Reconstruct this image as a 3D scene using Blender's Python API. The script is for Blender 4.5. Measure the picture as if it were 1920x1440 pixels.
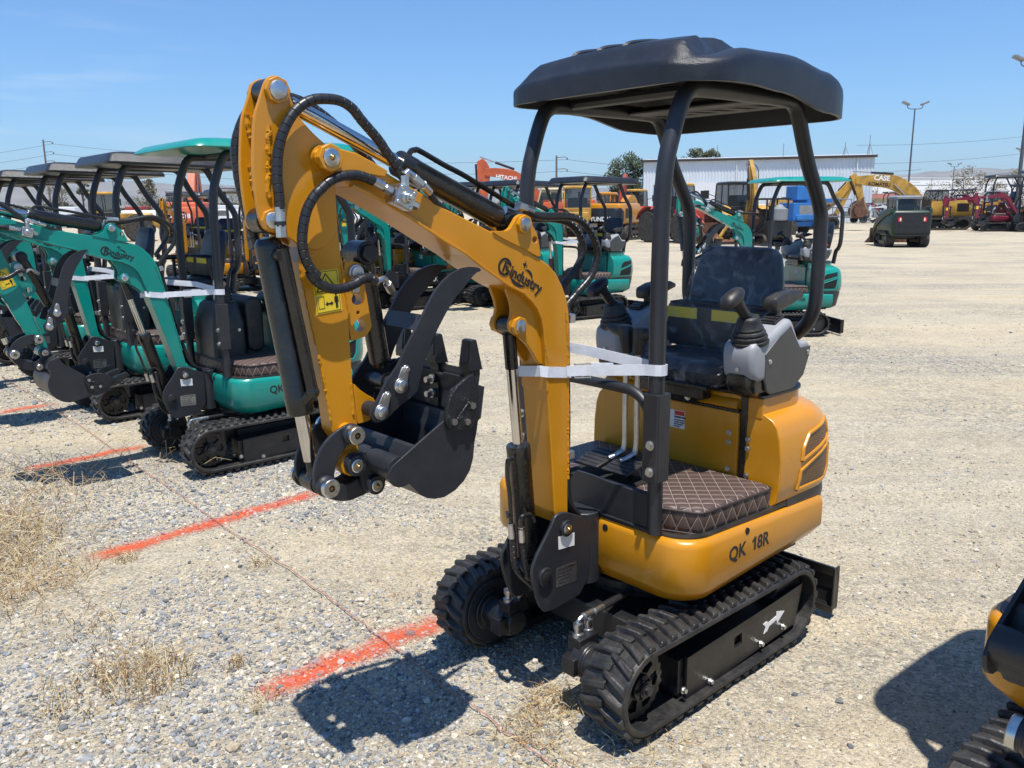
import bpy, bmesh, math, random
import numpy as np
from mathutils import Vector, Matrix, geometry
R = math.radians
for o in list(bpy.data.objects):
    bpy.data.objects.remove(o)
SC = bpy.context.scene
COL = SC.collection
rnd = random.Random(7)

# ------------------------------------------------------------------ camera, sky, sun, exposure
CAM_H = 1.7494
cd = bpy.data.cameras.new('camera')
cam = bpy.data.objects.new('camera', cd)
COL.objects.link(cam)
cd.sensor_fit = 'HORIZONTAL'
cd.sensor_width = 36.0
cd.lens = 1567.1 / 1920 * 36.0
cd.clip_start = 0.05
cd.clip_end = 30000
cam.matrix_world = Matrix.Translation((0, 0, CAM_H)) @ Matrix.Rotation(R(90) - 0.20751, 4, 'X') @ Matrix.Rotation(-0.009027, 4, 'Z')
SC.camera = cam
SUN = Vector((0.055, -0.286, 1.0)).normalized()        # towards the sun
elev = math.asin(SUN.z)
world = bpy.data.worlds.new("World")
SC.world = world
world.use_nodes = True
wn, wl = world.node_tree.nodes, world.node_tree.links
wn.clear()
sky = wn.new('ShaderNodeTexSky')
sky.sky_type = 'NISHITA'
sky.sun_disc = False
sky.sun_elevation = elev
sky.sun_rotation = math.atan2(SUN.x, SUN.y)
sky.air_density = 1.0
sky.dust_density = 0.4
sky.ozone_density = 6.0
bg = wn.new('ShaderNodeBackground')
bg.inputs['Strength'].default_value = 0.105
wo = wn.new('ShaderNodeOutputWorld')
# thin cirrus wisps, fixed to directions in the sky
tc = wn.new('ShaderNodeTexCoord')
mp = wn.new('ShaderNodeMapping')
mp.inputs['Scale'].default_value = (3.0, 3.0, 26.0)
nz = wn.new('ShaderNodeTexNoise')
nz.inputs['Scale'].default_value = 2.2
nz.inputs['Detail'].default_value = 6
nz.inputs['Roughness'].default_value = 0.55
rp = wn.new('ShaderNodeValToRGB')
rp.color_ramp.elements[0].position = 0.53
rp.color_ramp.elements[1].position = 0.78
sep = wn.new('ShaderNodeSeparateXYZ')
def wmath(op, a, b=None, v=None, clamp=False):
    n = wn.new('ShaderNodeMath'); n.operation = op; n.use_clamp = clamp
    wl.new(a, n.inputs[0])
    if b is not None: wl.new(b, n.inputs[1])
    if v is not None: n.inputs[1].default_value = v
    return n.outputs[0]
wl.new(tc.outputs['Generated'], mp.inputs['Vector'])
wl.new(mp.outputs['Vector'], nz.inputs['Vector'])
wl.new(nz.outputs['Fac'], rp.inputs['Fac'])
wl.new(tc.outputs['Generated'], sep.inputs['Vector'])
left = wmath('MULTIPLY', wmath('ADD', wmath('MULTIPLY', sep.outputs['X'], v=-1.0), v=-0.26), v=3.2, clamp=True)
low = wmath('MULTIPLY', wmath('SUBTRACT', sep.outputs['Z'], v=0.015), v=14.0, clamp=True)
hi = wmath('SUBTRACT', wmath('MULTIPLY', sep.outputs['Z'], v=-6.0), v=-1.6, clamp=True)
fac = wmath('MULTIPLY', wmath('MULTIPLY', wmath('MULTIPLY', rp.outputs['Color'], left), low), hi)
fac = wmath('MULTIPLY', fac, v=0.5)
mx = wn.new('ShaderNodeMix'); mx.data_type = 'RGBA'
mx.inputs[7].default_value = (6.5, 7.0, 7.6, 1)
tint = wn.new('ShaderNodeMix'); tint.data_type = 'RGBA'; tint.blend_type = 'MULTIPLY'; tint.inputs[0].default_value = 1.0
tint.inputs[7].default_value = (0.66, 0.94, 1.16, 1)
wl.new(sky.outputs['Color'], tint.inputs[6])
wl.new(fac, mx.inputs[0]); wl.new(tint.outputs[2], mx.inputs[6])
wl.new(mx.outputs[2], bg.inputs['Color'])
wl.new(bg.outputs[0], wo.inputs['Surface'])
sd = bpy.data.lights.new('sun', 'SUN')
sd.energy = 5.0
sd.angle = R(0.53)
sd.color = (1.0, 0.955, 0.89)
sun = bpy.data.objects.new('sun', sd)
COL.objects.link(sun)
sun.rotation_euler = SUN.to_track_quat('Z', 'Y').to_euler()
SC.view_settings.view_transform = 'Standard'
SC.view_settings.look = 'None'
SC.view_settings.gamma = 1.0
SC.view_settings.exposure = 0.45
SC.render.engine = 'CYCLES'
SC.cycles.max_bounces = 8
SC.cycles.transparent_max_bounces = 12

# ------------------------------------------------------------------ helpers
class MB:
    def __init__(s):
        s.v, s.f, s.m, s.s = [], [], [], []
        s.M = None
    def add(s, vs, fs, mat=0, smooth=False):
        b = len(s.v)
        if s.M is not None: vs = [tuple(s.M @ Vector(q)) for q in vs]
        s.v += [tuple(q) for q in vs]
        s.f += [tuple(b + i for i in f) for f in fs]
        s.m += [mat] * len(fs); s.s += [smooth] * len(fs)
        return s
    def box(s, x0, x1, y0, y1, z0, z1, mat=0):
        vs = [(x, y, z) for x in (x0, x1) for y in (y0, y1) for z in (z0, z1)]
        return s.add(vs, [(0,1,3,2), (4,6,7,5), (0,4,5,1), (2,3,7,6), (0,2,6,4), (1,5,7,3)], mat)
    def prism(s, pts, a, b, axis='y', mat=0, holes=(), smooth=False):
        pts = [tuple(q[:2]) for q in pts]
        loops = [pts] + [list(h) for h in holes]
        def P(u, w, t):
            return {'y': (u, t, w), 'x': (t, u, w), 'z': (u, w, t)}[axis]
        flat = [q for l in loops for q in l]
        tri = geometry.tessellate_polygon([[Vector((q[0], q[1], 0)) for q in l] for l in loops])
        n = len(flat)
        vs = [P(q[0], q[1], a) for q in flat] + [P(q[0], q[1], b) for q in flat]
        fs = []
        if len(loops) == 1:
            fs += [tuple(range(n)), tuple(range(2*n-1, n-1, -1))]
        else:
            fs += [tuple(t) for t in tri] + [tuple(n + i for i in reversed(t)) for t in tri]
        s.add(vs, fs, mat)
        base = len(s.v) - 2*n; o = 0; sf = []
        for l in loops:
            k = len(l)
            sf += [(o+i, o+(i+1) % k, n+o+(i+1) % k, n+o+i) for i in range(k)]
            o += k
        s.f += [tuple(base + i for i in f) for f in sf]; s.m += [mat]*len(sf); s.s += [smooth]*len(sf)
        return s
    def loft(s, rings, mat=0, closed=True, cap=True, smooth=True):
        k = len(rings[0]); vs = [q for r in rings for q in r]; fs = []
        kk = k if closed else k-1
        for i in range(len(rings)-1):
            for j in range(kk):
                fs.append((i*k+j, i*k+(j+1) % k, (i+1)*k+(j+1) % k, (i+1)*k+j))
        s.add(vs, fs, mat, smooth)
        if cap and closed:
            b = len(s.v)-len(vs)
            s.f += [tuple(b+j for j in reversed(range(k))), tuple(b+(len(rings)-1)*k+j for j in range(k))]
            s.m += [mat]*2; s.s += [False]*2
        return s
    def tube(s, path, r, n=10, mat=0, cap=True, flat=None):
        path = [Vector(p) for p in path]
        rr = r if isinstance(r, (list, tuple)) else [r]*len(path)
        rings = []; up = None
        for i, p in enumerate(path):
            t = (path[min(i+1, len(path)-1)] - path[max(i-1, 0)]).normalized()
            if up is None:
                up = Vector((0, 0, 1)) if abs(t.z) < 0.9 else Vector((1, 0, 0))
            x = (up - t*up.dot(t)).normalized(); up = x
            y = t.cross(x)
            fx, fy = flat if flat else (1, 1)
            rings.append([p + x*(math.cos(a)*rr[i]*fx) + y*(math.sin(a)*rr[i]*fy) for a in [2*math.pi*j/n for j in range(n)]])
        return s.loft(rings, mat, True, cap, True)
    def cyl(s, p0, p1, r0, r1=None, n=16, mat=0):
        return s.tube([p0, p1], [r0, r0 if r1 is None else r1], n, mat)
    def lathe(s, prof, p0, ax, n=20, mat=0):
        ax = Vector(ax).normalized(); p0 = Vector(p0)
        x = ax.orthogonal().normalized(); y = ax.cross(x)
        return s.loft([[p0 + ax*h + (x*math.cos(2*math.pi*j/n) + y*math.sin(2*math.pi*j/n))*max(r, 1e-4) for j in range(n)] for h, r in prof], mat)
    def ball(s, c, r, n=10, mat=0, sc=(1, 1, 1)):
        c = Vector(c)
        return s.loft([[c + Vector((math.sin(t)*math.cos(2*math.pi*j/n)*sc[0], math.sin(t)*math.sin(2*math.pi*j/n)*sc[1], -math.cos(t)*sc[2]))*r for j in range(n)] for t in [max(.03, min(math.pi-.03, math.pi*i/(n//2+1))) for i in range(n//2+2)]], mat)
    def obox(s, c, ax, hx, hy, hz, mat=0):
        c = Vector(c); X, Y, Z = [Vector(a).normalized() for a in ax]
        vs = [c + X*(i*hx) + Y*(j*hy) + Z*(k*hz) for i in (-1, 1) for j in (-1, 1) for k in (-1, 1)]
        return s.add(vs, [(0,1,3,2), (4,6,7,5), (0,4,5,1), (2,3,7,6), (0,2,6,4), (1,5,7,3)], mat)
    def bolt(s, c, ax, r=.009, h=.007, mat=0):
        c = Vector(c); ax = Vector(ax).normalized()
        s.cyl(c, c+ax*h*.35, r*1.45, n=12, mat=mat)
        return s.cyl(c+ax*h*.35, c+ax*h*1.3, r, n=6, mat=mat)
    def build(s, name, mats, parent=None, bevel=0, segs=2, mod=True):
        me = bpy.data.meshes.new(name)
        me.from_pydata(s.v, [], s.f)
        if not isinstance(mats, (list, tuple)): mats = [mats]
        for m in mats: me.materials.append(m)
        me.polygons.foreach_set('material_index', s.m)
        me.polygons.foreach_set('use_smooth', s.s)
        bm = bmesh.new(); bm.from_mesh(me)
        bmesh.ops.recalc_face_normals(bm, faces=bm.faces)
        bm.to_mesh(me); bm.free()
        if any(s.s): me.set_sharp_from_angle(angle=R(38))
        me.update()
        o = bpy.data.objects.new(name, me)
        COL.objects.link(o)
        if parent is not None: o.parent = parent
        if bevel:
            md = o.modifiers.new('bevel', 'BEVEL'); md.width = bevel; md.segments = segs
            md.limit_method = 'ANGLE'; md.angle_limit = R(40); md.harden_normals = False
        return o

def circ(c, r, n=20, a0=0, a1=2*math.pi):
    return [(c[0]+r*math.cos(a0+(a1-a0)*i/n), c[1]+r*math.sin(a0+(a1-a0)*i/n)) for i in range(n)]

def cr(pts, n=6):
    P = [Vector(p) for p in pts]; out = []
    for i in range(len(P)-1):
        a, b, c, d = P[max(i-1, 0)], P[i], P[i+1], P[min(i+2, len(P)-1)]
        for k in range(n):
            t = k/n
            out.append(.5*((2*b) + (c-a)*t + (2*a-5*b+4*c-d)*t*t + (3*b-a-3*c+d)*t**3))
    return out + [P[-1]]

def rrect(x0, x1, y0, y1, r, n=6):
    if not isinstance(r, (list, tuple)): r = [r]*4
    out = []
    for (cx, cy, a), q in zip(((x1, y1, 0), (x0, y1, 90), (x0, y0, 180), (x1, y0, 270)), r):
        sx = -1 if cx == x1 else 1; sy = -1 if cy == y1 else 1
        for i in range(n+1):
            t = R(a+90*i/n)
            out.append((cx+sx*q+q*math.cos(t), cy+sy*q+q*math.sin(t)))
    return out

def thing(name, label, cat, loc=(0, 0, 0), rz=0.0, group=None, scale=1.0):
    o = bpy.data.objects.new(name, None)
    COL.objects.link(o)
    o.empty_display_size = .1
    o.location = loc; o.rotation_euler = (0, 0, rz); o.scale = (scale,)*3
    return tag(o, label, cat, group)

def tag(o, label=None, cat=None, group=None, kind=None):
    if label: o['label'] = label
    if cat: o['category'] = cat
    if group: o['group'] = group
    if kind: o['kind'] = kind
    return o

def text(name, string, size, mat, parent, org, right, up, bold=0.0, align='LEFT', depth=.0012, xs=1.0, shear=0.0, font=None):
    cu = bpy.data.curves.new('tmp', 'FONT')
    cu.body = string; cu.size = size; cu.align_x = align; cu.offset = bold*size
    cu.extrude = depth; cu.resolution_u = 3; cu.shear = shear
    to = bpy.data.objects.new('tmp', cu); COL.objects.link(to)
    dg = bpy.context.evaluated_depsgraph_get(); dg.update()
    me = bpy.data.meshes.new_from_object(to.evaluated_get(dg))
    bpy.data.objects.remove(to); bpy.data.curves.remove(cu)
    Rv = Vector(right).normalized(); Uv = Vector(up); Uv = (Uv-Rv*Uv.dot(Rv)).normalized(); N = Rv.cross(Uv)
    M = Matrix(((Rv.x*xs, Uv.x, N.x, org[0]), (Rv.y*xs, Uv.y, N.y, org[1]), (Rv.z*xs, Uv.z, N.z, org[2]), (0, 0, 0, 1)))
    me.transform(M); me.materials.clear(); me.materials.append(mat); me.name = name
    o = bpy.data.objects.new(name, me); COL.objects.link(o)
    if parent is not None: o.parent = parent
    return o

def kids(o): return [c for c in bpy.data.objects if c.parent == o]
CHILD = None
def child_map():
    d = {}
    for c in bpy.data.objects:
        if c.parent is not None: d.setdefault(c.parent.name, []).append(c)
    return d
def clone_part(o, parent, swap, cmap):
    c = o.copy(); COL.objects.link(c); c.parent = parent
    if swap and c.type == 'MESH':
        for i, sl in enumerate(c.material_slots):
            m = sl.material
            if m and m.name in swap:
                sl.link = 'OBJECT'; sl.material = swap[m.name]
    for ch in cmap.get(o.name, []): clone_part(ch, c, swap, cmap)
    return c

# ------------------------------------------------------------------ materials
def mat(name, col, rough=.5, metal=0.0, var=0.12, vscale=6.0, bump=0.0, bscale=60.0, dust=0.0, dcol=(.36, .29, .2), coat=0.0, spec=.5, col2=None, thr=(.35, .65), coords='Object', trans=0.0, alpha=1.0):
    m = bpy.data.materials.new(name); m.use_nodes = True
    nt = m.node_tree; N, L = nt.nodes, nt.links
    b = N['Principled BSDF']
    b.inputs['Roughness'].default_value = rough; b.inputs['Metallic'].default_value = metal
    b.inputs['Coat Weight'].default_value = coat; b.inputs['Coat Roughness'].default_value = .08
    b.inputs['Specular IOR Level'].default_value = spec
    b.inputs['Transmission Weight'].default_value = trans
    b.inputs['Alpha'].default_value = alpha
    t = N.new('ShaderNodeTexCoord')
    n = N.new('ShaderNodeTexNoise'); n.inputs['Scale'].default_value = vscale; n.inputs['Detail'].default_value = 5; n.inputs['Roughness'].default_value = .6
    L.new(t.outputs[coords], n.inputs['Vector'])
    r = N.new('ShaderNodeValToRGB'); r.color_ramp.elements[0].position, r.color_ramp.elements[1].position = thr
    c2 = col2 or tuple(c*(1-2*var) for c in col)
    r.color_ramp.elements[0].color = (*c2, 1); r.color_ramp.elements[1].color = (*col, 1)
    L.new(n.outputs['Fac'], r.inputs['Fac'])
    out = r.outputs['Color']
    rv = N.new('ShaderNodeMapRange'); rv.inputs[3].default_value = max(0, rough-.08); rv.inputs[4].default_value = min(1, rough+.1)
    n3 = N.new('ShaderNodeTexNoise'); n3.inputs['Scale'].default_value = vscale*4; n3.inputs['Detail'].default_value = 4
    L.new(t.outputs[coords], n3.inputs['Vector']); L.new(n3.outputs['Fac'], rv.inputs[0]); L.new(rv.outputs[0], b.inputs['Roughness'])
    if dust:
        n2 = N.new('ShaderNodeTexNoise'); n2.inputs['Scale'].default_value = 9; n2.inputs['Detail'].default_value = 8; n2.inputs['Roughness'].default_value = .7
        L.new(t.outputs[coords], n2.inputs['Vector'])
        mr = N.new('ShaderNodeMapRange'); mr.inputs[1].default_value = .42; mr.inputs[2].default_value = .72; mr.inputs[4].default_value = dust
        L.new(n2.outputs['Fac'], mr.inputs[0])
        mm = N.new('ShaderNodeMix'); mm.data_type = 'RGBA'; mm.inputs[7].default_value = (*dcol, 1)
        L.new(mr.outputs[0], mm.inputs[0]); L.new(out, mm.inputs[6]); out = mm.outputs[2]
    L.new(out, b.inputs['Base Color'])
    if bump:
        nb = N.new('ShaderNodeTexNoise'); nb.inputs['Scale'].default_value = bscale; nb.inputs['Detail'].default_value = 3
        L.new(t.outputs[coords], nb.inputs['Vector'])
        bp = N.new('ShaderNodeBump'); bp.inputs['Strength'].default_value = bump; bp.inputs['Distance'].default_value = .01
        L.new(nb.outputs['Fac'], bp.inputs['Height']); L.new(bp.outputs[0], b.inputs['Normal'])
    return m
Y = mat('yellow_paint', (.56, .232, .003), .30, var=.06, vscale=3, bump=.03, bscale=90, dust=.05, coat=.25)
T = mat('teal_paint', (.0, .235, .192), .30, var=.05, vscale=3, bump=.03, bscale=90, dust=.05, coat=.25)
DM = mat('dark_grey_metal', (.020, .022, .028), .42, var=.12, vscale=5, bump=.08, bscale=220, dust=.05, dcol=(.2, .17, .13))
BM = mat('black_paint', (.010, .011, .014), .34, var=.15, vscale=5, bump=.10, bscale=160, dust=.05)
GB = mat('gloss_black', (.010, .010, .010), .27, var=.15, vscale=8, bump=.12, bscale=60, dust=.04, coat=.12)
BP = mat('black_plastic', (.016, .016, .018), .42, var=.12, vscale=8, bump=.10, bscale=420, dust=.10)
RP = mat('roof_plastic', (.014, .015, .018), .31, var=.14, vscale=5, bump=.3, bscale=330, dust=.14, dcol=(.085, .085, .083))
GP = mat('grey_plastic', (.30, .31, .33), .45, var=.06, vscale=7, bump=.05, bscale=300)
SP = mat('slate_plastic', (.06, .059, .057), .45, var=.06, vscale=7, bump=.08, bscale=300)
RB = mat('rubber', (.017, .017, .018), .5, var=.2, vscale=9, bump=.2, bscale=90, dust=.32, dcol=(.12, .105, .085))
HO = mat('hose_rubber', (.02, .02, .022), .36, var=.15, vscale=9)
CH = mat('chrome', (.62, .61, .6), .16, 1.0, var=.06, vscale=12)
ZN = mat('zinc', (.62, .62, .62), .34, 1.0, var=.12, vscale=20, bump=.05)
BR = mat('brass', (.45, .27, .1), .3, 1.0, var=.1)
ST = mat('white_strap', (.74, .76, .8), .55, var=.06, vscale=25, bump=.2, bscale=500)
BLK = mat('black_ink', (.012, .012, .013), .5, var=0)
WHT = mat('white_ink', (.8, .8, .8), .5, var=.03)
PAP = mat('label_paper', (.72, .71, .68), .5, var=.04)
YL = mat('yellow_label', (.78, .56, .03), .4, var=.04)
RED = mat('red_plastic', (.55, .02, .02), .35, var=.08)
SEATM = mat('seat_vinyl', (.016, .018, .024), .3, var=.2, vscale=6, bump=.6, bscale=26)
NAV = mat('seat_back_cloth', (.018, .022, .036), .36, var=.2, vscale=5, bump=.35, bscale=18)
VOID = mat('dark_cavity', (.006, .006, .006), .8, var=0)
def film_mat():
    m = bpy.data.materials.new('plastic_film'); m.use_nodes = True
    N, L = m.node_tree.nodes, m.node_tree.links
    b = N['Principled BSDF']; b.inputs['Base Color'].default_value = (.8, .82, .85, 1); b.inputs['Roughness'].default_value = .12
    t = N.new('ShaderNodeTexCoord'); n = N.new('ShaderNodeTexNoise'); n.inputs['Scale'].default_value = 9; n.inputs['Detail'].default_value = 4; n.inputs['Distortion'].default_value = 2.2
    L.new(t.outputs['Object'], n.inputs['Vector'])
    bp = N.new('ShaderNodeBump'); bp.inputs['Strength'].default_value = .9; bp.inputs['Distance'].default_value = .02
    L.new(n.outputs['Fac'], bp.inputs['Height']); L.new(bp.outputs[0], b.inputs['Normal'])
    tr = N.new('ShaderNodeBsdfTransparent'); mx = N.new('ShaderNodeMixShader')
    mr = N.new('ShaderNodeMapRange'); mr.inputs[1].default_value = .5; mr.inputs[2].default_value = .85; mr.inputs[3].default_value = .05; mr.inputs[4].default_value = .3
    L.new(n.outputs['Fac'], mr.inputs[0]); L.new(mr.outputs[0], mx.inputs[0]); L.new(tr.outputs[0], mx.inputs[1]); L.new(b.outputs[0], mx.inputs[2])
    L.new(mx.outputs[0], N['Material Output'].inputs['Surface'])
    return m
FILM = film_mat()
def glass_mat():
    m = bpy.data.materials.new('window_glass'); m.use_nodes = True
    N, L = m.node_tree.nodes, m.node_tree.links
    b = N['Principled BSDF']; b.inputs['Base Color'].default_value = (.03, .04, .045, 1); b.inputs['Roughness'].default_value = .05
    tr = N.new('ShaderNodeBsdfTransparent'); mx = N.new('ShaderNodeMixShader'); mx.inputs[0].default_value = .55
    L.new(tr.outputs[0], mx.inputs[1]); L.new(b.outputs[0], mx.inputs[2]); L.new(mx.outputs[0], N['Material Output'].inputs['Surface'])
    return m
GL = glass_mat()
def quilt_mat():
    # brown quilted vinyl: diamond stitch lines in the surface's own axes
    m = bpy.data.materials.new('quilted_vinyl'); m.use_nodes = True
    N, L = m.node_tree.nodes, m.node_tree.links
    b = N['Principled BSDF']; b.inputs['Roughness'].default_value = .5
    t = N.new('ShaderNodeTexCoord'); s = N.new('ShaderNodeSeparateXYZ'); L.new(t.outputs['Object'], s.inputs[0])
    g = N.new('ShaderNodeNewGeometry'); gs = N.new('ShaderNodeSeparateXYZ')
    vt = N.new('ShaderNodeVectorTransform'); vt.vector_type = 'NORMAL'; vt.convert_from = 'WORLD'; vt.convert_to = 'OBJECT'
    L.new(g.outputs['True Normal'], vt.inputs[0]); L.new(vt.outputs[0], gs.inputs[0])
    def M(op, a, b2=None, v=None):
        n = N.new('ShaderNodeMath'); n.operation = op; L.new(a, n.inputs[0])
        if b2 is not None: L.new(b2, n.inputs[1])
        if v is not None: n.inputs[1].default_value = v
        return n.outputs[0]
    top = M('GREATER_THAN', M('ABSOLUTE', gs.outputs['Z']), v=.6)
    def mixf(f, a, b2):
        n = N.new('ShaderNodeMix'); n.data_type = 'FLOAT'; L.new(f, n.inputs[0]); L.new(a, n.inputs[2]); L.new(b2, n.inputs[3]); return n.outputs[0]
    xy = M('ADD', s.outputs['X'], s.outputs['Y'])
    xmy = M('SUBTRACT', s.outputs['X'], s.outputs['Y'])
    side1 = M('ADD', xmy, M('MULTIPLY', s.outputs['Z'], v=.62)); side2 = M('SUBTRACT', xmy, M('MULTIPLY', s.outputs['Z'], v=.62))
    A = mixf(top, side1, xy); B = mixf(top, side2, xmy)
    def line(a):
        fr = M('FRACT', M('MULTIPLY', a, v=1/.066))
        return M('ABSOLUTE', M('SUBTRACT', fr, v=.5))
    mnn = M('MINIMUM', line(A), line(B))
    rp = N.new('ShaderNodeValToRGB'); rp.color_ramp.elements[0].position = .012; rp.color_ramp.elements[1].position = .028
    rp.color_ramp.elements[0].color = (.46, .38, .31, 1); rp.color_ramp.elements[1].color = (.070, .044, .037, 1)
    L.new(mnn, rp.inputs[0]); L.new(rp.outputs[0], b.inputs['Base Color'])
    sq = M('POWER', M('MULTIPLY', mnn, v=2.0), v=.4)
    bp = N.new('ShaderNodeBump'); bp.inputs['Strength'].default_value = .8; bp.inputs['Distance'].default_value = .008
    L.new(sq, bp.inputs['Height']); L.new(bp.outputs[0], b.inputs['Normal'])
    return m
QV = quilt_mat()
def mesh_mat(name, base):
    # perforated grille sheet: rows of small holes
    m = bpy.data.materials.new(name); m.use_nodes = True
    N, L = m.node_tree.nodes, m.node_tree.links
    b = N['Principled BSDF']; b.inputs['Roughness'].default_value = .45
    t = N.new('ShaderNodeTexCoord'); mp = N.new('ShaderNodeMapping'); mp.inputs['Rotation'].default_value = (.2, .3, .785)
    L.new(t.outputs['Object'], mp.inputs[0])
    v = N.new('ShaderNodeTexVoronoi'); v.inputs['Scale'].default_value = 115; v.inputs['Randomness'].default_value = 0
    L.new(mp.outputs[0], v.inputs['Vector'])
    r = N.new('ShaderNodeValToRGB'); r.color_ramp.interpolation = 'CONSTANT'; r.color_ramp.elements[0].color = (.01, .008, .006, 1)
    e = r.color_ramp.elements[1]; e.position = .46; e.color = (*base, 1)
    L.new(v.outputs['Distance'], r.inputs[0]); L.new(r.outputs[0], b.inputs['Base Color'])
    return m
GRL = mesh_mat('grille_mesh', (.20, .095, .03))
def spiral(base):
    # spiral-wrapped hose: fine bright rings along the length are modelled as ribs instead
    return base
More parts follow.
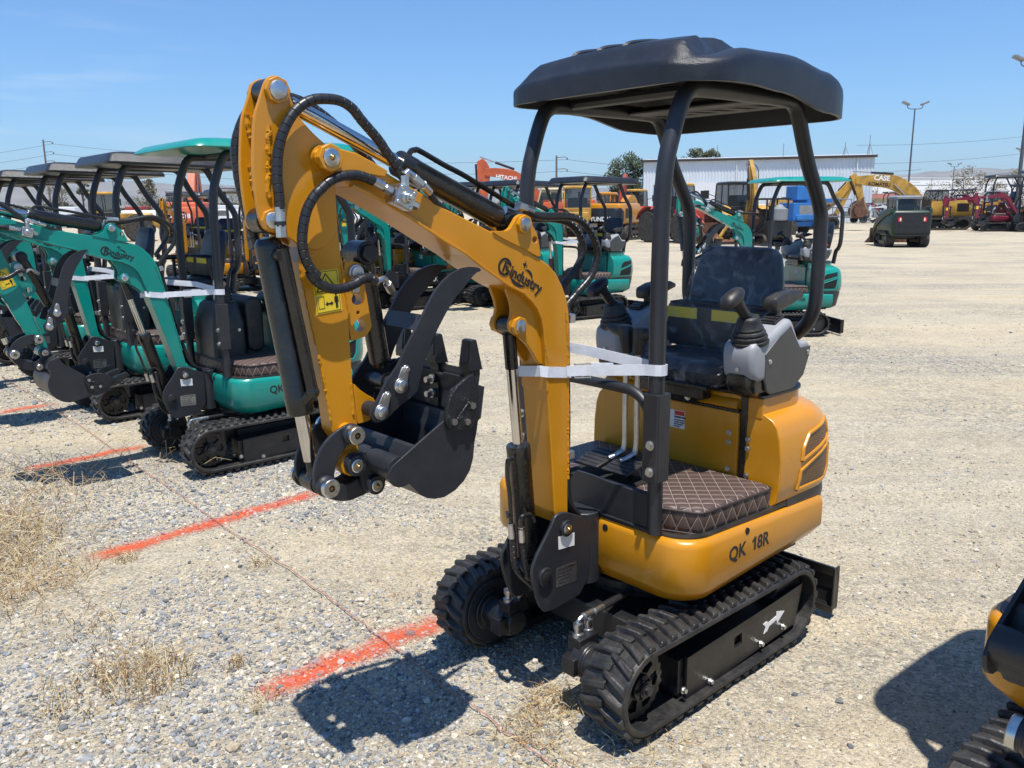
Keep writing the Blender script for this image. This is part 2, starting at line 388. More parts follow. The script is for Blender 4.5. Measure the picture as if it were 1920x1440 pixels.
# outlines in machine coordinates (metres): x forward, z up
D = {
'BOOM':[(1.399,1.905),(1.382,1.908),(1.317,1.897),(1.263,1.873),(1.221,1.845),(1.178,1.824),(1.128,1.802),(1.051,1.764),(1.025,1.749),(0.955,1.721),(0.855,1.681),(0.716,1.625),(0.639,1.585),(0.598,1.562),(0.566,1.533),(0.538,1.491),(0.517,1.449),(0.506,1.407),(0.505,1.398),(0.501,1.354),(0.5,1.225),(0.504,1.072),(0.506,0.844),(0.505,0.65),(0.566,0.65),(0.573,0.695),(0.584,0.862),(0.6,1.056),(0.608,1.136),(0.616,1.24),(0.625,1.342),(0.635,1.388),(0.652,1.419),(0.679,1.448),(0.715,1.475),(0.721,1.479),(0.794,1.511),(0.895,1.57),(0.964,1.615),(1.049,1.66),(1.147,1.715),(1.235,1.76),(1.3,1.791),(1.345,1.809),(1.377,1.839),(1.402,1.855),(1.434,1.866),(1.442,1.879),(1.439,1.894),(1.425,1.907)],
'BOOMTIP':[(1.41,1.91),(1.39,1.907),(1.327,1.895),(1.273,1.872),(1.231,1.852),(1.24,1.835),(1.298,1.841),(1.345,1.843),(1.386,1.838),(1.411,1.855),(1.443,1.866),(1.452,1.878),(1.451,1.893),(1.438,1.904)],
'LUG':[(0.859,1.682),(0.797,1.678),(0.775,1.686),(0.76,1.704),(0.746,1.722),(0.727,1.731),(0.709,1.728),(0.694,1.713),(0.676,1.691),(0.657,1.667),(0.646,1.62),(0.641,1.587),(0.721,1.623),(0.797,1.652)],
'LUGPIN':[(0.72,1.699)],
'LUGHOLE':[(0.669,1.649)],
'LOWLUG':[(0.765,1.505),(0.777,1.495),(0.758,1.455),(0.752,1.426),(0.756,1.405),(0.766,1.384),(0.763,1.362),(0.747,1.346),(0.721,1.333),(0.687,1.307),(0.661,1.274),(0.633,1.233),(0.605,1.227),(0.612,1.339),(0.623,1.385),(0.64,1.416),(0.667,1.446),(0.703,1.473)],
'LOWPIN':[(0.728,1.372)],
'ARMPIV':[(1.415,1.88)],
'ARMPL':[(1.532,2.076),(1.516,2.074),(1.503,2.066),(1.494,2.053),(1.49,2.026),(1.479,2.002),(1.468,1.98),(1.445,1.955),(1.423,1.936),(1.394,1.914),(1.378,1.89),(1.372,1.84),(1.375,1.798),(1.375,1.75),(1.374,1.69),(1.426,1.643),(1.488,1.655),(1.52,1.68),(1.544,1.692),(1.566,1.693),(1.585,1.702),(1.596,1.721),(1.601,1.761),(1.604,1.806),(1.605,1.857),(1.602,1.893),(1.597,1.937),(1.59,1.981),(1.575,2.016),(1.559,2.056),(1.548,2.07)],
'ARMBOX':[(1.439,1.936),(1.388,1.901),(1.368,1.799),(1.368,1.721),(1.366,1.662),(1.362,1.616),(1.36,1.626),(1.349,1.528),(1.348,1.389),(1.346,1.267),(1.337,1.151),(1.337,1.063),(1.35,1.066),(1.374,1.071),(1.396,1.106),(1.418,1.142),(1.424,1.218),(1.437,1.28),(1.462,1.465),(1.49,1.615),(1.482,1.654),(1.51,1.716),(1.51,1.816)],
'ARMTOP':[(1.529,2.04)],
'ARMLOW':[(1.566,1.724)],
'TLUG':[(1.356,1.609),(1.313,1.609),(1.284,1.595),(1.275,1.569),(1.28,1.538),(1.272,1.511),(1.278,1.475),(1.268,1.442),(1.269,1.419),(1.288,1.397),(1.319,1.39),(1.343,1.389)],
'TLUGPIN':[(1.316,1.577),(1.314,1.503),(1.312,1.466),(1.309,1.429)],
'TLUG2':[(1.339,1.269),(1.321,1.248),(1.297,1.228),(1.267,1.209),(1.268,1.182),(1.285,1.163),(1.286,1.149),(1.326,1.145),(1.332,1.149)],
'ARMPIN':[(1.372,1.042)],
'LNKUP':[(1.377,1.134)],
'LNKLO':[(1.466,1.001)],
'BKTPIN':[(1.31,0.97)],
'LINK':[(1.353,1.155),(1.374,1.163),(1.4,1.157),(1.434,1.142),(1.463,1.119),(1.483,1.091),(1.496,1.058),(1.499,1.027),(1.494,1.002),(1.483,0.982),(1.465,0.97),(1.444,0.971),(1.434,0.986),(1.434,1.003),(1.435,1.021),(1.43,1.048),(1.417,1.075),(1.394,1.096),(1.37,1.107),(1.351,1.105),(1.34,1.122),(1.343,1.14)],
'HLINK':[(1.476,0.977),(1.447,0.953),(1.415,0.937),(1.379,0.929),(1.347,0.933),(1.316,0.939),(1.281,0.939),(1.277,0.959),(1.294,0.98),(1.319,0.982),(1.351,0.993),(1.376,0.982),(1.402,0.986),(1.426,0.996),(1.444,1.004),(1.47,0.998)],
'EAR':[(1.402,1.043),(1.396,1.065),(1.379,1.077),(1.355,1.075),(1.313,1.066),(1.294,1.057),(1.265,1.015),(1.267,0.974),(1.292,0.939),(1.327,0.946),(1.346,0.966),(1.349,0.993),(1.358,1.017),(1.385,1.017)],
'BTUBE':[(1.306,1.046)],
'BSIDE':[(1.037,1.279),(1.024,1.243),(0.994,1.231),(1.01,1.137),(1.021,1.133),(1.027,1.1),(1.036,1.068),(1.043,1.019),(1.056,0.985),(1.079,0.958),(1.113,0.936),(1.154,0.925),(1.187,0.928),(1.213,0.936),(1.238,0.952),(1.263,0.98),(1.276,0.994),(1.293,0.99),(1.31,0.991),(1.325,0.998),(1.339,1.013),(1.342,1.035),(1.329,1.056),(1.304,1.07),(1.232,1.109),(1.147,1.153),(1.118,1.24)],
'CUT':[(1.125,1.242),(1.045,1.283),(1.031,1.244),(1.024,1.207),(1.028,1.159),(1.035,1.138),(1.046,1.12),(1.063,1.116),(1.129,1.124),(1.146,1.14),(1.152,1.169)],
'CUTB':[(1.054,1.186),(1.123,1.149),(1.075,1.141)],
'TOOTH':[(1.065,1.368),(1.024,1.362),(1.003,1.287),(0.999,1.273),(1.001,1.235),(1.057,1.259),(1.07,1.285)],
'THUMB':[(0.918,1.569),(0.918,1.563),(0.933,1.56),(0.95,1.549),(0.977,1.524),(1.02,1.487),(1.055,1.446),(1.086,1.403),(1.106,1.374),(1.102,1.38),(1.13,1.326),(1.148,1.286),(1.166,1.229),(1.193,1.211),(1.227,1.195),(1.259,1.176),(1.256,1.175),(1.289,1.159),(1.313,1.159),(1.328,1.177),(1.325,1.195),(1.304,1.221),(1.271,1.27),(1.232,1.309),(1.204,1.353),(1.169,1.403),(1.13,1.459),(1.102,1.5),(1.085,1.52),(1.06,1.542),(1.029,1.562),(0.99,1.575),(0.955,1.578),(0.927,1.574)],
'THPIV':[(1.295,1.188),(1.225,1.254)],
'THTIE':[(1.146,1.427)],
'BRK':[(0.591,0.691),(0.56,0.695),(0.524,0.687),(0.419,0.635),(0.406,0.619),(0.412,0.355),(0.634,0.332),(0.673,0.379),(0.707,0.49),(0.699,0.547),(0.612,0.654)],
'BRKUP':[(0.541,0.633)],
'BRKLO':[(0.644,0.479)],
'DEC1':[(0.578,0.609),(0.495,0.603),(0.495,0.554),(0.576,0.56)],
'DEC2':[(0.588,0.492),(0.483,0.49),(0.482,0.413),(0.588,0.418)],
'H1':[(1.55,1.682),(1.55,1.708),(1.55,1.731),(1.55,1.779),(1.553,1.823),(1.551,1.857),(1.546,1.893),(1.533,1.932),(1.511,1.971),(1.48,2.003),(1.442,2.022),(1.399,2.027),(1.363,2.024),(1.33,2.008),(1.305,1.981),(1.254,1.932),(1.236,1.908),(1.213,1.881),(1.188,1.846),(1.166,1.818)],
'H2':[(1.232,1.798),(1.255,1.81),(1.287,1.824),(1.324,1.836),(1.353,1.838),(1.391,1.832),(1.42,1.819),(1.443,1.8),(1.461,1.784),(1.484,1.749),(1.497,1.705),(1.501,1.668),(1.496,1.634),(1.481,1.601),(1.457,1.575),(1.483,1.592),(1.459,1.563),(1.423,1.544),(1.383,1.542),(1.344,1.551),(1.32,1.562),(1.293,1.564),(1.273,1.549)],
'H3':[(0.705,1.751),(0.657,1.729),(0.591,1.721),(0.487,1.72),(0.416,1.704),(0.359,1.661),(0.323,1.603),(0.322,1.564),(0.35,1.507),(0.412,1.457),(0.414,1.451),(0.455,1.418),(0.477,1.387),(0.482,1.346)],
'H4':[(0.712,1.737),(0.628,1.716),(0.51,1.713),(0.428,1.697),(0.377,1.661),(0.351,1.611),(0.362,1.564),(0.404,1.516),(0.47,1.459),(0.45,1.46),(0.461,1.411)],
'VALVE':[(1.22,1.819),(1.165,1.794),(1.185,1.744),(1.241,1.766)],
'VTOP':[(1.188,1.816),(1.187,1.839),(1.178,1.848),(1.158,1.836),(1.129,1.816)],
'VOUT':[(1.114,1.817),(1.089,1.797),(1.063,1.772),(1.037,1.757),(0.966,1.71),(0.89,1.682)],
'VBOSS':[(1.203,1.781)],
'VR':[(1.169,1.766),(1.148,1.756)],
'PIPE':[(1.116,1.896),(1.107,1.911),(1.092,1.915),(1.074,1.913),(0.987,1.876),(0.902,1.843),(0.721,1.761),(0.682,1.749)],
'BARL0':[(1.152,1.894)],
'LOGO':[(0.803,1.581),(0.636,1.495)],
'DECW':[(1.454,1.587),(1.375,1.593),(1.367,1.478),(1.446,1.472)],
'BC':[(0.674,0.951),(0.602,0.502)],
'BPIPE1':[(0.741,0.921),(0.763,0.916),(0.766,0.86),(0.757,0.795),(0.752,0.691),(0.742,0.646),(0.733,0.544),(0.707,0.49)],
'BPIPE2':[(0.669,0.683),(0.682,0.708),(0.703,0.718),(0.728,0.712),(0.73,0.68),(0.725,0.65),(0.713,0.564),(0.693,0.504),(0.671,0.466)],
'STRAPB':[(0.618,1.23),(0.507,1.229),(0.506,1.2),(0.618,1.192)],
'QK':[(0.11,0.485),(0.114,0.51),(-0.166,0.503),(-0.161,0.549),(0.117,0.547)],
'HOSEB':[(0.494,0.758),(0.461,0.706),(0.428,0.639)],
}
# ------------------------------------------------------------------ the compact excavator, built once in its own axes (x forward, y to its left)
def xz(k, i=0, y=0.0):
    return Vector((D[k][i][0], y, D[k][i][1]))

def build_track(root, sy):
    r, L, xs = .175, .915, .55
    y0, y1 = (.315, .505) if sy > 0 else (-.505, -.315)
    xr = xs-L
    def path(rad, n=16, sag=0.0):
        P = []
        for i in range(n+1):
            a = R(-90+180*i/n); P.append((xs+rad*math.cos(a), r+rad*math.sin(a)))
        for i in range(1, 8):
            t = i/8; P.append((xs-L*t, r+rad-sag*math.sin(math.pi*t)))
        for i in range(n+1):
            a = R(90+180*i/n); P.append((xr+rad*math.cos(a), r+rad*math.sin(a)))
        for i in range(1, 8):
            t = i/8; P.append((xr+L*t, r-rad))
        return P
    b = MB(); po, pi_ = path(.155), path(.128); n = len(po)
    ys = [y0, y0+.012, y1-.012, y1]
    rings = []
    for (ox, oz), (ix, iz) in zip(po, pi_):
        oo = lambda f: (ox+(ix-ox)*f, oz+(iz-oz)*f)
        e = oo(.35)
        rings.append([(e[0], y0, e[1]), (ox, y0+.014, oz), (ox, y1-.014, oz), (e[0], y1, e[1]), (ix, y1, iz), (ix, y0, iz)])
    rings.append(rings[0])
    b.loft(rings, cap=False, smooth=False)
    # chevron lugs
    seg = [(Vector((po[(i+1) % n][0]-po[i][0], 0, po[(i+1) % n][1]-po[i][1])).length) for i in range(n)]
    tot = sum(seg); N = 48
    def at(s):
        s %= tot
        for i in range(n):
            if s <= seg[i]:
                f = s/seg[i] if seg[i] else 0
                a, c = po[i], po[(i+1) % n]
                p = Vector((a[0]+(c[0]-a[0])*f, 0, a[1]+(c[1]-a[1])*f)); t = Vector((c[0]-a[0], 0, c[1]-a[1])).normalized()
                return p, t
            s -= seg[i]
        return Vector((po[0][0], 0, po[0][1])), Vector((1, 0, 0))
    ym = (y0+y1)/2
    for i in range(N):
        for h in (0, 1):
            s0 = (i+.5*h)*tot/N
            ya, yb = (y0+.004, ym+.012) if h == 0 else (ym-.012, y1-.004)
            sk = .016 if h == 0 else -.016
            quads = []
            for (yy, lo, hi, hh) in ((ya, -.009-sk, .011-sk, .012), (ya*.55+yb*.45, -.015-sk*.3, .013-sk*.3, .019), (yb, -.021+sk*.7, .013+sk*.7, .014)):
                p, t = at(s0+(lo+hi)/2); nn = Vector((t.z, 0, -t.x))
                w = (hi-lo)/2
                quads.append([tuple(p+Vector((0, yy, 0))+t*(-w*1.25)+nn*-.004), tuple(p+Vector((0, yy, 0))+t*(w*1.25)+nn*-.004), tuple(p+Vector((0, yy, 0))+t*w*.7+nn*hh), tuple(p+Vector((0, yy, 0))+t*(-w*.7)+nn*hh)])
            b.loft(quads, closed=True, cap=True, smooth=False)
    tr = b.build('track', RB, root, .0035, 1)
    # guide teeth, wheels
    w = MB()
    yo = y1 if sy > 0 else y0; s = 1 if sy > 0 else -1
    outl = []
    for i in range(22):
        a = 2*math.pi*i/22
        outl.append((xs+.119*math.cos(a-.07), r+.119*math.sin(a-.07))); outl.append((xs+.110*math.cos(a+.07), r+.110*math.sin(a+.07)))
    holes = []
    for i in range(6):
        a = 2*math.pi*i/6; holes.append([(xs+q*math.cos(a+d), r+q*math.sin(a+d)) for q, d in ((.05, -.3), (.088, -.33), (.094, 0), (.088, .33), (.05, .3))])
    a0, a1 = sorted((yo-s*.06, yo-s*.075)); w.prism(outl, a0, a1, 'y', holes=holes)
    a0, a1 = sorted((yo-s*.076, yo-s*.17)); w.prism(circ((xs, r), .085, 24), a0, a1, 'y')
    w.lathe([(0, .045), (.03, .045), (.034, .03), (.045, .03)], (xs, yo-s*.075, r), (0, s, 0), 18)
    sp = w.build('sprocket', BM, tr, .003)
    h = MB(); h.bolt((xs, yo-s*.03, r), (0, s, 0), .016, .012)
    for i in range(5):
        a = 2*math.pi*i/5; h.bolt((xs+.033*math.cos(a), yo-s*.041, r+.033*math.sin(a)), (0, s, 0), .006, .005)
    h.build('hub_bolt', DM, sp)
    f = MB(); f.lathe([(0, .128), (.012, .128), (.012, .142), (.018, .142)], (xs, (y0-.006) if sy > 0 else (y1+.006), r), (0, s, 0), 28)
    f.build('sprocket_flange', DM, tr, .002)
    q = MB(); a0, a1 = sorted((yo-s*.05, yo-s*.14)); q.lathe([(0, .118), (.03, .124), (a1-a0-.03, .124), (a1-a0, .118)], (xr, a0, r), (0, 1, 0), 28); q.lathe([(0, .05), (.02, .045)], (xr, yo-s*.05, r), (0, s, 0))
    q.build('idler', BM, tr, .002)
    for k in range(3):
        q = MB(); x = xr+.2+k*.24; q.lathe([(0, .045), (.03, .052), (a1-a0-.03, .052), (a1-a0, .045)], (x, a0, .085), (0, 1, 0), 18)
        q.build('roller', BM, tr)
    # side frame with window, bolts and arrow
    fr = MB()
    pl = [(.33, .04), (.33, .207), (-.25, .228), (-.445, .24), (-.42, .15), (-.40, .075), (.1, .05)]
    hole = [(-.012, .135), (.038, .133), (.04, .175), (-.01, .178)]
    a0, a1 = sorted((yo-s*.04, yo-s*.028)); fr.prism(pl, a0, a1, 'y', holes=[hole])
    a0, a1 = sorted((yo-s*.045, yo-s*.15)); fr.prism([(.36, .07), (.36, .2), (-.36, .225), (-.36, .09)], a0, a1, 'y')
    fo = fr.build('side_frame', BM, tr, .003)
    for x, z in ((.352, .093), (.192, .062), (-.141, .085), (-.3, .1)): MB().bolt((x, yo-s*.028, z), (0, s, 0), .009, .012).build('frame_bolt', ZN, fo)
    if sy > 0:
        ar = MB(); org = Vector((-.232, yo-.0265, .151)); d = Vector((-.98, 0, .165)).normalized(); u = Vector((.165, 0, .98)).normalized()
        pts = [(-.075, -.022), (-.058, 0), (-.075, .022), (-.05, .022), (-.034, .009), (.02, .009), (.02, .028), (.078, 0), (.02, -.028), (.02, -.009), (-.034, -.009), (-.05, -.022)]
        P = [org+d*a+u*c for a, c in pts]
        ar.prism([(q.x, q.z) for q in P], yo-.0275, yo-.026, 'y')
        ar.build('arrow_decal', WHT, fo)
    # drive motor on the inner face
    m = MB(); yi = y0 if sy > 0 else y1
    m.lathe([(0, .085), (.018, .085), (.02, .062), (.075, .058), (.08, .066), (.13, .066), (.135, .05), (.165, .045)], (xs+.01, yi, r+.005), (0, -s, 0), 20)
    m.box(xs+.0, xs+.09, min(yi-s*.09, yi-s*.15), max(yi-s*.09, yi-s*.15), r-.03, r+.035)
    m.box(xs-.05, xs+.05, min(yi-s*.1, yi-s*.16), max(yi-s*.1, yi-s*.16), r+.04, r+.09)
    mo = m.build('drive_motor', BM, root, .003)
    ft = MB()
    for dx in (-.025, .028):
        yy = yi-s*.13
        ft.lathe([(0, .02), (.012, .02), (.014, .013), (.03, .013), (.033, .017), (.05, .017)], (xs+dx, yy, r+.09), (0, 0, 1), 12)
        ft.tube(cr([(xs+dx, yy, r+.13), (xs+dx-.004, yy, r+.148), (xs+dx-.02, yy, r+.157), (xs+dx-.035, yy, r+.157)]), .008, 8)
        ft.cyl((xs+dx-.03, yy, r+.157), (xs+dx-.082, yy-s*.005, r+.155), .013, n=12)
    ft.build('hose_fitting', ZN, mo)
    hz = MB()
    for dx in (-.025, .028):
        yy = yi-s*.13
        hz.tube(cr([(xs+dx-.08, yy-s*.005, r+.155), (xs+dx-.2, yy-s*.02, r+.15), (xs+dx-.3, yy-s*.05, r+.13), (xs+dx-.42, yy-s*.08, r+.12)]), .013, 10)
    hz.build('motor_hose', HO, mo)

def build_under(root):
    for s in (1, -1): build_track(root, s)
    b = MB(); b.box(-.3, .38, -.3, .3, .16, .27); b.box(-.2, .22, -.34, .34, .12, .2)
    b.cyl((0, 0, .27), (0, 0, .36), .25, n=32); b.cyl((0, 0, .30), (0, 0, .34), .27, n=32)
    for s in (1, -1): b.box(-.28, .3, s*.3-.03, s*.3+.03, .15, .25)
    b.build('car_body', BM, root, .006)
    b = MB()
    prof = [(-.70, .03), (-.725, .06), (-.738, .12), (-.735, .18), (-.715, .226), (-.700, .226), (-.716, .18), (-.722, .12), (-.712, .06), (-.69, .03)]
    b.prism(prof, -.49, .49, 'y')
    for y in (-.49, .482): b.box(-.738, -.69, y, y+.008, .035, .228)
    b.box(-.70, -.688, -.49, .49, .02, .05)
    bl = b.build('dozer_blade', BM, root, .003)
    for s in (1, -1): MB().tube([(-.25, s*.2, .2), (-.69, s*.2, .13)], .032, 8).build('blade_arm', BM, root)

def skirt_ring(z, ins):
    # plan outline of the platform skirt, front corners rounded; the platform reaches farther on the machine's right
    x1, w, wr, rr = .345-ins, .484-ins, .575-ins, .125
    P = [(-.55, -wr)]
    P += [(x1-rr+rr*math.sin(a), -(wr-rr+rr*math.cos(a))) for a in [R(90*i/10) for i in range(11)]]
    P += [(x1-rr+rr*math.cos(a), w-rr+rr*math.sin(a)) for a in [R(90*i/10) for i in range(11)]]
    P += [(-.55, w)]
    return P

def build_upper(root):
    # yellow skirt: open shell around the platform
    b = MB()
    prof = [(.370, .05), (.422, .005), (.432, .0), (.59, .0), (.607, .004), (.618, .014), (.618, .03)]
    n = len(skirt_ring(.5, 0)); rings = []
    for z, i in prof: rings.append((z, skirt_ring(z, i)))
    def zz(x, z):   # the rear of the skirt climbs
        t = max(0, min(1, (-.22-x)/.33)); return z + (.04*t if z < .45 else -.03*t)
    out = [[(x, y, zz(x, z)) for x, y in r] for z, r in rings]
    inn = [[(x, y, zz(x, z)) for x, y in skirt_ring(z, i+.03)] for z, i in reversed(prof)]
    b.loft(out+inn, closed=False, cap=False)
    sk = b.build('body_skirt', Y, root)
    for c, ax in (((.3405, .1, .585), (1, 0, 0)), ((.0, .4795, .588), (0, 1, 0))):
        MB().lathe([(0, .013), (.0055, .013)], c, ax, 18).build('access_hole', VOID, sk)
    text('model_lettering', 'QK', .074, BLK, sk, (.114, .4845, .502), (-1, 0, -.012), (0, 0, 1), bold=.024, xs=.98, depth=.0006)
    b = MB(); b.prism([(-.048, .5005), (-.061, .5005), (-.061, .553), (-.051, .553), (-.036, .541), (-.036, .531), (-.048, .537)], .4842, .4848, 'y'); b.build('model_lettering', BLK, sk)
    text('model_lettering', '8R', .074, BLK, sk, (-.069, .4845, .5005), (-1, 0, -.012), (0, 0, 1), bold=.024, xs=.98, depth=.0006)
    # platform deck and belly
    b = MB()
    r0 = skirt_ring(0, .03)
    b.prism(r0, .585, .606, 'z'); b.prism([(x*.9, y*.9) for x, y in r0], .37, .40, 'z')
    b.build('deck_plate', DM, root, .004)
    b = MB(); lip = skirt_ring(0, .022); lin = skirt_ring(0, .045)
    b.loft([[(x, y, .606) for x, y in lip], [(x, y, .626) for x, y in lip], [(x, y, .626) for x, y in lin], [(x, y, .606) for x, y in lin]], closed=False, cap=False, smooth=False)
    b.build('deck_edge', BP, root)
    # rear counterweight
    b = MB()
    def tail(w, xr, rr=.2):
        return [(-.30, -w)]+[(xr+rr-rr*math.sin(a), -(w-rr+rr*math.cos(a))) for a in [R(90*i/8) for i in range(9)]]+[(xr+rr-rr*math.cos(a), w-rr+rr*math.sin(a)) for a in [R(90*i/8) for i in range(9)]]+[(-.30, w)]
    b.loft([[(x, y, .385) for x, y in tail(.40, -.66)], [(x, y, .42) for x, y in tail(.445, -.70)], [(x, y, .60) for x, y in tail(.465, -.73)], [(x, y, .655) for x, y in tail(.46, -.725)]])
    b.build('counterweight', DM, root, .004)
    # hood
    def hood(w, xf, xr, rr, z, dz=0.0, n=10):
        P = [(xf, -w)]+[(xr+rr-rr*math.sin(a), -(w-rr+rr*math.cos(a))) for a in [R(90*i/n) for i in range(n+1)]]+[(xr+rr-rr*math.cos(a), w-rr+rr*math.sin(a)) for a in [R(90*i/n) for i in range(n+1)]]+[(xf, w)]
        return [(x, y, z+dz*(x-xf)/(xr-xf)) for x, y in P]
    lev = [(.40, .50, -.18, -.70, .2), (.44, .60, -.20, -.735, .22), (.468, .64, -.212, -.755, .24), (.476, .70, -.217, -.765, .25), (.476, .80, -.22, -.76, .25), (.466, .88, -.22, -.745, .24), (.452, .925, -.222, -.725, .23), (.43, .95, -.224, -.70, .22), (.40, .964, -.226, -.675, .2), (.37, .974, -.228, -.65, .18), (.30, .992, -.23, -.60, .15)]
    b = MB(); b.loft([hood(w, xf, xr, rr, z) for w, z, xf, xr, rr in lev[1:]], cap=True)
    hd = b.build('engine_hood', Y, root, .004)
    # front engine wall: separate panel, black gap beside it
    b = MB(); b.box(-.222, -.205, -.40, .292, .61, .962); wl_ = b.build('engine_wall', Y, root, .004)
    b = MB(); b.box(-.224, -.2165, .292, .322, .61, 1.03); b.build('panel_gap', GB, root, .002)
    b = MB(); b.box(-.219, -.202, -.40, .292, .964, .974); b.build('wall_trim', GB, root, .002)
    for x, y, z in ((-.205, .253, .876), (-.205, .253, .837), (-.205, .253, .728), (-.2165, .332, .862), (-.2165, .332, .825), (-.2165, .332, .715)): MB().bolt((x, y, z), (1, 0, 0), .008, .007).build('wall_bolt', ZN, wl_)
    lb = MB(); lb.box(-.205, -.2045, -.055, .04, .848, .923); lo = lb.build('fuel_label', PAP, wl_)
    lb = MB(); lb.box(-.2044, -.2038, -.012, .038, .903, .921); lb.build('label_header', RED, lo)
    text('label_lettering', 'FILLING FUEL', .0095, BLK, lo, (-.2036, -.012, .892), (0, 1, 0), (0, 0, 1), bold=.03)
    for k, s in enumerate(('NO OPEN FLAME', 'DO NOT SMOKE', 'STOP ENGINE', 'NO SPILL')):
        text('label_lettering', s, .0068, BLK, lo, (-.2036, -.012, .880-.009*k), (0, 1, 0), (0, 0, 1))
    # raised lid box under the seat, black rim
    b = MB(); b.loft([hood(.385, -.222, -.60, .16, .95), hood(.385, -.222, -.60, .16, 1.03)], smooth=False); b.build('hood_lid', Y, root, .004)
    b = MB(); b.loft([hood(.392, -.217, -.607, .165, 1.031), hood(.392, -.217, -.607, .165, 1.043)], smooth=False); b.build('lid_rim', BP, root, .003)
    b = MB(); b.loft([[(x, -.40, z), (x, .286, z)] for x, z in ((-.226, .974), (-.205, .976), (-.2, .985), (-.206, 1.0), (-.222, 1.014), (-.25, 1.022), (-.3, 1.03), (-.3, .975))], closed=False, cap=False)
    b.build('wall_shoulder', Y, hd)
    # grilles on both rear corners
    def surf(w, z):   # point on the hood side at vertical z, from plan parameter w (0 front .. 1 rear corner)
        for k in range(len(lev)-1):
            if lev[k][1] <= z <= lev[k+1][1]:
                f = (z-lev[k][1])/(lev[k+1][1]-lev[k][1]); A, B = hood(lev[k][0], lev[k][2], lev[k][3], lev[k][4], 0), hood(lev[k+1][0], lev[k+1][2], lev[k+1][3], lev[k+1][4], 0)
                P = [Vector((a[0]+(c[0]-a[0])*f, a[1]+(c[1]-a[1])*f, z)) for a, c in zip(A, B)]
                P = [q for q in P if q.y > 0][::-1]
                d = [0]
                for i in range(1, len(P)): d.append(d[-1]+(P[i]-P[i-1]).length)
                t = w
                for i in range(1, len(P)):
                    if d[i] >= t or i == len(P)-1:
                        g = (t-d[i-1])/(d[i]-d[i-1]); p = P[i-1]+(P[i]-P[i-1])*g; tn = (P[i]-P[i-1]).normalized()
                        return p, Vector((-tn.y, tn.x, 0))*-1 if Vector((-tn.y, tn.x, 0)).y < 0 else Vector((-tn.y, tn.x, 0))
    for s in (1, -1):
        for top in (True, False):
            # corner quad in (distance along the side from the front, z)
            q = [(.155, .775), (.165, .82), (.215, .872), (.40, .905), (.40, .835)] if top else [(.14, .66), (.152, .735), (.40, .815), (.385, .70), (.36, .66)]
            g = MB(); r_ = MB(); rows = []
            zs0 = [min(p[1] for p in q), max(p[1] for p in q)]
            M_ = 8; K_ = 10
            def xr_at(z):
                xs_ = []
                for i in range(len(q)):
                    (a, za), (c, zc) = q[i], q[(i+1) % len(q)]
                    if min(za, zc) <= z <= max(za, zc) and za != zc: xs_.append(a+(c-a)*(z-za)/(zc-za))
                return min(xs_), max(xs_)
            for i in range(K_+1):
                z = zs0[0]+(zs0[1]-zs0[0])*(.001+.998*i/K_); a, c = xr_at(z); row = []
                for j in range(M_+1):
                    p, nn = surf(a+(c-a)*j/M_, z); p = p+nn*.0015
                    row.append((p.x, s*p.y, p.z))
                rows.append(row)
            g.loft(rows, closed=False, cap=False)
            go = g.build('grille', GRL, hd)
            edge = []
            for i in range(len(q)):
                for k in range(5):
                    f = k/5; a = q[i][0]+(q[(i+1) % 5][0]-q[i][0])*f; z = q[i][1]+(q[(i+1) % 5][1]-q[i][1])*f
                    p, nn = surf(a, z); edge.append(Vector((p.x, s*p.y, p.z)))
            r_.tube(edge+[edge[0]], .008, 6, cap=False)
            r_.build('grille_frame', Y, go)
    # floor mat with quilted sides, cut-out for pedals
    b = MB()
    base = [(.30, -.40), (.30, .27), (.225, .44), (-.195, .462), (-.195, -.44), (.2, -.44)]
    def rnd_poly(P, r, n=4):
        out = []
        for i in range(len(P)):
            a, c, d = Vector(P[i-1]), Vector(P[i]), Vector(P[(i+1) % len(P)])
            u, v = (a-c).normalized()*r, (d-c).normalized()*r
            for k in range(n+1):
                t = k/n; out.append(tuple(c+u*(1-t)**2+v*t**2))
        return out
    P0 = rnd_poly(base, .03)
    ct = Vector((.05, 0))
    def ins(d): return [tuple(Vector(q)+(ct-Vector(q)).normalized()*d) for q in P0]
    b.loft([[(x, y, z) for x, y in ins(d)] for z, d in ((.612, .006), (.63, .0), (.685, -.004), (.704, .002), (.712, .014))])
    fm = b.build('floor_mat', QV, root)
    b = MB(); b.tube([(x, y, .701) for x, y in ins(-.003)]+[(ins(-.003)[0][0], ins(-.003)[0][1], .701)], .005, 6, cap=False)
    b.tube([(x, y, .622) for x, y in ins(-.002)]+[(ins(-.002)[0][0], ins(-.002)[0][1], .622)], .004, 6, cap=False)
    b.build('mat_piping', mat('brown_piping', (.035, .022, .02), .5), fm)
    # pedal well, pedals and travel levers
    b = MB(); b.box(.10, .29, -.21, .12, .7125, .7165); b.build('pedal_plate', VOID, root)
    for yy, dy in ((-.085, -.09), (.03, .06)):
        p = MB(); p.obox((.165, yy+dy*.2, .775), ((.97, 0, -.2), (0, 1, 0), (.2, 0, .97)), .075, .062, .006)
        p.cyl((.16, yy, .76), (.12, yy, .716), .012, n=8)
        for k in range(5): p.obox((.11+.027*k, yy+dy*.2, .793-.0055*k), ((0, 1, 0), (.97, 0, -.2), (.2, 0, .97)), .055, .004, .003)
        p.build('pedal', BP, root, .003)
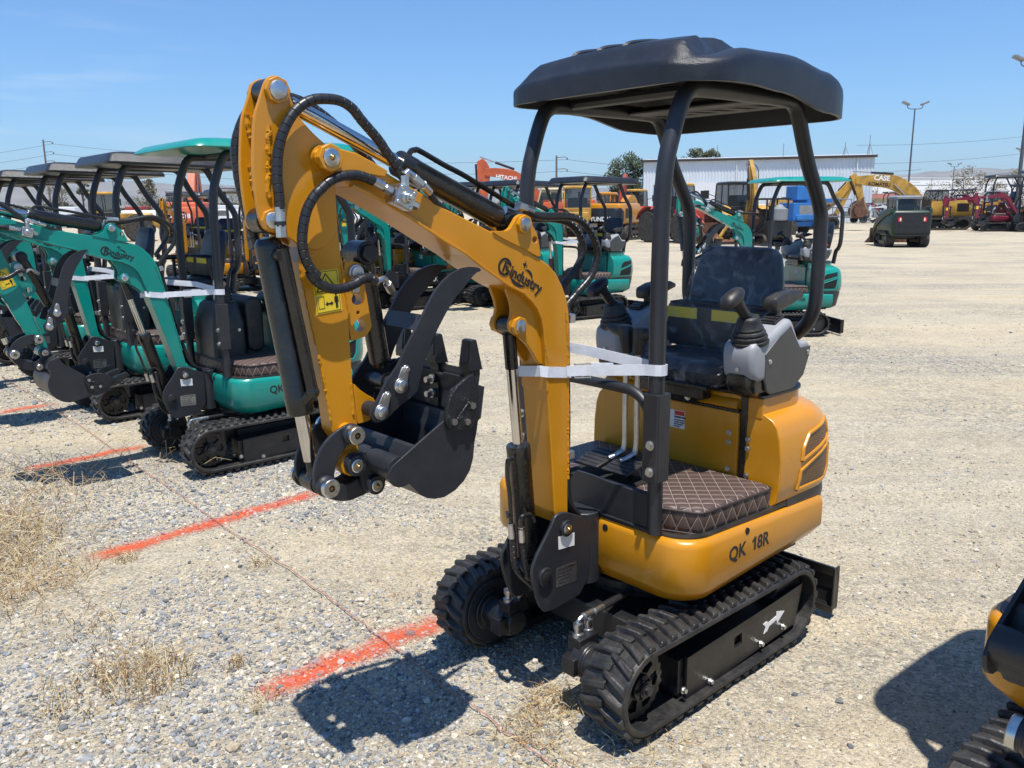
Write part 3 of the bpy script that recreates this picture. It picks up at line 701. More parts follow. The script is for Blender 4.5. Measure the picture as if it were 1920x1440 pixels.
    for yy in (-.022, .036):
        l = MB(); l.tube(cr([(.17, yy-.02, .785), (.125, yy-.005, .80), (.10, yy, .83), (.10, yy, 1.0), (.098, yy, 1.21)], 5), .011, 10)
        lv = l.build('travel_lever', ZN, root)
        g = MB(); sg = -1 if yy < 0 else 1; C = circ((0, 0), 1, 12)
        g.loft([[(.098+a*.017, yy+c*.017, 1.198) for a, c in C], [(.098+a*.022, yy+c*.021, 1.205) for a, c in C], [(.098+a*.026, yy+sg*.004+c*.026, 1.25) for a, c in C], [(.098+a*.03, yy+sg*.010+c*.034, 1.288) for a, c in C], [(.098+a*.026, yy+sg*.012+c*.03, 1.303) for a, c in C], [(.098+a*.014, yy+sg*.012+c*.016, 1.307) for a, c in C]])
        g.loft([[(.098+a*.024, yy+sg*.015, 1.274+c*.026) for a, c in C], [(.095+a*.022, yy+sg*.06, 1.283+c*.022) for a, c in C], [(.093+a*.016, yy+sg*.10, 1.292+c*.014) for a, c in C], [(.093+a*.006, yy+sg*.106, 1.294+c*.006) for a, c in C]])
        g.build('lever_grip', BP, lv)
    # front guard plate and handrail
    b = MB()
    pl = [(-.30, .612), (.30, .612), (.325, .625), (.325, .775), (.315, .785), (.305, .765), (.285, .757), (.10, .762), (.02, .768), (-.06, .768), (-.085, .74), (-.10, .70), (-.13, .66), (-.30, .65)]
    b.prism(pl, .322, .334, 'x'); b.box(.30, .322, -.05, .31, .745, .757)
    b.box(.315, .342, .02, .31, .6265, .634)
    b.build('front_guard', DM, root, .003)
    b = MB(); b.tube(cr([(.345, -.27, .66), (.345, -.27, 1.05), (.345, -.23, 1.115), (.345, -.1, 1.128), (.345, .14, 1.128), (.345, .225, 1.12), (.345, .275, 1.085), (.345, .305, 1.02), (.343, .318, .95)], 6), .019, 12)
    b.build('handrail', DM, root)
    # canopy frame: two side hoops with front and rear legs
    for s in (1, -1):
        b = MB(); y = .322*s
        low = [(.335, y, .626), (.34, y, .85), (.345, y, 1.1)]
        P = [(.345, y, 1.0), (.348, y, 1.3), (.346, y, 1.66), (.335, y, 1.86), (.305, y, 1.97), (.262, y, 2.075), (.225, y, 2.115), (.16, y, 2.128), (-.1, y, 2.132), (-.36, y, 2.132), (-.425, y, 2.12), (-.468, y, 2.075), (-.55, y, 1.92), (-.665, y, 1.755), (-.69, y, 1.66), (-.69, y, 1.42), (-.69, y*.98, 1.33), (-.695, y*.88, 1.26), (-.70, y*.72, 1.21), (-.70, y*.55, 1.17), (-.68, y*.5, 1.0)]
        b.tube(cr(P, 4), .0285, 14, flat=(1.0, 1.0))
        b.cyl((.335, y, .626), (.345, y, 1.02), .0265, n=14)
        hp = b.build('canopy_frame', DM, root)
        c = MB(); c.prism(rrect(.308, .378, y-.026-.006, y+.034, .006, 3), .822, 1.132, 'z'); so = c.build('post_sleeve', DM, hp, .003)
        for z in (.86, .955): MB().bolt((.3782, y+.005, z), (1, 0, 0), .012, .01).build('sleeve_bolt', ZN, so)
    b = MB()
    for x in (.12, -.3): MB().tube([(x, -.32, 2.135), (x, .32, 2.135)], .02, 8).build('canopy_crossbar', DM, root)
    # seat
    b = MB(); b.box(-.44, -.13, -.19, .19, 1.043, 1.062); b.box(-.21, -.15, -.19, .16, 1.0, 1.045)
    b.obox((-.176, .03, 1.0), ((1, 0, -.3), (0, 1, 0), (.3, 0, 1)), .006, .085, .03)
    sb = b.build('seat_bracket', GB, root, .004)
    for y in (-.02, .08): MB().bolt((-.165, y, 1.0), (1, 0, 0), .01, .008).build('bracket_bolt', ZN, sb)
    def pad(x0, x1, y0, y1, z0, z1, r, n=5, bul=.012):
        m = MB(); rg = []
        for z, d in ((z0, r*.6), (z0+r*.5, .1*r), ((z0+z1)/2, -bul), (z1-r*.6, .05*r), (z1-r*.15, .5*r), (z1, 1.3*r)):
            rg.append([(a, c, z) for a, c in rrect(x0+d, x1-d, y0+d, y1-d, min(r*1.6, .07), n)])
        return m.loft(rg)
    m = pad(-.52, -.155, -.225, .225, 1.065, 1.152, .035); seat = m.build('seat', SEATM, root)
    # backrest, slightly reclined
    bk = MB(); rg = []
    O = Vector((-.545, 0, 1.13)); U_ = Vector((-.17, 0, 1)).normalized(); F_ = Vector((1, 0, .17)).normalized()
    def bsec(h, w, t, f0=0.0):
        c = O+U_*h
        return [tuple(c+F_*(f0+p[0])+Vector((0, p[1], 0))) for p in rrect(-t/2, t/2, -w, w, [min(.04, t*.45)]*4, 4)]
    for h, w, t, f0 in ((.0, .19, .07, 0), (.03, .215, .085, 0), (.2, .225, .09, 0), (.3, .22, .08, -.005), (.38, .205, .07, -.008), (.425, .19, .06, -.01), (.447, .165, .045, -.012), (.455, .13, .025, -.014)): rg.append(bsec(h, w, t, f0))
    bk.loft(rg); bo = bk.build('backrest', NAV, seat)
    m = pad(-.515, -.425, -.255, .255, 1.15, 1.345, .03, bul=.004); m.build('lumbar_box', BP, seat)
    for y0, y1 in ((-.235, -.075), (.0, .225)): MB().box(-.4225, -.4205, y0, y1, 1.276, 1.322).build('yellow_tape', YL, seat)
    # transparent wrapping over seat and backrest
    fl = MB(); rg = []
    for h, w, t, f0 in ((.2, .236, .112, .0), (.3, .235, .10, -.004), (.39, .218, .086, -.008), (.44, .198, .07, -.01), (.462, .165, .05, -.013), (.47, .12, .02, -.014)):
        rg.append(bsec(h, w, t, f0))
    fl.loft(rg)
    rg = []
    for z, d in ((1.06, .0), (1.12, -.008), (1.25, -.01), (1.33, -.006), (1.353, .01), (1.36, .04)): rg.append([(a, c, z) for a, c in rrect(-.525+d*.4, -.412-d*.5, -.27+d, .27-d, .025, 4)])
    fl.loft(rg)
    rg = []
    for z, d in ((1.06, .0), (1.10, -.012), (1.14, -.008), (1.156, .01), (1.162, .04)): rg.append([(a, c, z) for a, c in rrect(-.40, -.145-d, -.232+d, .232-d, .05, 4)])
    fl.loft(rg)
    fl.build('seat_wrapping', FILM, seat)
    # control pods
    for s in (1, -1):
        def Ym(y): return (.33+y)*s
        pd = MB()
        side = [(-.125, 1.14), (-.118, 1.20), (-.125, 1.238), (-.15, 1.256), (-.235, 1.268), (-.36, 1.322), (-.385, 1.322), (-.40, 1.31), (-.455, 1.225), (-.535, 1.222), (-.538, 1.19), (-.5, 1.11), (-.42, 1.10), (-.16, 1.10)]
        # grey shell: sections across y with rounded shoulders
        rgs = []
        side = rnd(rnd([(-.128, 1.125)]+side[1:-1]+[(-.16, 1.10)]))
        for y, d in ((-.074, .03), (-.072, .018), (-.067, .008), (-.059, .002), (-.05, .0), (.042, .0), (.051, .002), (.058, .008), (.063, .017), (.065, .028)):
            c = Vector((-.3, 1.17)); rgs.append([(lambda q: (q[0], Ym(y), q[1]))(Vector(p)+(c-Vector(p)).normalized()*d) for p in side])
        pd.loft(rgs, smooth=True); po = pd.build('control_pod', GP, root)
        sp = MB(); sd_ = [(-.205, 1.10), (-.205, 1.185), (-.20, 1.205), (-.29, 1.262), (-.372, 1.298), (-.45, 1.205), (-.53, 1.203), (-.525, 1.17), (-.488, 1.09), (-.41, 1.045), (-.25, 1.045), (-.22, 1.06)]
        a0, a1 = sorted((Ym(.058), Ym(.069))); sp.prism(sd_, a0, a1, 'y')
        spo = sp.build('side_panel', SP, po, .004)
        for x, z in ((-.232, 1.175), (-.51, 1.18)): MB().bolt((x, Ym(.069), z), (0, s, 0), .007, .004).build('panel_screw', ZN, po)
        MB().bolt((-.120, Ym(0), 1.15), (1, 0, 0), .006, .004).build('panel_screw', ZN, po)
        un = MB(); un.loft([[(x, Ym(y), z) for x, y in rrect(xa, xb, ya, yb, .035, 5)] for z, xa, xb, ya, yb in ((1.16, -.47, -.135, -.064, .056), (1.115, -.475, -.126, -.069, .058), (1.09, -.47, -.126, -.069, .058), (1.065, -.45, -.136, -.066, .056), (1.045, -.42, -.16, -.056, .048), (1.032, -.39, -.19, -.04, .036))])
        un.build('pod_base', GB, po)
        bt = MB(); pr_ = [(0, .072), (.006, .074), (.013, .073), (.016, .066), (.024, .069), (.031, .067), (.034, .060), (.042, .063), (.049, .060), (.052, .053), (.06, .055), (.068, .050), (.09, .043), (.098, .041), (.104, .034), (.106, .018)]
        ax = Vector((.18, .02*s, 1)); bt.lathe(pr_, (-.195, Ym(0), 1.243), ax, 22)
        bt.build('lever_boot', RB, po)
        j = MB(); p0 = Vector((-.178, Ym(.0), 1.338)); j.lathe([(0, .034), (.004, .036), (.008, .034)], p0-Vector((0, 0, .004)), ax, 18)
        j.tube(cr([p0, p0+Vector((.03, 0, .022)), p0+Vector((.065, 0, .058)), p0+Vector((.09, 0, .082))], 4), [.021]*3+[.02]*3+[.021]*3+[.023]*3+[.024], 12)
        c0 = p0+Vector((.10, 0, .086)); j.loft([[tuple(c0+Vector((h, 0, -.012*h/.03))+Vector((0, a*w, c*w*.92))) for a, c in circ((0, 0), 1, 14)] for h, w in ((-.042, .008), (-.037, .022), (-.018, .032), (.01, .034), (.04, .032), (.056, .022), (.06, .008))])
        jo = j.build('joystick', BP, po)
        for k in range(2):
            pass
        ks = MB(); ks.obox((-.345, Ym(.0), 1.3205), ((-.93, 0, .37), (0, 1, 0), (.37, 0, .93)), .035, .035, .004)
        for k in range(3): ks.obox((-.322-.018*k, Ym(.0), 1.316+.0075*k), ((-.93, 0, .37), (0, 1, 0), (.37, 0, .93)), .007, .03, .006)
        ks.build('switch_panel', BP, po, .002)
        am = MB(); am.cyl((-.385, Ym(-.015), 1.30), (-.385, Ym(-.015), 1.36), .018, n=10)
        rgs = []
        for t, (zl, zh, w) in zip((0, .04, .3, .6, .85, 1.0), ((1.365, 1.392, .022), (1.352, 1.402, .034), (1.352, 1.418, .036), (1.368, 1.424, .036), (1.383, 1.42, .035), (1.39, 1.408, .028))):
            x = -.335-.215*t; rgs.append([(x, Ym(-.015)+yy, zz_) for yy, zz_ in rrect(-w, w, zl, zh, min(.014, (zh-zl)*.4), 3)])
        am.loft(rgs); am.build('armrest', BP, po, .003)
        if s > 0:
            rd = MB(); rd.cyl((-.475, Ym(-.01), 1.225), (-.475, Ym(-.01), 1.262), .011, n=10); rd.box(-.505, -.45, Ym(-.022), Ym(.004), 1.262, 1.282)
            rd.build('safety_knob', RED, po, .004)

def roof_moulded(root):
    # moulded canopy: a centre hump that narrows rearward, raised flanks, grooves between, rounded rim
    def ip(x, tab):
        if x >= tab[0][0]: return tab[0][1]
        for (a, va), (c, vc) in zip(tab, tab[1:]):
            if a >= x >= c:
                f = (a-x)/(a-c); f = f*f*(3-2*f); return va+(vc-va)*f
        return tab[-1][1]
    XF, XR = .355, -.625
    def ss(a, c, x):
        f = max(0, min(1, (x-a)/(c-a))); return f*f*(3-2*f)
    def E(d, r):
        q = max(0, min(1, d/r)); return math.sqrt(1-(1-q)**2)
    def top(x, y, w):
        a = abs(y)
        lo = ip(x, [(XF, 2.128), (.1, 2.132), (-.1, 2.122), (-.42, 2.075), (XR, 2.066)])
        hump = ip(x, [(.345, 2.222), (.26, 2.275), (.1, 2.305), (-.1, 2.325), (-.35, 2.30), (-.6, 2.225), (XR, 2.21)])
        flank = ip(x, [(.345, 2.208), (.27, 2.212), (.05, 2.255), (-.2, 2.262), (-.45, 2.232), (XR, 2.19)])
        wh = ip(x, [(.32, .385), (.2, .34), (-.05, .25), (-.35, .21), (XR, .20)])
        fi = ip(x, [(.32, .40), (.1, .365), (-.1, .33), (XR, .30)])
        floor = ip(x, [(.34, 2.206), (.2, 2.212), (0, 2.225), (-.3, 2.225), (XR, 2.18)])
        z = floor+(hump+.012*(1-(y/.3)**2)-floor)*(1-ss(wh-.05, wh+.035, a))
        z = max(z, floor+(flank-floor)*ss(fi-.055, fi+.03, a))
        e = (E(w-a, .085)*E(XF-x, .10)*E(x-XR, .09))**.85
        return lo, lo+(z-lo)*(.55+.45*e)
    us = [0, .08, .16, .24, .31, .37, .43, .49, .55, .60, .65, .70, .75, .79, .83, .865, .895, .92, .945, .965, .98, .992, 1.0]
    us = [-u for u in us[:0:-1]]+us
    xs_ = [XF, XF-.002, XF-.007, XF-.015, XF-.027, XF-.043, XF-.06, XF-.08, .25, .22, .19, .15, .11, .07, .03, -.02, -.07, -.12, -.17, -.22, -.28, -.34, -.40, -.45, -.5, -.54, XR+.06, XR+.043, XR+.027, XR+.015, XR+.007, XR+.002, XR]
    O_, I_ = [], []
    for x in xs_:
        w = ip(x, [(XF, .30), (XF-.007, .36), (XF-.027, .408), (XF-.06, .442), (XF-.105, .465), (XF-.16, .476), (-.46, .476), (XR+.1, .463), (XR+.06, .445), (XR+.027, .415), (XR+.007, .37), (XR, .31)])
        ro, ri = [], []
        for u in us:
            y = u*w; lo, z = top(x, y, w); ro.append((x, y, z))
            ri.append((max(XR+.02, min(XF-.02, x)), y*.965, max(lo+.004, z-.028)))
        lo = top(x, w, w)[0]
        ro = [(x, -w, lo)]+ro+[(x, w, lo)]; ri = [(max(XR+.02, min(XF-.02, x)), -w*.965, lo)]+ri+[(max(XR+.02, min(XF-.02, x)), w*.965, lo)]
        O_.append(ro); I_.append(ri)
    def fasc(row, lo, dx): return [(p[0]+dx, p[1], lo) for p in row]
    lf, lr = top(XF, 0, .4)[0], top(XR, 0, .4)[0]
    O_ = [fasc(O_[0], lf, 0)]+O_+[fasc(O_[-1], lr, 0)]
    I_ = [fasc(I_[0], lf, 0)]+I_+[fasc(I_[-1], lr, 0)]
    b = MB()
    b.loft(O_, closed=False, cap=False); b.loft(I_, closed=False, cap=False)
    b.loft([O_[0], I_[0]], closed=False, cap=False, smooth=False); b.loft([O_[-1], I_[-1]], closed=False, cap=False, smooth=False)
    for j in (0, -1): b.loft([[r[j] for r in O_], [r[j] for r in I_]], closed=False, cap=False, smooth=False)
    ro = b.build('canopy_roof', RP, root)
    # underside ribs
    r = MB(); hl = [[(-.33-.09*.5*(1+q), -.235+.094*k+.02*q+p) for q, p in ((-1, -.024), (-1, .024), (1, .024), (1, -.024))] for k in range(6)]
    r.prism(rrect(-.50, -.20, -.30, .30, .03, 4), 2.118, 2.126, 'z', holes=hl); r.build('roof_liner', mat('dusty_bounce_lit_liner', (.05, .05, .05), .6, dust=.5, dcol=(.14, .13, .11)), ro, .004)  # light grey: dust plus light reflected off the ground, put into the colour
    r = MB()
    for k in range(0):
        y = -.27+.09*k; r.obox((-.40+.01*abs(k-3), y, 2.168), ((1, .25, 0), (0, 1, 0), (0, 0, 1)), .055, .022, .012)
    r = MB()
    for k in range(3):
        y = -.2+.12*k
        r.tube(cr([(.235, y, 2.262), (.2, y, 2.295), (.1, y, 2.316), (.0, y, 2.326), (-.12, y, 2.334), (-.2, y, 2.32)], 4), .013, 6, flat=(1, .9))
    r.build('roof_bead', RP, ro)

def roof_flat(root, m, teal=False, ext=0.0):
    b = MB(); rg = []
    w, x0, x1 = .50+ext*.5, .42+ext, -.72
    if teal:
        for z, d in ((2.140, .0), (2.145, -.004), (2.16, .004), (2.188, .05), (2.20, .10), (2.206, .2)):
            rg.append([(x, y, z+.012*math.cos((x+.15)/.6*1.4)) for x, y in rrect(x1+d, x0-d, -w+d, w-d, .09, 5)])
    else:
        for z, d in ((2.11, .004), (2.13, .0), (2.185, .03), (2.20, .045), (2.208, .09)):
            rg.append([(x, y, z+.025*math.cos((x-.1)/.6*1.3)) for x, y in rrect(x1+d, x0-d, -w+d, w-d, .06, 5)])
    b.loft(rg)
    o = b.build('canopy_roof', m, root)
    u = MB(); u.prism(rrect(x1+.04, x0-.04, -w+.04, w-.04, .08, 4), 2.128, 2.136, 'z'); 
    return o
# ------------------------------------------------------------------ swing bracket, boom, arm, thumb, bucket, cylinders, hoses
def rnd(P, it=1):
    # soften an outline: chaikin corner cutting
    for _ in range(it):
        Q = []
        for i in range(len(P)):
            a, c = Vector(P[i]), Vector(P[(i+1) % len(P)])
            Q += [tuple(a*.78+c*.22), tuple(a*.22+c*.78)]
        P = Q
    return P

def pin(b, k, i, y0, y1, r, mat=0):
    b.cyl(xz(k, i, y0), xz(k, i, y1), r, n=18, mat=mat)

def ring_boss(name, k, i, y, r, h, mt, parent, hexed=True, both=True, cap=None, capr=None):
    # boss with a pin face, near and far side
    for s in ((1, -1) if both else (1,)):
        b = MB(); c = xz(k, i, s*y)
        n = 6 if hexed else 24
        b.lathe([(0, r*1.0), (h, r*1.0), (h, capr or r*.66), (h*.8, capr or r*.66)], c, (0, s, 0), 8 if hexed else 24)
        o = b.build(name, mt, parent, .003)
        if cap:
            q = MB(); q.lathe([(h*.3, (capr or r*.64)*.98), (h+.002, (capr or r*.64)*.98), (h+.004, (capr or r*.64)*.85)], c, (0, s, 0), 22)
            po = q.build('pin', cap, o)
            if cap is ZN2:
                g = MB(); g.lathe([(h+.0035, r*.24), (h+.008, r*.2), (h+.012, r*.1)], c, (0, s, 0), 10); g.build('grease_nipple', BR, po)

def hose(name, P, y, r, parent, wrap=True, n=7):
    pts = [Vector((p[0], (y[0]+(y[1]-y[0])*i/(len(P)-1)) if isinstance(y, tuple) else y, p[1])) for i, p in enumerate(P)]
    Q = cr(pts, n)
    b = MB()
    if wrap:
        # spiral guard: short sleeves with narrow gaps
        d = [0]
        for i in range(1, len(Q)): d.append(d[-1]+(Q[i]-Q[i-1]).length)
        step = .021; N = int(d[-1]/step)
        def at(s):
            for i in range(1, len(Q)):
                if d[i] >= s: f = (s-d[i-1])/max(1e-9, d[i]-d[i-1]); return Q[i-1]+(Q[i]-Q[i-1])*f
            return Q[-1]
        R_, rr = [], []
        for k in range(N):
            s0 = k*step
            R_ += [at(s0+.0002), at(s0+.0014), at(s0+step*.5), at(s0+step-.0012)]; rr += [r*.88, r, r, r]
        b.tube(R_, rr, 12)
    else:
        b.tube(Q, r, 10)
    return b.build(name, HO, parent)

def weld(parent, A, B, r=.005, n=None, paint=None):
    A, B = Vector(A), Vector(B); L = (B-A).length; k = n or max(6, int(L/.006)); rr = random.Random(int(L*1e4))
    b = MB(); P = [A+(B-A)*i/k+Vector((rr.uniform(-1, 1)*.001, 0, rr.uniform(-1, 1)*.001)) for i in range(k+1)]
    b.tube(P, [r*rr.uniform(.65, 1.25) for _ in P], 6)
    return b.build('weld_bead', paint or Y, parent)

ZN2 = mat('pin_steel', (.66, .66, .64), .3, 1.0, var=.1, vscale=25)
def cyl_actuator(root, name, p0, p1, rb, rr, frac, body, endcap=True):
    # barrel from p0 to p0+frac, chrome rod to p1
    p0, p1 = Vector(p0), Vector(p1); d = (p1-p0).normalized(); L = (p1-p0).length; a = p0+d*.045; m = p0+d*L*frac
    b = MB(); b.lathe([(0, rb*.7), (.012, rb*.94), (.02, rb), ((m-a).length-.06, rb), ((m-a).length-.058, rb*1.03), ((m-a).length-.006, rb*1.03), ((m-a).length, rb*.97), ((m-a).length, rr*1.1)], a, d, 28)
    side = Vector((0, 1, 0))
    b.cyl(p0-side*.03, p0+side*.03, rb*.92, n=22)
    o = b.build(name, body, root)
    r = MB(); r.lathe([(0, rr), ((p1-m).length-.06, rr)], m-d*.004, d, 24); ro = r.build('rod', CH, o)
    e = MB(); e.lathe([(0, rr*.8), (.03, rr*.8), (.045, rr*1.2), (.06, rr*1.2)], m+d*((p1-m).length-.065), d, 18); e.cyl(p1-side*.03, p1+side*.03, rr*1.55, n=20)
    e.build('rod_eye', body, o)
    return o

CST = mat('cast_steel_black', (.012, .013, .015), .38, var=.3, vscale=20, bump=.5, bscale=180)
def build_front(root):
    # bracket
    b = MB()
    for s in (1, -1):
        a0, a1 = sorted((s*.085, s*.071)); b.prism(rnd(D['BRK']), a0, a1, 'y')
    b.prism([(.40, .40), (.40, .60), (.46, .62), (.50, .56), (.53, .42)], -.071, .071, 'y')
    b.cyl((.36, 0, .36), (.36, 0, .64), .07, n=20)
    br = b.build('swing_bracket', DM, root, .004)
    ring_boss('bracket_boss', 'BRKUP', 0, .085, .03, .012, DM, br, False, True, ZN2, .02)
    ring_boss('bracket_boss', 'BRKLO', 0, .085, .034, .012, DM, br, False, True, BM, .024)
    def plate(k, name, m):
        q = D[k]; p = MB(); p.prism(q, .0852, .0862, 'y'); return p.build(name, m, br)
    plate('DEC1', 'paper_label', PAP); np_ = plate('DEC2', 'name_plate', ZN)
    c = D['DEC2']; org = Vector((c[0][0], .0865, c[0][1])); rt = (Vector((c[1][0], .0865, c[1][1]))-org); upv = (Vector((c[0][0], .0865, c[0][1]))-Vector((c[3][0], .0865, c[3][1])))
    for i, s in enumerate(('GF INDUSTRIAL', 'MODEL  QK18R', 'POWER  kW', 'WEIGHT  KG', 'SERIAL NO.  CE')):
        text('plate_lettering', s, .0125 if i == 0 else .010, BLK, np_, org+rt*.07-upv*(.17+.175*i), rt, upv, bold=.02 if i == 0 else 0)
    # boom: box with a wider belly, tip cheeks, lugs
    b = MB(); b.prism(D['BOOM'], -.062, .062, 'y')
    bo = b.build('boom', Y, root, .004)
    b = MB(); P = D['BOOM']
    # belly plate: wider strip along the underside
    low_ = P[28:44]
    up_ = [Vector((p[0], 0, p[1])) for p in low_]
    rows = []
    for i, p in enumerate(up_):
        t = (up_[min(i+1, len(up_)-1)]-up_[max(0, i-1)]).normalized(); n_ = Vector((t.z, 0, -t.x))
        if n_.z > 0 and n_.x < 0: n_ = -n_
        w = .064+.014*min(1, max(0, (i-4)/6))
        rows.append([(p.x+n_.x*.002, -w, p.z+n_.z*.002), (p.x+n_.x*.002, w, p.z+n_.z*.002), (p.x-n_.x*.007, w, p.z-n_.z*.007), (p.x-n_.x*.007, -w, p.z-n_.z*.007)])
    b.loft(rows, smooth=False); b.build('boom_belly', Y, bo, .002)
    for s in (1, -1): MB().prism(D['BOOMTIP'], *sorted((s*.0625, s*.078)), 'y').build('boom_cheek', Y, bo, .003)
    for s in (1, -1):
        MB().prism(rnd(D['LUG']), *sorted((s*.05, s*.0665)), 'y', holes=[circ(D['LUGHOLE'][0], .011, 14)]).build('cylinder_lug', Y, bo, .003)
        MB().prism(rnd(D['LOWLUG']), *sorted((s*.046, s*.032)), 'y').build('cylinder_lug', Y, bo, .003)
    ring_boss('pin_boss', 'LUGPIN', 0, .066, .03, .013, Y, bo, True, True, ZN, .021)
    ring_boss('pin_boss', 'LOWPIN', 0, .046, .032, .016, Y, bo, True, True, ZN, .022)
    ring_boss('pin_boss', 'ARMPIV', 0, .078, .036, .02, Y, bo, True, True, ZN2, .024)
    for A, B in (((.505, .0625, .80), (.508, .0625, 1.25)), ((.60, .0625, 1.2), (.62, .0625, 1.30)), ((.508, .0625, 1.28), (.52, .0625, 1.4))):
        weld(bo, A, B, .0045)
    # logo
    A, B = Vector((D['LOGO'][0][0], 0, D['LOGO'][0][1])), Vector((D['LOGO'][1][0], 0, D['LOGO'][1][1]))
    rt = (B-A).normalized(); upv = Vector((rt.z, 0, -rt.x)); upv = upv if upv.z > 0 else -upv
    lg = MB(); yl = .0628
    def Lp(u, v): q = A+rt*u+upv*v; return (q.x, q.z)
    def arcband(cx, cy, r0, r1, a0, a1, n=22, taper=False):
        out, inn = [], []
        for i in range(n+1):
            a = R(a0+(a1-a0)*i/n); f = i/n; k = math.sin(math.pi*f) if taper else 1
            ro = (r0+r1)/2+(r1-r0)/2*k; ri = (r0+r1)/2-(r1-r0)/2*k
            out.append(Lp(cx+ro*math.cos(a), cy+ro*math.sin(a))); inn.append(Lp(cx+ri*math.cos(a), cy+ri*math.sin(a)))
        lg.loft([[(p[0], yl, p[1]) for p in out], [(p[0], yl+.0008, p[1]) for p in out], [(p[0], yl+.0008, p[1]) for p in inn], [(p[0], yl, p[1]) for p in inn]], closed=False, cap=False, smooth=False)
    arcband(.012, -.008, .021, .0285, 30, 330)
    for q in ([(.006, -.024), (.006, .008), (.012, .011), (.030, .011), (.030, .005), (.014, .005), (.014, -.002), (.028, -.002), (.028, -.008), (.014, -.008), (.013, -.024)], [(.018, -.010), (.037, -.010), (.037, -.017), (.028, -.028), (.020, -.028), (.029, -.016), (.018, -.016)]):
        lg.prism([Lp(*p) for p in q], yl, yl+.0008, 'y')
    lo = lg.build('logo', BLK, bo)
    text('logo_lettering', 'industry', .050, BLK, lo, Vector((A.x, yl+.0002, A.z))+rt*.038+upv*-.024, rt, upv, bold=.012, xs=.93)
    lg = MB()
    arcband(.085, .035, .066, .078, 236, 300, taper=True); arcband(.108, -.012, .030, .038, 20, 115, taper=True)
    st = [(.088+.012*math.cos(a)*(1 if i % 2 == 0 else .28), .034+.014*math.sin(a)*(1 if i % 2 == 0 else .28)) for i, a in enumerate([math.pi*i/4 for i in range(8)])]
    lg.prism([Lp(*p) for p in st], yl, yl+.0008, 'y'); lg.build('logo_mark', BLK, lo)
    # arm
    b = MB(); b.prism(D['ARMBOX'], -.029, .029, 'y'); ar = b.build('arm', Y, root, .005)
    for s in (1, -1): MB().prism(rnd(D['ARMPL']), *sorted((s*.030, s*.042)), 'y').build('arm_cheek', Y, ar, .003)
    b = MB()
    b.prism([(1.555, 1.83), (1.565, 1.98), (1.545, 1.99), (1.48, 1.86), (1.50, 1.76), (1.56, 1.78)], -.03, .03, 'y'); b.build('arm_web', Y, ar)
    rr = random.Random(3)
    for z0, z1 in ((1.93, 1.985), (1.80, 1.86)): weld(ar, (1.573, -.028, z0), (1.578, -.028, z1), .006)
    b = MB(); P = [Vector((1.556+.012*t, .0425, 1.955-.175*t)) for t in [i/34 for i in range(35)]]
    b.tube([q+Vector((rr.uniform(-1, 1)*.004, 0, rr.uniform(-1, 1)*.003)) for q in P], [rr.uniform(.004, .0072) for _ in P], 6); b.build('weld_bead', Y, ar)
    Pb = D['ARMBOX']
    weld(ar, (1.487, .0295, 1.60), (1.452, .0295, 1.39), .0045); weld(ar, (1.446, .0295, 1.36), (1.42, .0295, 1.17), .0045)
    weld(ar, (1.362, .0295, 1.60), (1.343, .0295, 1.43), .0035); weld(ar, (1.352, .0295, 1.27), (1.347, .0295, 1.18), .0035)
    ring_boss('pin_boss', 'ARMTOP', 0, .042, .033, .014, Y, ar, True, True, ZN, .024)
    ring_boss('pin_boss', 'ARMLOW', 0, .042, .029, .012, Y, ar, True, True, ZN, .021)
    for k_, w_, r_ in (('ARMPIV', .062, .034), ('ARMPIN', .05, .035), ('LNKUP', .05, .026)):
        b = MB(); pin(b, k_, 0, -w_, w_, r_); b.build('pivot_tube', Y, ar)
    b = MB(); b.prism(rnd(D['TLUG']), -.012, .022, 'y', holes=[circ(D['TLUGPIN'][1], .0165, 16), circ(D['TLUGPIN'][2], .0055, 12), circ(D['TLUGPIN'][3], .0185, 16)])
    b.build('thumb_lug', Y, ar, .002); MB().prism(rnd(D['TLUG2']), -.022, .022, 'y').build('thumb_lug', Y, ar, .002)
    b = MB(); b.prism(circ(D['TLUGPIN'][0], .024, 20), .022, .032, 'y'); b.prism(circ(D['TLUGPIN'][0], .018, 16), .032, .04, 'y')
    c = Vector(D['TLUGPIN'][0]); b.prism([tuple(c+Vector(q)) for q in ((-.018, 0), (.02, 0), (.012, -.055), (-.008, -.055))], .022, .028, 'y')
    b.build('lug_pin', ZN, ar, .002)
    # warning label on the arm
    q = D['DECW']; b = MB(); b.prism(q, .0295, .0305, 'y'); wl_ = b.build('warning_label', YL, ar)
    A = Vector((q[0][0], .0308, q[0][1])); rt = Vector((q[1][0], .0308, q[1][1]))-A; dn = Vector((q[3][0], .0308, q[3][1]))-A
    def W(u, v): p = A+rt*u+dn*v; return (p.x, p.z)
    b = MB()
    def bar(p, r_, w=.012):
        p, r_ = Vector(W(*p)), Vector(W(*r_)); d = (r_-p).normalized(); n_ = Vector((-d.y, d.x))*.0011*w/.012
        b.prism([tuple(p+n_), tuple(r_+n_), tuple(r_-n_), tuple(p-n_)], .0306, .0311, 'y')
    for e in (((.05, .03), (.95, .03)), ((.95, .03), (.95, .97)), ((.95, .97), (.05, .97)), ((.05, .97), (.05, .03)), ((.05, .52), (.95, .52))): bar(*e, w=.008)
    for e in (((.5, .08), (.88, .48)), ((.88, .48), (.1, .48)), ((.1, .48), (.5, .08))): bar(*e, w=.018)
    for e in (((.12, .60), (.34, .60)), ((.34, .60), (.34, .88)), ((.34, .88), (.12, .88)), ((.12, .88), (.12, .60))): bar(*e, w=.008)
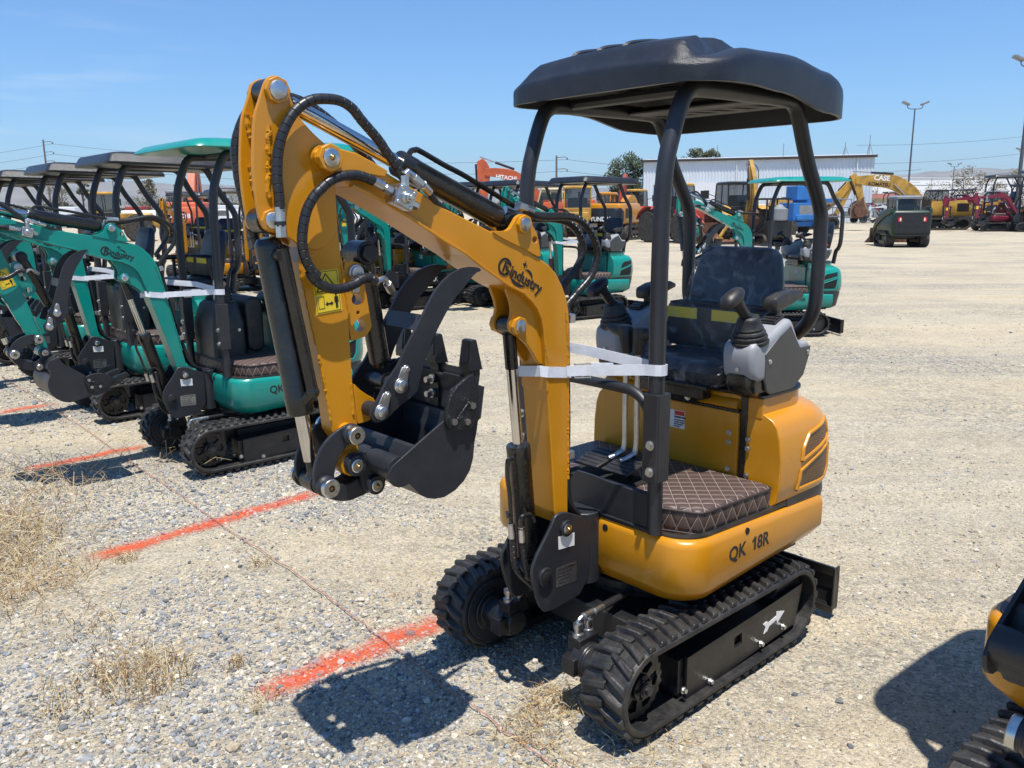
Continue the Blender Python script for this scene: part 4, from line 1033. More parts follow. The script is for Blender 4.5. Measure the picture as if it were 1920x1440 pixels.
    for e in (((.48, .2), (.52, .3)), ((.52, .3), (.46, .38)), ((.44, .3), (.58, .28)), ((.55, .36), (.6, .42))): bar(*e, w=.01)
    for pl in ([(.38, .79), (.47, .73), (.47, .77), (.6, .77), (.6, .73), (.69, .79), (.6, .85), (.6, .81), (.47, .81), (.47, .85)], [(.745, .64), (.885, .64), (.90, .78), (.86, .78), (.86, .92), (.82, .92), (.815, .8), (.81, .92), (.77, .92), (.77, .78), (.73, .78)], [(.79, .57), (.84, .57), (.855, .6), (.84, .63), (.79, .63), (.775, .6)]):
        b.prism([W(*p) for p in pl], .0306, .0311, 'y')
    b.build('warning_pictogram', BLK, wl_)
    # linkage and bucket
    for s in (1, -1): MB().prism(rnd(D['LINK']), *sorted((s*.047, s*.059)), 'y').build('side_link', DM, root, .003)
    b = MB(); b.prism(rnd(D['HLINK']), -.040, .040, 'y'); pin(b, 'LNKLO', 0, -.046, .046, .027); pin(b, 'BKTPIN', 0, -.046, .046, .026)
    b.build('bucket_link', DM, root, .004)
    lk = root
    for k, r_ in (('LNKUP', .026), ('LNKLO', .027)):
        for s in (1, -1):
            b = MB(); b.lathe([(0, r_*1.15), (.012, r_*1.1), (.016, r_*.92), (.03, r_*.92)], xz(k, 0, s*.059), (0, s, 0), 24); o = b.build('link_bush', DM, lk, .002)
            b = MB(); b.lathe([(0, r_*.98), (.012, r_*.98), (.014, r_*.9), (.014, r_*.36), (.006, r_*.34)], xz(k, 0, s*.083), (0, s, 0), 26); po = b.build('pin', ZN2, o)
            b = MB(); b.lathe([(0, r_*.2), (.006, r_*.18)], xz(k, 0, s*.09), (0, s, 0), 10); b.build('grease_nipple', BR, po)
    bk = MB()
    W_ = .19
    side = D['BSIDE']
    for s in (1, -1):
        a0, a1 = sorted((s*W_, s*(W_-.008))); bk.prism(side, a0, a1, 'y')
    # shell: from the lip round the heel to the top tube
    path = [(1.030, 1.262)]+[p for p in side[3:18]]
    pp = cr([Vector((p[0], 0, p[1])) for p in path], 3)
    outer, inner = [], []
    cen = Vector((1.16, 0, 1.08))
    for i, p in enumerate(pp):
        t = (pp[min(i+1, len(pp)-1)]-pp[max(0, i-1)]).normalized(); n_ = Vector((t.z, 0, -t.x))
        if n_.dot(p-cen) < 0: n_ = -n_
        outer.append(p-n_*.001); inner.append(p-n_*.009)
    bk.loft([[(o_.x, -W_+.008, o_.z), (o_.x, W_-.008, o_.z), (i_.x, W_-.008, i_.z), (i_.x, -W_+.008, i_.z)] for o_, i_ in zip(outer, inner)], smooth=False)
    # top plate from heel to tube
    tp = xz('BTUBE'); e = pp[-1]
    bk.prism([(e.x, e.z), (e.x+.006, e.z+.012), (tp.x+.02, tp.z-.022), (tp.x+.012, tp.z-.034)], -W_+.008, W_-.008, 'y')
    bk.prism([(e.x-.004, e.z), (1.245, 1.09), (1.235, 1.095), (e.x-.02, e.z+.01)], -W_+.008, W_-.008, 'y')
    # cutting lip, thicker
    bk.prism([(1.026, 1.285), (1.012, 1.28), (1.018, 1.15), (1.032, 1.15)], -W_+.004, W_-.004, 'y')
    for s in (1, -1):
        a0, a1 = sorted((s*.050, s*.062)); bk.prism(rnd(D['EAR']), a0, a1, 'y')
    bk.cyl((tp.x, -W_+.006, tp.z), (tp.x, W_-.006, tp.z), .032, n=24)
    bu = bk.build('bucket', DM, root, .0025)
    for k, r_ in (('ARMPIN', .03), ('BKTPIN', .028)):
        ring_boss('bucket_boss', k, 0, .062, r_, .016, DM, bu, False, True, ZN2, r_*.66)
    for yy in (-.165, 0, .165):
        t = MB()
        def ts(x, z, hx, hz, hy): return [(x-hx, yy-hy, z+hz), (x-hx, yy+hy, z+hz), (x+hx, yy+hy, z-hz), (x+hx, yy-hy, z-hz)]
        def tq(z, xa, xb, hy): return [(xa, yy-hy, z), (xa, yy+hy, z), (xb, yy+hy, z), (xb, yy-hy, z)]
        t.loft([tq(1.375, 1.022, 1.034, .019), tq(1.372, 1.018, 1.040, .021), tq(1.30, 1.004, 1.050, .025), tq(1.285, 1.001, 1.048, .026)], smooth=False)
        t.loft([tq(1.296, 1.006, 1.040, .02), tq(1.27, 1.006, 1.036, .02), tq(1.15, 1.030, 1.042, .021)], smooth=False)
        t.loft([tq(1.366, 1.0405, 1.0425, .012), tq(1.31, 1.050, 1.052, .016)], smooth=False)
        to = t.build('tooth', BM, bu, .003)
        for z in (1.235, 1.19): MB().bolt((1.043, yy, z), (1, 0, 0), .010, .022).build('tooth_bolt', ZN, to)
    for s in (1, -1):
        c = MB(); a0, a1 = sorted((s*W_, s*(W_+.013))); c.prism(rnd(D['CUT']), a0, a1, 'y')
        u0, u1 = Vector((1.115, 0, 1.15)), Vector((1.065, 0, 1.20)); c.tube([u0+Vector((0, s*(W_+.014), 0)), u1+Vector((0, s*(W_+.014), 0))], .004, 6)
        co = c.build('side_cutter', CST, bu, .004)
        for p in D['CUTB']:
            q = MB(); q.lathe([(0, .018), (.001, .018)], (p[0], s*(W_+.0132), p[1]), (0, s, 0), 18, mat=1); q.cyl((p[0], s*(W_+.013), p[1]), (p[0], s*(W_+.021), p[1]), .0105, n=6)
            q.build('cutter_bolt', [ZN, VOID], co)
    # thumb
    b = MB()
    for s in (1, -1):
        a0, a1 = sorted((s*.09, s*.079)); b.prism(D['THUMB'], a0, a1, 'y')
    t_ = xz('THTIE'); b.obox((t_.x, 0, t_.z), ((-.42, 0, .91), (0, 1, 0), (.91, 0, .42)), .024, .079, .005)
    pin(b, 'THPIV', 0, -.079, .079, .022); pin(b, 'THPIV', 1, -.079, .079, .02)
    th = b.build('thumb', DM, root, .002)
    for k in (0, 1):
        c = xz('THPIV', k)
        d = Vector((-.35, 0, .94)) if k else Vector((-.4, 0, .92))
        for s in (1, -1):
            b = MB(); b.lathe([(0, .023), (.006, .023), (.006, .017), (.015, .017), (.017, .014)], (c.x, s*.09, c.z), (0, s, 0), 22)
            e = c+d*.05; P_ = [c+Vector((-.94, 0, -.35))*.02, e+Vector((-.94, 0, -.35))*.013, e+d*.012, e+Vector((.94, 0, .35))*.013, c+Vector((.94, 0, .35))*.02]
            a0, a1 = sorted((s*.0905, s*.095)); b.prism([(q.x, q.z) for q in P_], a0, a1, 'y'); b.bolt((e.x, s*.095, e.z), (0, s, 0), .008, .009)
            b.build('thumb_pin', ZN, th, .001)
    tb = Vector((1.278, 0, 1.63)); tl = xz('THPIV', 1)
    o = cyl_actuator(root, 'thumb_cylinder', tl, tb, .030, .022, .995, GB)
    b = MB(); b.cyl((tb.x, -.05, tb.z), (tb.x, .034, tb.z), .034, n=20); b.lathe([(0, .026), (.014, .026)], (tb.x, .034, tb.z), (0, 1, 0), 6); b.build('cylinder_head', BM, o, .003)
    # arm, bucket and boom cylinders
    o = cyl_actuator(root, 'arm_cylinder', xz('LUGPIN'), xz('ARMTOP'), .037, .021, .53, GB)
    b = MB(); b.tube(cr([Vector((p[0], .012, p[1])) for p in D['PIPE']], 5), .0085, 8); b.build('cylinder_pipe', GB, o)
    o = cyl_actuator(root, 'bucket_cylinder', xz('ARMLOW'), xz('LNKLO'), .036, .0195, .72, GB)
    pa, pb = xz('ARMLOW'), xz('LNKLO'); d = (pb-pa).normalized()
    b = MB(); b.tube([pa+d*.07+Vector((-.012, .05, 0)), pa+d*.46+Vector((-.02, .05, 0))], .017, 10); b.tube([pa+d*.46+Vector((-.02, .05, 0)), pa+d*.485+Vector((-.004, .025, 0))], .017, 10)
    b.ball(pa+d*.46+Vector((-.02, .05, 0)), .02); b.cyl(pa+d*.09+Vector((0, .03, 0)), pa+d*.09+Vector((0, .062, 0)), .014, n=10); b.build('cylinder_pipe', GB, o)
    o = cyl_actuator(root, 'boom_cylinder', xz('BRKLO'), xz('LOWPIN'), .041, .019, .53, GB)
    pa, pb = xz('BRKLO'), xz('LOWPIN'); d = (pb-pa).normalized()
    b = MB(); L = (pb-pa).length; b.lathe([(0, .0225), (.12, .0225)], pb-d*.15, d, 18); b.build('rod_sleeve', GB, o)
    b = MB(); b.tube(cr([Vector((p[0], .03, p[1])) for p in D['BPIPE1'][:5]], 5), .008, 8); b.tube(cr([Vector((p[0], .058, p[1])) for p in D['BPIPE2'][:5]], 5), .008, 8)
    b.cyl((.742, .0, .72), (.768, .035, .72), .006, n=8); b.build('cylinder_pipe', GB, o)
    for q, y_ in ((D['BPIPE1'][4], .03), (D['BPIPE2'][4], .058)): MB().cyl((q[0], y_, q[1]), (q[0]-.004, y_, q[1]-.055), .012, n=10).build('hose_fitting', ZN, o)
    hose('cylinder_hose', [D['BPIPE1'][4], D['BPIPE1'][5], D['BPIPE1'][6], D['BPIPE1'][7], (.62, .40)], (.03, .02), .0125, root)
    hose('cylinder_hose', [D['BPIPE2'][4], D['BPIPE2'][6], D['BPIPE2'][7], D['BPIPE2'][8], (.56, .42)], (.058, .03), .0125, root)
    # hydraulic hoses on boom and arm
    h1 = D['H1']
    hose('hose', h1[1:], (.062, .075), .0135, root)
    b = MB(); a = Vector((h1[0][0], .062, h1[0][1])); c = Vector((h1[2][0], .062, h1[2][1])); dd = (c-a).normalized(); b.cyl(a, a+dd*.03, .0145, n=6); b.cyl(a+dd*.03, a+dd*.04, .009, n=10); b.cyl(a+dd*.04, a+dd*.075, .0145, n=12); b.build('hose_fitting', ZN, root)
    h2 = D['H2']; hose('hose', h2[2:], (.09, .06), .0135, root)
    b = MB(); a = Vector((h2[0][0], .09, h2[0][1])); c = Vector((h2[2][0], .09, h2[2][1])); b.cyl(a, a+(c-a)*.35, .014, n=6); b.cyl(a+(c-a)*.35, a+(c-a)*.5, .010, n=8); b.cyl(a+(c-a)*.5, c, .0145, n=12)
    e = Vector((h2[-1][0], .06, h2[-1][1])); b.tube(cr([e, e+Vector((-.03, -.005, .01)), e+Vector((-.05, -.015, -.01))], 4), .008, 8); b.cyl(e+Vector((-.045, -.012, -.005)), e+Vector((-.07, -.03, -.03)), .0125, n=6)
    b.build('hose_fitting', ZN, root)
    # twin of the first hose on the far side
    hose('hose', [(1.556, 1.66), (1.575, 1.74), (1.592, 1.84), (1.588, 1.93), (1.53, 2.02), (1.42, 2.04), (1.30, 1.98), (1.19, 1.88), (1.13, 1.80)], (-.07, -.075), .0135, root)
    hose('hose', D['H3'], (.045, .0), .0135, root); hose('hose', D['H4'], (-.01, -.03), .0135, root)
    for q, q2, y_, y2 in ((D['H3'][0], D['H3'][2], .045, .04), (D['H4'][0], D['H4'][1], -.01, -.012)):
        a, c = Vector((q[0], y_, q[1])), Vector((q2[0], y2, q2[1])); dd = (c-a).normalized()
        b = MB(); b.cyl(a-dd*.02, a+dd*.015, .0155, n=6); b.cyl(a+dd*.015, a+dd*.05, .0145, n=14)
        b.build('hose_fitting', ZN, root)
    # hoses running down behind the boom
    for k in range(3):
        y_ = -.03+.03*k
        hose('hose', [(.488, 1.42), (.482, 1.2), (.478, 1.0), (.478, .8), (.462, .69), (.40, .62)], (y_, y_), .012, root, wrap=False)
    for z in (1.36, .87): MB().box(.470, .497, -.05, .062, z, z+.03).build('hose_clip', ZN, root, .003)
    # return pipes on the boom top
    v = D['VOUT']
    b = MB(); b.tube(cr([Vector((p[0], .045, p[1])) for p in v[2:]]+[Vector((.86, .045, 1.69)), Vector((.74, .045, 1.63))], 4), .009, 8); b.build('boom_pipe', BM, root)
    # valve block
    q = D['VALVE']; A = Vector((q[0][0], 0, q[0][1])); e1 = Vector((q[1][0], 0, q[1][1]))-A; e2 = Vector((q[3][0], 0, q[3][1]))-A; c = A+(e1+e2)/2
    b = MB(); b.obox((c.x, .093, c.z), (e1, (0, 1, 0), e1.cross(Vector((0, 1, 0)))), e1.length/2, .028, e2.length/2)
    vb = b.build('valve_block', ZN, root, .004)
    b = MB(); s_ = Vector((0, 1, 0))
    b.lathe([(0, .017), (.006, .017), (.008, .012), (.02, .012)], c+s_*.121, s_, 20); b.cyl(c+s_*.14, c+s_*.15, .008, n=6)
    for u in (-.36, .36):
        for w_ in (-.36, .36): b.lathe([(0, .0055), (.003, .005)], c+e1*u+e2*w_+s_*.121, s_, 10)
    p = [Vector((t[0], .093, t[1])) for t in D['VTOP']]
    b.cyl(p[0]-Vector((0, 0, .02)), p[1], .013, n=6); b.tube([p[1], p[2], p[3]], .012, 8); b.cyl(p[3], p[4], .0135, n=6); b.cyl(p[4], Vector((D['VOUT'][1][0], .07, D['VOUT'][1][1])), .0135, n=12)
    r0, r1 = [Vector((t[0], .093, t[1])) for t in D['VR']]; b.cyl(r0, r1, .012, n=6)
    b.build('valve_fitting', ZN2, vb, .001)
    hose('hose', [D['VOUT'][1], D['VOUT'][2], D['VOUT'][3], v[4]], (.07, .045), .0095, root, wrap=False)
# ------------------------------------------------------------------ ground, gravel, paint lines, string, weeds
nrg = np.random.default_rng(11)
def vnoise(x, y, seed):
    # smooth value noise on numpy arrays
    xi, yi = np.floor(x).astype(np.int64), np.floor(y).astype(np.int64); fx, fy = x-xi, y-yi
    fx, fy = fx*fx*(3-2*fx), fy*fy*(3-2*fy)
    def h(a, b):
        n = (a*374761393+b*668265263+seed*1442695041) & 0xffffffff
        n = ((n ^ (n >> 13))*1274126177) & 0xffffffff
        return ((n ^ (n >> 16)) & 0xffff)/65535.0
    return (h(xi, yi)*(1-fx)+h(xi+1, yi)*fx)*(1-fy)+(h(xi, yi+1)*(1-fx)+h(xi+1, yi+1)*fx)*fy
def fbm(x, y, seed, o=4):
    return sum(vnoise(x*2**k, y*2**k, seed+k)*.5**k for k in range(o))/sum(.5**k for k in range(o))
def hgt(x, y):
    d = np.clip((14-y)/6, 0, 1)
    return (fbm(x*.9, y*.9, 3)-.5)*.035*d + (fbm(x*6, y*6, 9, 3)-.5)*.016*d + (fbm(x*.12, y*.12, 21)-.5)*.12*np.clip((y-9)/20, 0, 1) - .012
def gravel_mask(x, y):
    m = fbm(x*.75+3.1, y*.75, 31, 3)
    left = np.clip((.9-x-.12*(y-3))/1.6, 0, 1)
    return np.clip((m-.40+.13*left)*4.0, .0, 1)*(.16+.84*left)
def ax(lo, a, b, hi, f, g):
    L = [a]; s = f
    while L[-1] > lo: s *= g; L.append(L[-1]-s)
    Rr = [b]; s = f
    while Rr[-1] < hi: s *= g; Rr.append(Rr[-1]+s)
    return np.array(L[::-1]+list(np.arange(a+f, b-f*.5, f))+Rr)
gx, gy = ax(-9000, -6.5, 6.5, 9000, .05, 1.16), ax(-30, 1.8, 12, 9000, .05, 1.09)
GX, GY = np.meshgrid(gx, gy)
GZ = hgt(GX, GY)
nx, ny = len(gx), len(gy)
me = bpy.data.meshes.new('ground')
co = np.stack([GX, GY, GZ], -1).reshape(-1, 3)
i0 = (np.arange(ny-1)[:, None]*nx+np.arange(nx-1)[None]).ravel()
fc = np.stack([i0, i0+1, i0+nx+1, i0+nx], 1)
def np_mesh(me, co, fc, smooth=True):
    n, k = fc.shape
    me.vertices.add(len(co)); me.vertices.foreach_set('co', co.astype(np.float32).ravel())
    me.loops.add(n*k); me.loops.foreach_set('vertex_index', fc.astype(np.int32).ravel())
    me.polygons.add(n); me.polygons.foreach_set('loop_start', np.arange(0, n*k, k, dtype=np.int32))
    me.polygons.foreach_set('use_smooth', np.full(n, smooth))
    me.update(); me.validate()
np_mesh(me, co, fc)
ground = bpy.data.objects.new('ground', me); COL.objects.link(ground); tag(ground, kind='structure')
def ground_mat():
    m = bpy.data.materials.new('gravelly_soil'); m.use_nodes = True
    N, L = m.node_tree.nodes, m.node_tree.links
    b = N['Principled BSDF']; b.inputs['Roughness'].default_value = .95; b.inputs['Specular IOR Level'].default_value = .15
    t = N.new('ShaderNodeTexCoord'); P = t.outputs['Object']
    def noise(sc, det=5, ro=.6, vec=None, dist=0):
        n = N.new('ShaderNodeTexNoise'); n.inputs['Scale'].default_value = sc; n.inputs['Detail'].default_value = det; n.inputs['Roughness'].default_value = ro; n.inputs['Distortion'].default_value = dist
        L.new(vec or P, n.inputs['Vector']); return n.outputs['Fac']
    def ramp(f, stops):
        r = N.new('ShaderNodeValToRGB')
        while len(r.color_ramp.elements) < len(stops): r.color_ramp.elements.new(.5)
        for e, (p, c) in zip(r.color_ramp.elements, stops): e.position = p; e.color = (*c, 1) if isinstance(c, tuple) else (c, c, c, 1)
        L.new(f, r.inputs[0]); return r.outputs[0]
    def mix(f, a, c, bt='MIX'):
        n = N.new('ShaderNodeMix'); n.data_type = 'RGBA'; n.blend_type = bt
        if isinstance(f, float): n.inputs[0].default_value = f
        else: L.new(f, n.inputs[0])
        for s, q in ((6, a), (7, c)):
            if isinstance(q, tuple): n.inputs[s].default_value = (*q, 1)
            else: L.new(q, n.inputs[s])
        return n.outputs[2]
    def M(op, a, b2=None, v=None, cl=False):
        n = N.new('ShaderNodeMath'); n.operation = op; n.use_clamp = cl; L.new(a, n.inputs[0])
        if b2 is not None: L.new(b2, n.inputs[1])
        if v is not None: n.inputs[1].default_value = v
        return n.outputs[0]
    soil = ramp(noise(.9, 8, .65), [(.3, (.41, .325, .20)), (.5, (.53, .44, .285)), (.72, (.62, .53, .36))])
    soil = mix(.55, soil, ramp(noise(14, 6, .7), [(.3, (.33, .265, .17)), (.55, (.55, .455, .30)), (.75, (.66, .57, .40))]))
    # graded streaks in the middle distance
    mp = N.new('ShaderNodeMapping'); mp.inputs['Scale'].default_value = (.10, .9, 1); mp.inputs['Rotation'].default_value = (0, 0, .12); L.new(P, mp.inputs[0])
    st = ramp(noise(.8, 7, .68, mp.outputs[0], .6), [(.40, 0.0), (.62, 1.0)])
    soil = mix(M('MULTIPLY', st, v=.75), soil, (.34, .31, .25))
    mp2 = N.new('ShaderNodeMapping'); mp2.inputs['Scale'].default_value = (.05, 1.6, 1); mp2.inputs['Rotation'].default_value = (0, 0, -.35); L.new(P, mp2.inputs[0])
    st2 = ramp(noise(1.1, 5, .6, mp2.outputs[0], 1.2), [(.48, 0.0), (.60, 1.0)])
    soil = mix(M('MULTIPLY', st2, v=.35), soil, (.62, .54, .40))
    # larger grey gravel patches
    pm = ramp(noise(.33, 5, .62, None, .4), [(.45, 0.0), (.64, 1.0)])
    cell = N.new('ShaderNodeTexVoronoi'); cell.inputs['Scale'].default_value = 38; L.new(P, cell.inputs['Vector'])
    cs = N.new('ShaderNodeSeparateColor'); L.new(cell.outputs['Color'], cs.inputs[0])
    stone = ramp(cs.outputs[0], [(.0, (.13, .135, .14)), (.35, (.24, .245, .245)), (.65, (.36, .345, .305)), (1, (.52, .49, .41))])
    sh = ramp(cell.outputs['Distance'], [(.30, 1.0), (.62, .35)])
    stone = mix(1.0, stone, sh, 'MULTIPLY')
    pick = M('GREATER_THAN', cs.outputs[1], v=.42)
    soil = mix(M('MULTIPLY', M('MULTIPLY', pm, v=.8), pick), soil, stone)
    c2 = N.new('ShaderNodeTexVoronoi'); c2.inputs['Scale'].default_value = 95; L.new(P, c2.inputs['Vector'])
    s2 = N.new('ShaderNodeSeparateColor'); L.new(c2.outputs['Color'], s2.inputs[0])
    grit = ramp(s2.outputs[0], [(0, (.16, .155, .145)), (.5, (.38, .34, .27)), (1, (.66, .60, .48))])
    soil = mix(M('MULTIPLY', M('GREATER_THAN', s2.outputs[2], v=.45), v=.55), soil, grit)
    L.new(soil, b.inputs['Base Color'])
    bp = N.new('ShaderNodeBump'); bp.inputs['Strength'].default_value = .85; bp.inputs['Distance'].default_value = .014
    L.new(M('ADD', M('MULTIPLY', c2.outputs['Distance'], v=-.6), M('MULTIPLY', noise(30, 6, .7), v=1.3)), bp.inputs['Height'])
    bq = N.new('ShaderNodeBump'); bq.inputs['Strength'].default_value = .75; bq.inputs['Distance'].default_value = .07
    L.new(noise(4.5, 7, .68, None, .5), bq.inputs['Height']); L.new(bq.outputs[0], bp.inputs['Normal'])
    L.new(bp.outputs[0], b.inputs['Normal'])
    return m
ground.data.materials.append(ground_mat())

STRIPES = [((-.913, 2.846), (-.335, 3.356)), ((-2.142, 4.098), (-1.251, 5.018)), ((-3.38, 5.636), (-2.816, 6.158)), ((-4.95, 7.0), (-4.30, 7.62))]
def stripe_dist(x, y):
    best = np.full(x.shape, 9.0)
    for (ax_, ay), (bx_, by) in STRIPES:
        dx, dy = bx_-ax_, by-ay; L2 = dx*dx+dy*dy
        t = np.clip(((x-ax_)*dx+(y-ay)*dy)/L2, 0, 1)
        best = np.minimum(best, np.hypot(x-ax_-t*dx, y-ay-t*dy))
    return best

# loose stones: crushed-rock pieces merged into one mesh
ico = bpy.data.meshes.new('t'); bm = bmesh.new(); bmesh.ops.create_icosphere(bm, subdivisions=1, radius=1); bm.to_mesh(ico); bm.free()
iv = np.array([v.co[:] for v in ico.vertices]); ifc = np.array([p.vertices[:] for p in ico.polygons]); bpy.data.meshes.remove(ico)
def scatter(n, d0, d1, pw):
    d = d0+(d1-d0)*nrg.random(n)**pw; u = nrg.uniform(-.70, .70, n)
    return np.stack([u*d*1.02, d], 1)
pts = np.concatenate([scatter(135000, 2.1, 6.0, .85), scatter(75000, 5.5, 13.5, .8)])
gm = gravel_mask(pts[:, 0], pts[:, 1])
keep = nrg.random(len(pts)) < (.025+.05*np.clip((1.2-pts[:, 0])/1.5, 0, 1)+.92*gm)
pts = pts[keep]; gm = gm[keep]; ns = len(pts)
size = np.clip(nrg.lognormal(-5.38, .45, ns), .0025, .018)*(.8+.35*gm)
size *= np.where(pts[:, 1] > 6.5, 1.35, 1.0)
S = size[:, None]*nrg.uniform(.6, 1.35, (ns, 3))*np.array([1, 1, .72])
def rotm(n):
    q = nrg.normal(size=(n, 4)); q /= np.linalg.norm(q, axis=1)[:, None]; w, x, y, z = q.T
    return np.stack([1-2*(y*y+z*z), 2*(x*y-z*w), 2*(x*z+y*w), 2*(x*y+z*w), 1-2*(x*x+z*z), 2*(y*z-x*w), 2*(x*z-y*w), 2*(y*z+x*w), 1-2*(x*x+y*y)], 1).reshape(n, 3, 3)
V = iv[None]*(1+nrg.uniform(-.28, .28, (ns, len(iv), 1)))
V = np.einsum('nij,nkj->nki', rotm(ns), V)*S[:, None, :]
ang = nrg.uniform(0, 6.28, ns); ca, sa = np.cos(ang), np.sin(ang)
Vx = V[..., 0]*ca[:, None]-V[..., 1]*sa[:, None]; Vy = V[..., 0]*sa[:, None]+V[..., 1]*ca[:, None]
Z0 = hgt(pts[:, 0], pts[:, 1])+S[:, 2]*nrg.uniform(-.1, .55, ns)
V = np.stack([Vx+pts[:, 0:1], Vy+pts[:, 1:2], V[..., 2]+Z0[:, None]], -1)
me = bpy.data.meshes.new('gravel')
F = (ifc[None]+(np.arange(ns)*len(iv))[:, None, None]).reshape(-1, 3)
np_mesh(me, V.reshape(-1, 3), F, False)
pal = np.array([(.19, .20, .21), (.26, .27, .28), (.33, .335, .335), (.13, .14, .15), (.40, .385, .34), (.48, .44, .36), (.36, .30, .22), (.56, .52, .43)])
rp_ = np.where((nrg.random(ns) < .75-.55*np.clip(gm*1.6, 0, 1)), 1, 0)
ci = np.where(rp_ == 1, nrg.choice(len(pal), ns, p=[.04, .07, .1, .02, .22, .22, .18, .15]), nrg.choice(len(pal), ns, p=[.2, .22, .18, .09, .13, .08, .05, .05]))
cc = pal[ci]*nrg.uniform(.8, 1.2, (ns, 1))
sdn = stripe_dist(pts[:, 0], pts[:, 1])
op = np.clip(1.1-sdn/.085, 0, 1)*nrg.random(ns)**.7
cc = cc*(1-op[:, None]*.85)+np.array([.62, .075, .018])*op[:, None]*.85
ca_ = me.color_attributes.new('stone_colour', 'FLOAT_COLOR', 'POINT')
ca_.data.foreach_set('color', np.repeat(np.concatenate([cc, np.ones((ns, 1))], 1), len(iv), 0).astype(np.float32).ravel())
gravel = bpy.data.objects.new('gravel', me); COL.objects.link(gravel)
tag(gravel, 'loose grey and tan crushed stone scattered over the dusty yard', 'gravel', kind='stuff')
m = bpy.data.materials.new('stone'); m.use_nodes = True
b_ = m.node_tree.nodes['Principled BSDF']; b_.inputs['Roughness'].default_value = .85; b_.inputs['Specular IOR Level'].default_value = .25
a_ = m.node_tree.nodes.new('ShaderNodeAttribute'); a_.attribute_name = 'stone_colour'
n_ = m.node_tree.nodes.new('ShaderNodeTexNoise'); n_.inputs['Scale'].default_value = 140; n_.inputs['Detail'].default_value = 4
mm_ = m.node_tree.nodes.new('ShaderNodeMix'); mm_.data_type = 'RGBA'; mm_.blend_type = 'MULTIPLY'; mm_.inputs[0].default_value = .6
tc_ = m.node_tree.nodes.new('ShaderNodeTexCoord'); m.node_tree.links.new(tc_.outputs['Object'], n_.inputs['Vector'])
r_ = m.node_tree.nodes.new('ShaderNodeValToRGB'); r_.color_ramp.elements[0].position = .3; r_.color_ramp.elements[0].color = (.55, .55, .55, 1); r_.color_ramp.elements[1].position = .7; r_.color_ramp.elements[1].color = (1.25, 1.2, 1.12, 1)
m.node_tree.links.new(n_.outputs['Fac'], r_.inputs[0]); m.node_tree.links.new(a_.outputs['Color'], mm_.inputs[6]); m.node_tree.links.new(r_.outputs[0], mm_.inputs[7]); m.node_tree.links.new(mm_.outputs[2], b_.inputs['Base Color'])
me.materials.append(m)

# sprayed paint lines: thin sheets on the soil with ragged edges
def spray_mat():
    m = bpy.data.materials.new('orange_spray_paint'); m.use_nodes = True
    N, L = m.node_tree.nodes, m.node_tree.links
    b = N['Principled BSDF']; b.inputs['Base Color'].default_value = (.62, .075, .014, 1); b.inputs['Roughness'].default_value = .8
    uv = N.new('ShaderNodeUVMap'); s = N.new('ShaderNodeSeparateXYZ'); L.new(uv.outputs[0], s.inputs[0])
    t = N.new('ShaderNodeTexCoord'); n = N.new('ShaderNodeTexNoise'); n.inputs['Scale'].default_value = 60; n.inputs['Detail'].default_value = 7; n.inputs['Roughness'].default_value = .8
    n2 = N.new('ShaderNodeTexNoise'); n2.inputs['Scale'].default_value = 5; n2.inputs['Detail'].default_value = 3
    L.new(t.outputs['Object'], n.inputs['Vector']); L.new(t.outputs['Object'], n2.inputs['Vector'])
    def M(op, a, b2=None, v=None, cl=False):
        q = N.new('ShaderNodeMath'); q.operation = op; q.use_clamp = cl; L.new(a, q.inputs[0])
        if b2 is not None: L.new(b2, q.inputs[1])
        if v is not None: q.inputs[1].default_value = v
        return q.outputs[0]
    ed = M('ABSOLUTE', M('SUBTRACT', s.outputs['X'], v=.5))             # 0 centre .. .5 edge
    en = M('ABSOLUTE', M('SUBTRACT', s.outputs['Y'], v=.5))
    core = M('SUBTRACT', M('MULTIPLY', ed, v=-2.0), v=-1.0)
    end = M('MULTIPLY', M('SUBTRACT', M('MULTIPLY', en, v=-1.0), v=-.5), v=9.0, cl=True)
    f = M('ADD', M('ADD', M('MULTIPLY', core, v=1.15), M('MULTIPLY', n.outputs['Fac'], v=2.3)), M('MULTIPLY', n2.outputs['Fac'], v=.8))
    f = M('MULTIPLY', M('MULTIPLY', M('SUBTRACT', f, v=2.02), v=1.25, cl=True), end)
    f = M('MULTIPLY', f, v=.80)
    tr = N.new('ShaderNodeBsdfTransparent'); mx = N.new('ShaderNodeMixShader'); L.new(f, mx.inputs[0]); L.new(tr.outputs[0], mx.inputs[1]); L.new(b.outputs[0], mx.inputs[2])
    L.new(mx.outputs[0], N['Material Output'].inputs['Surface'])
    return m
SPR = spray_mat()
slab = ['orange sprayed line running under the yellow excavator bucket, nearest the camera', 'orange sprayed line in the empty bay between yellow and green excavators', 'orange sprayed line beside the nearest green excavator track', 'short orange sprayed line at the left edge by the second green excavator']
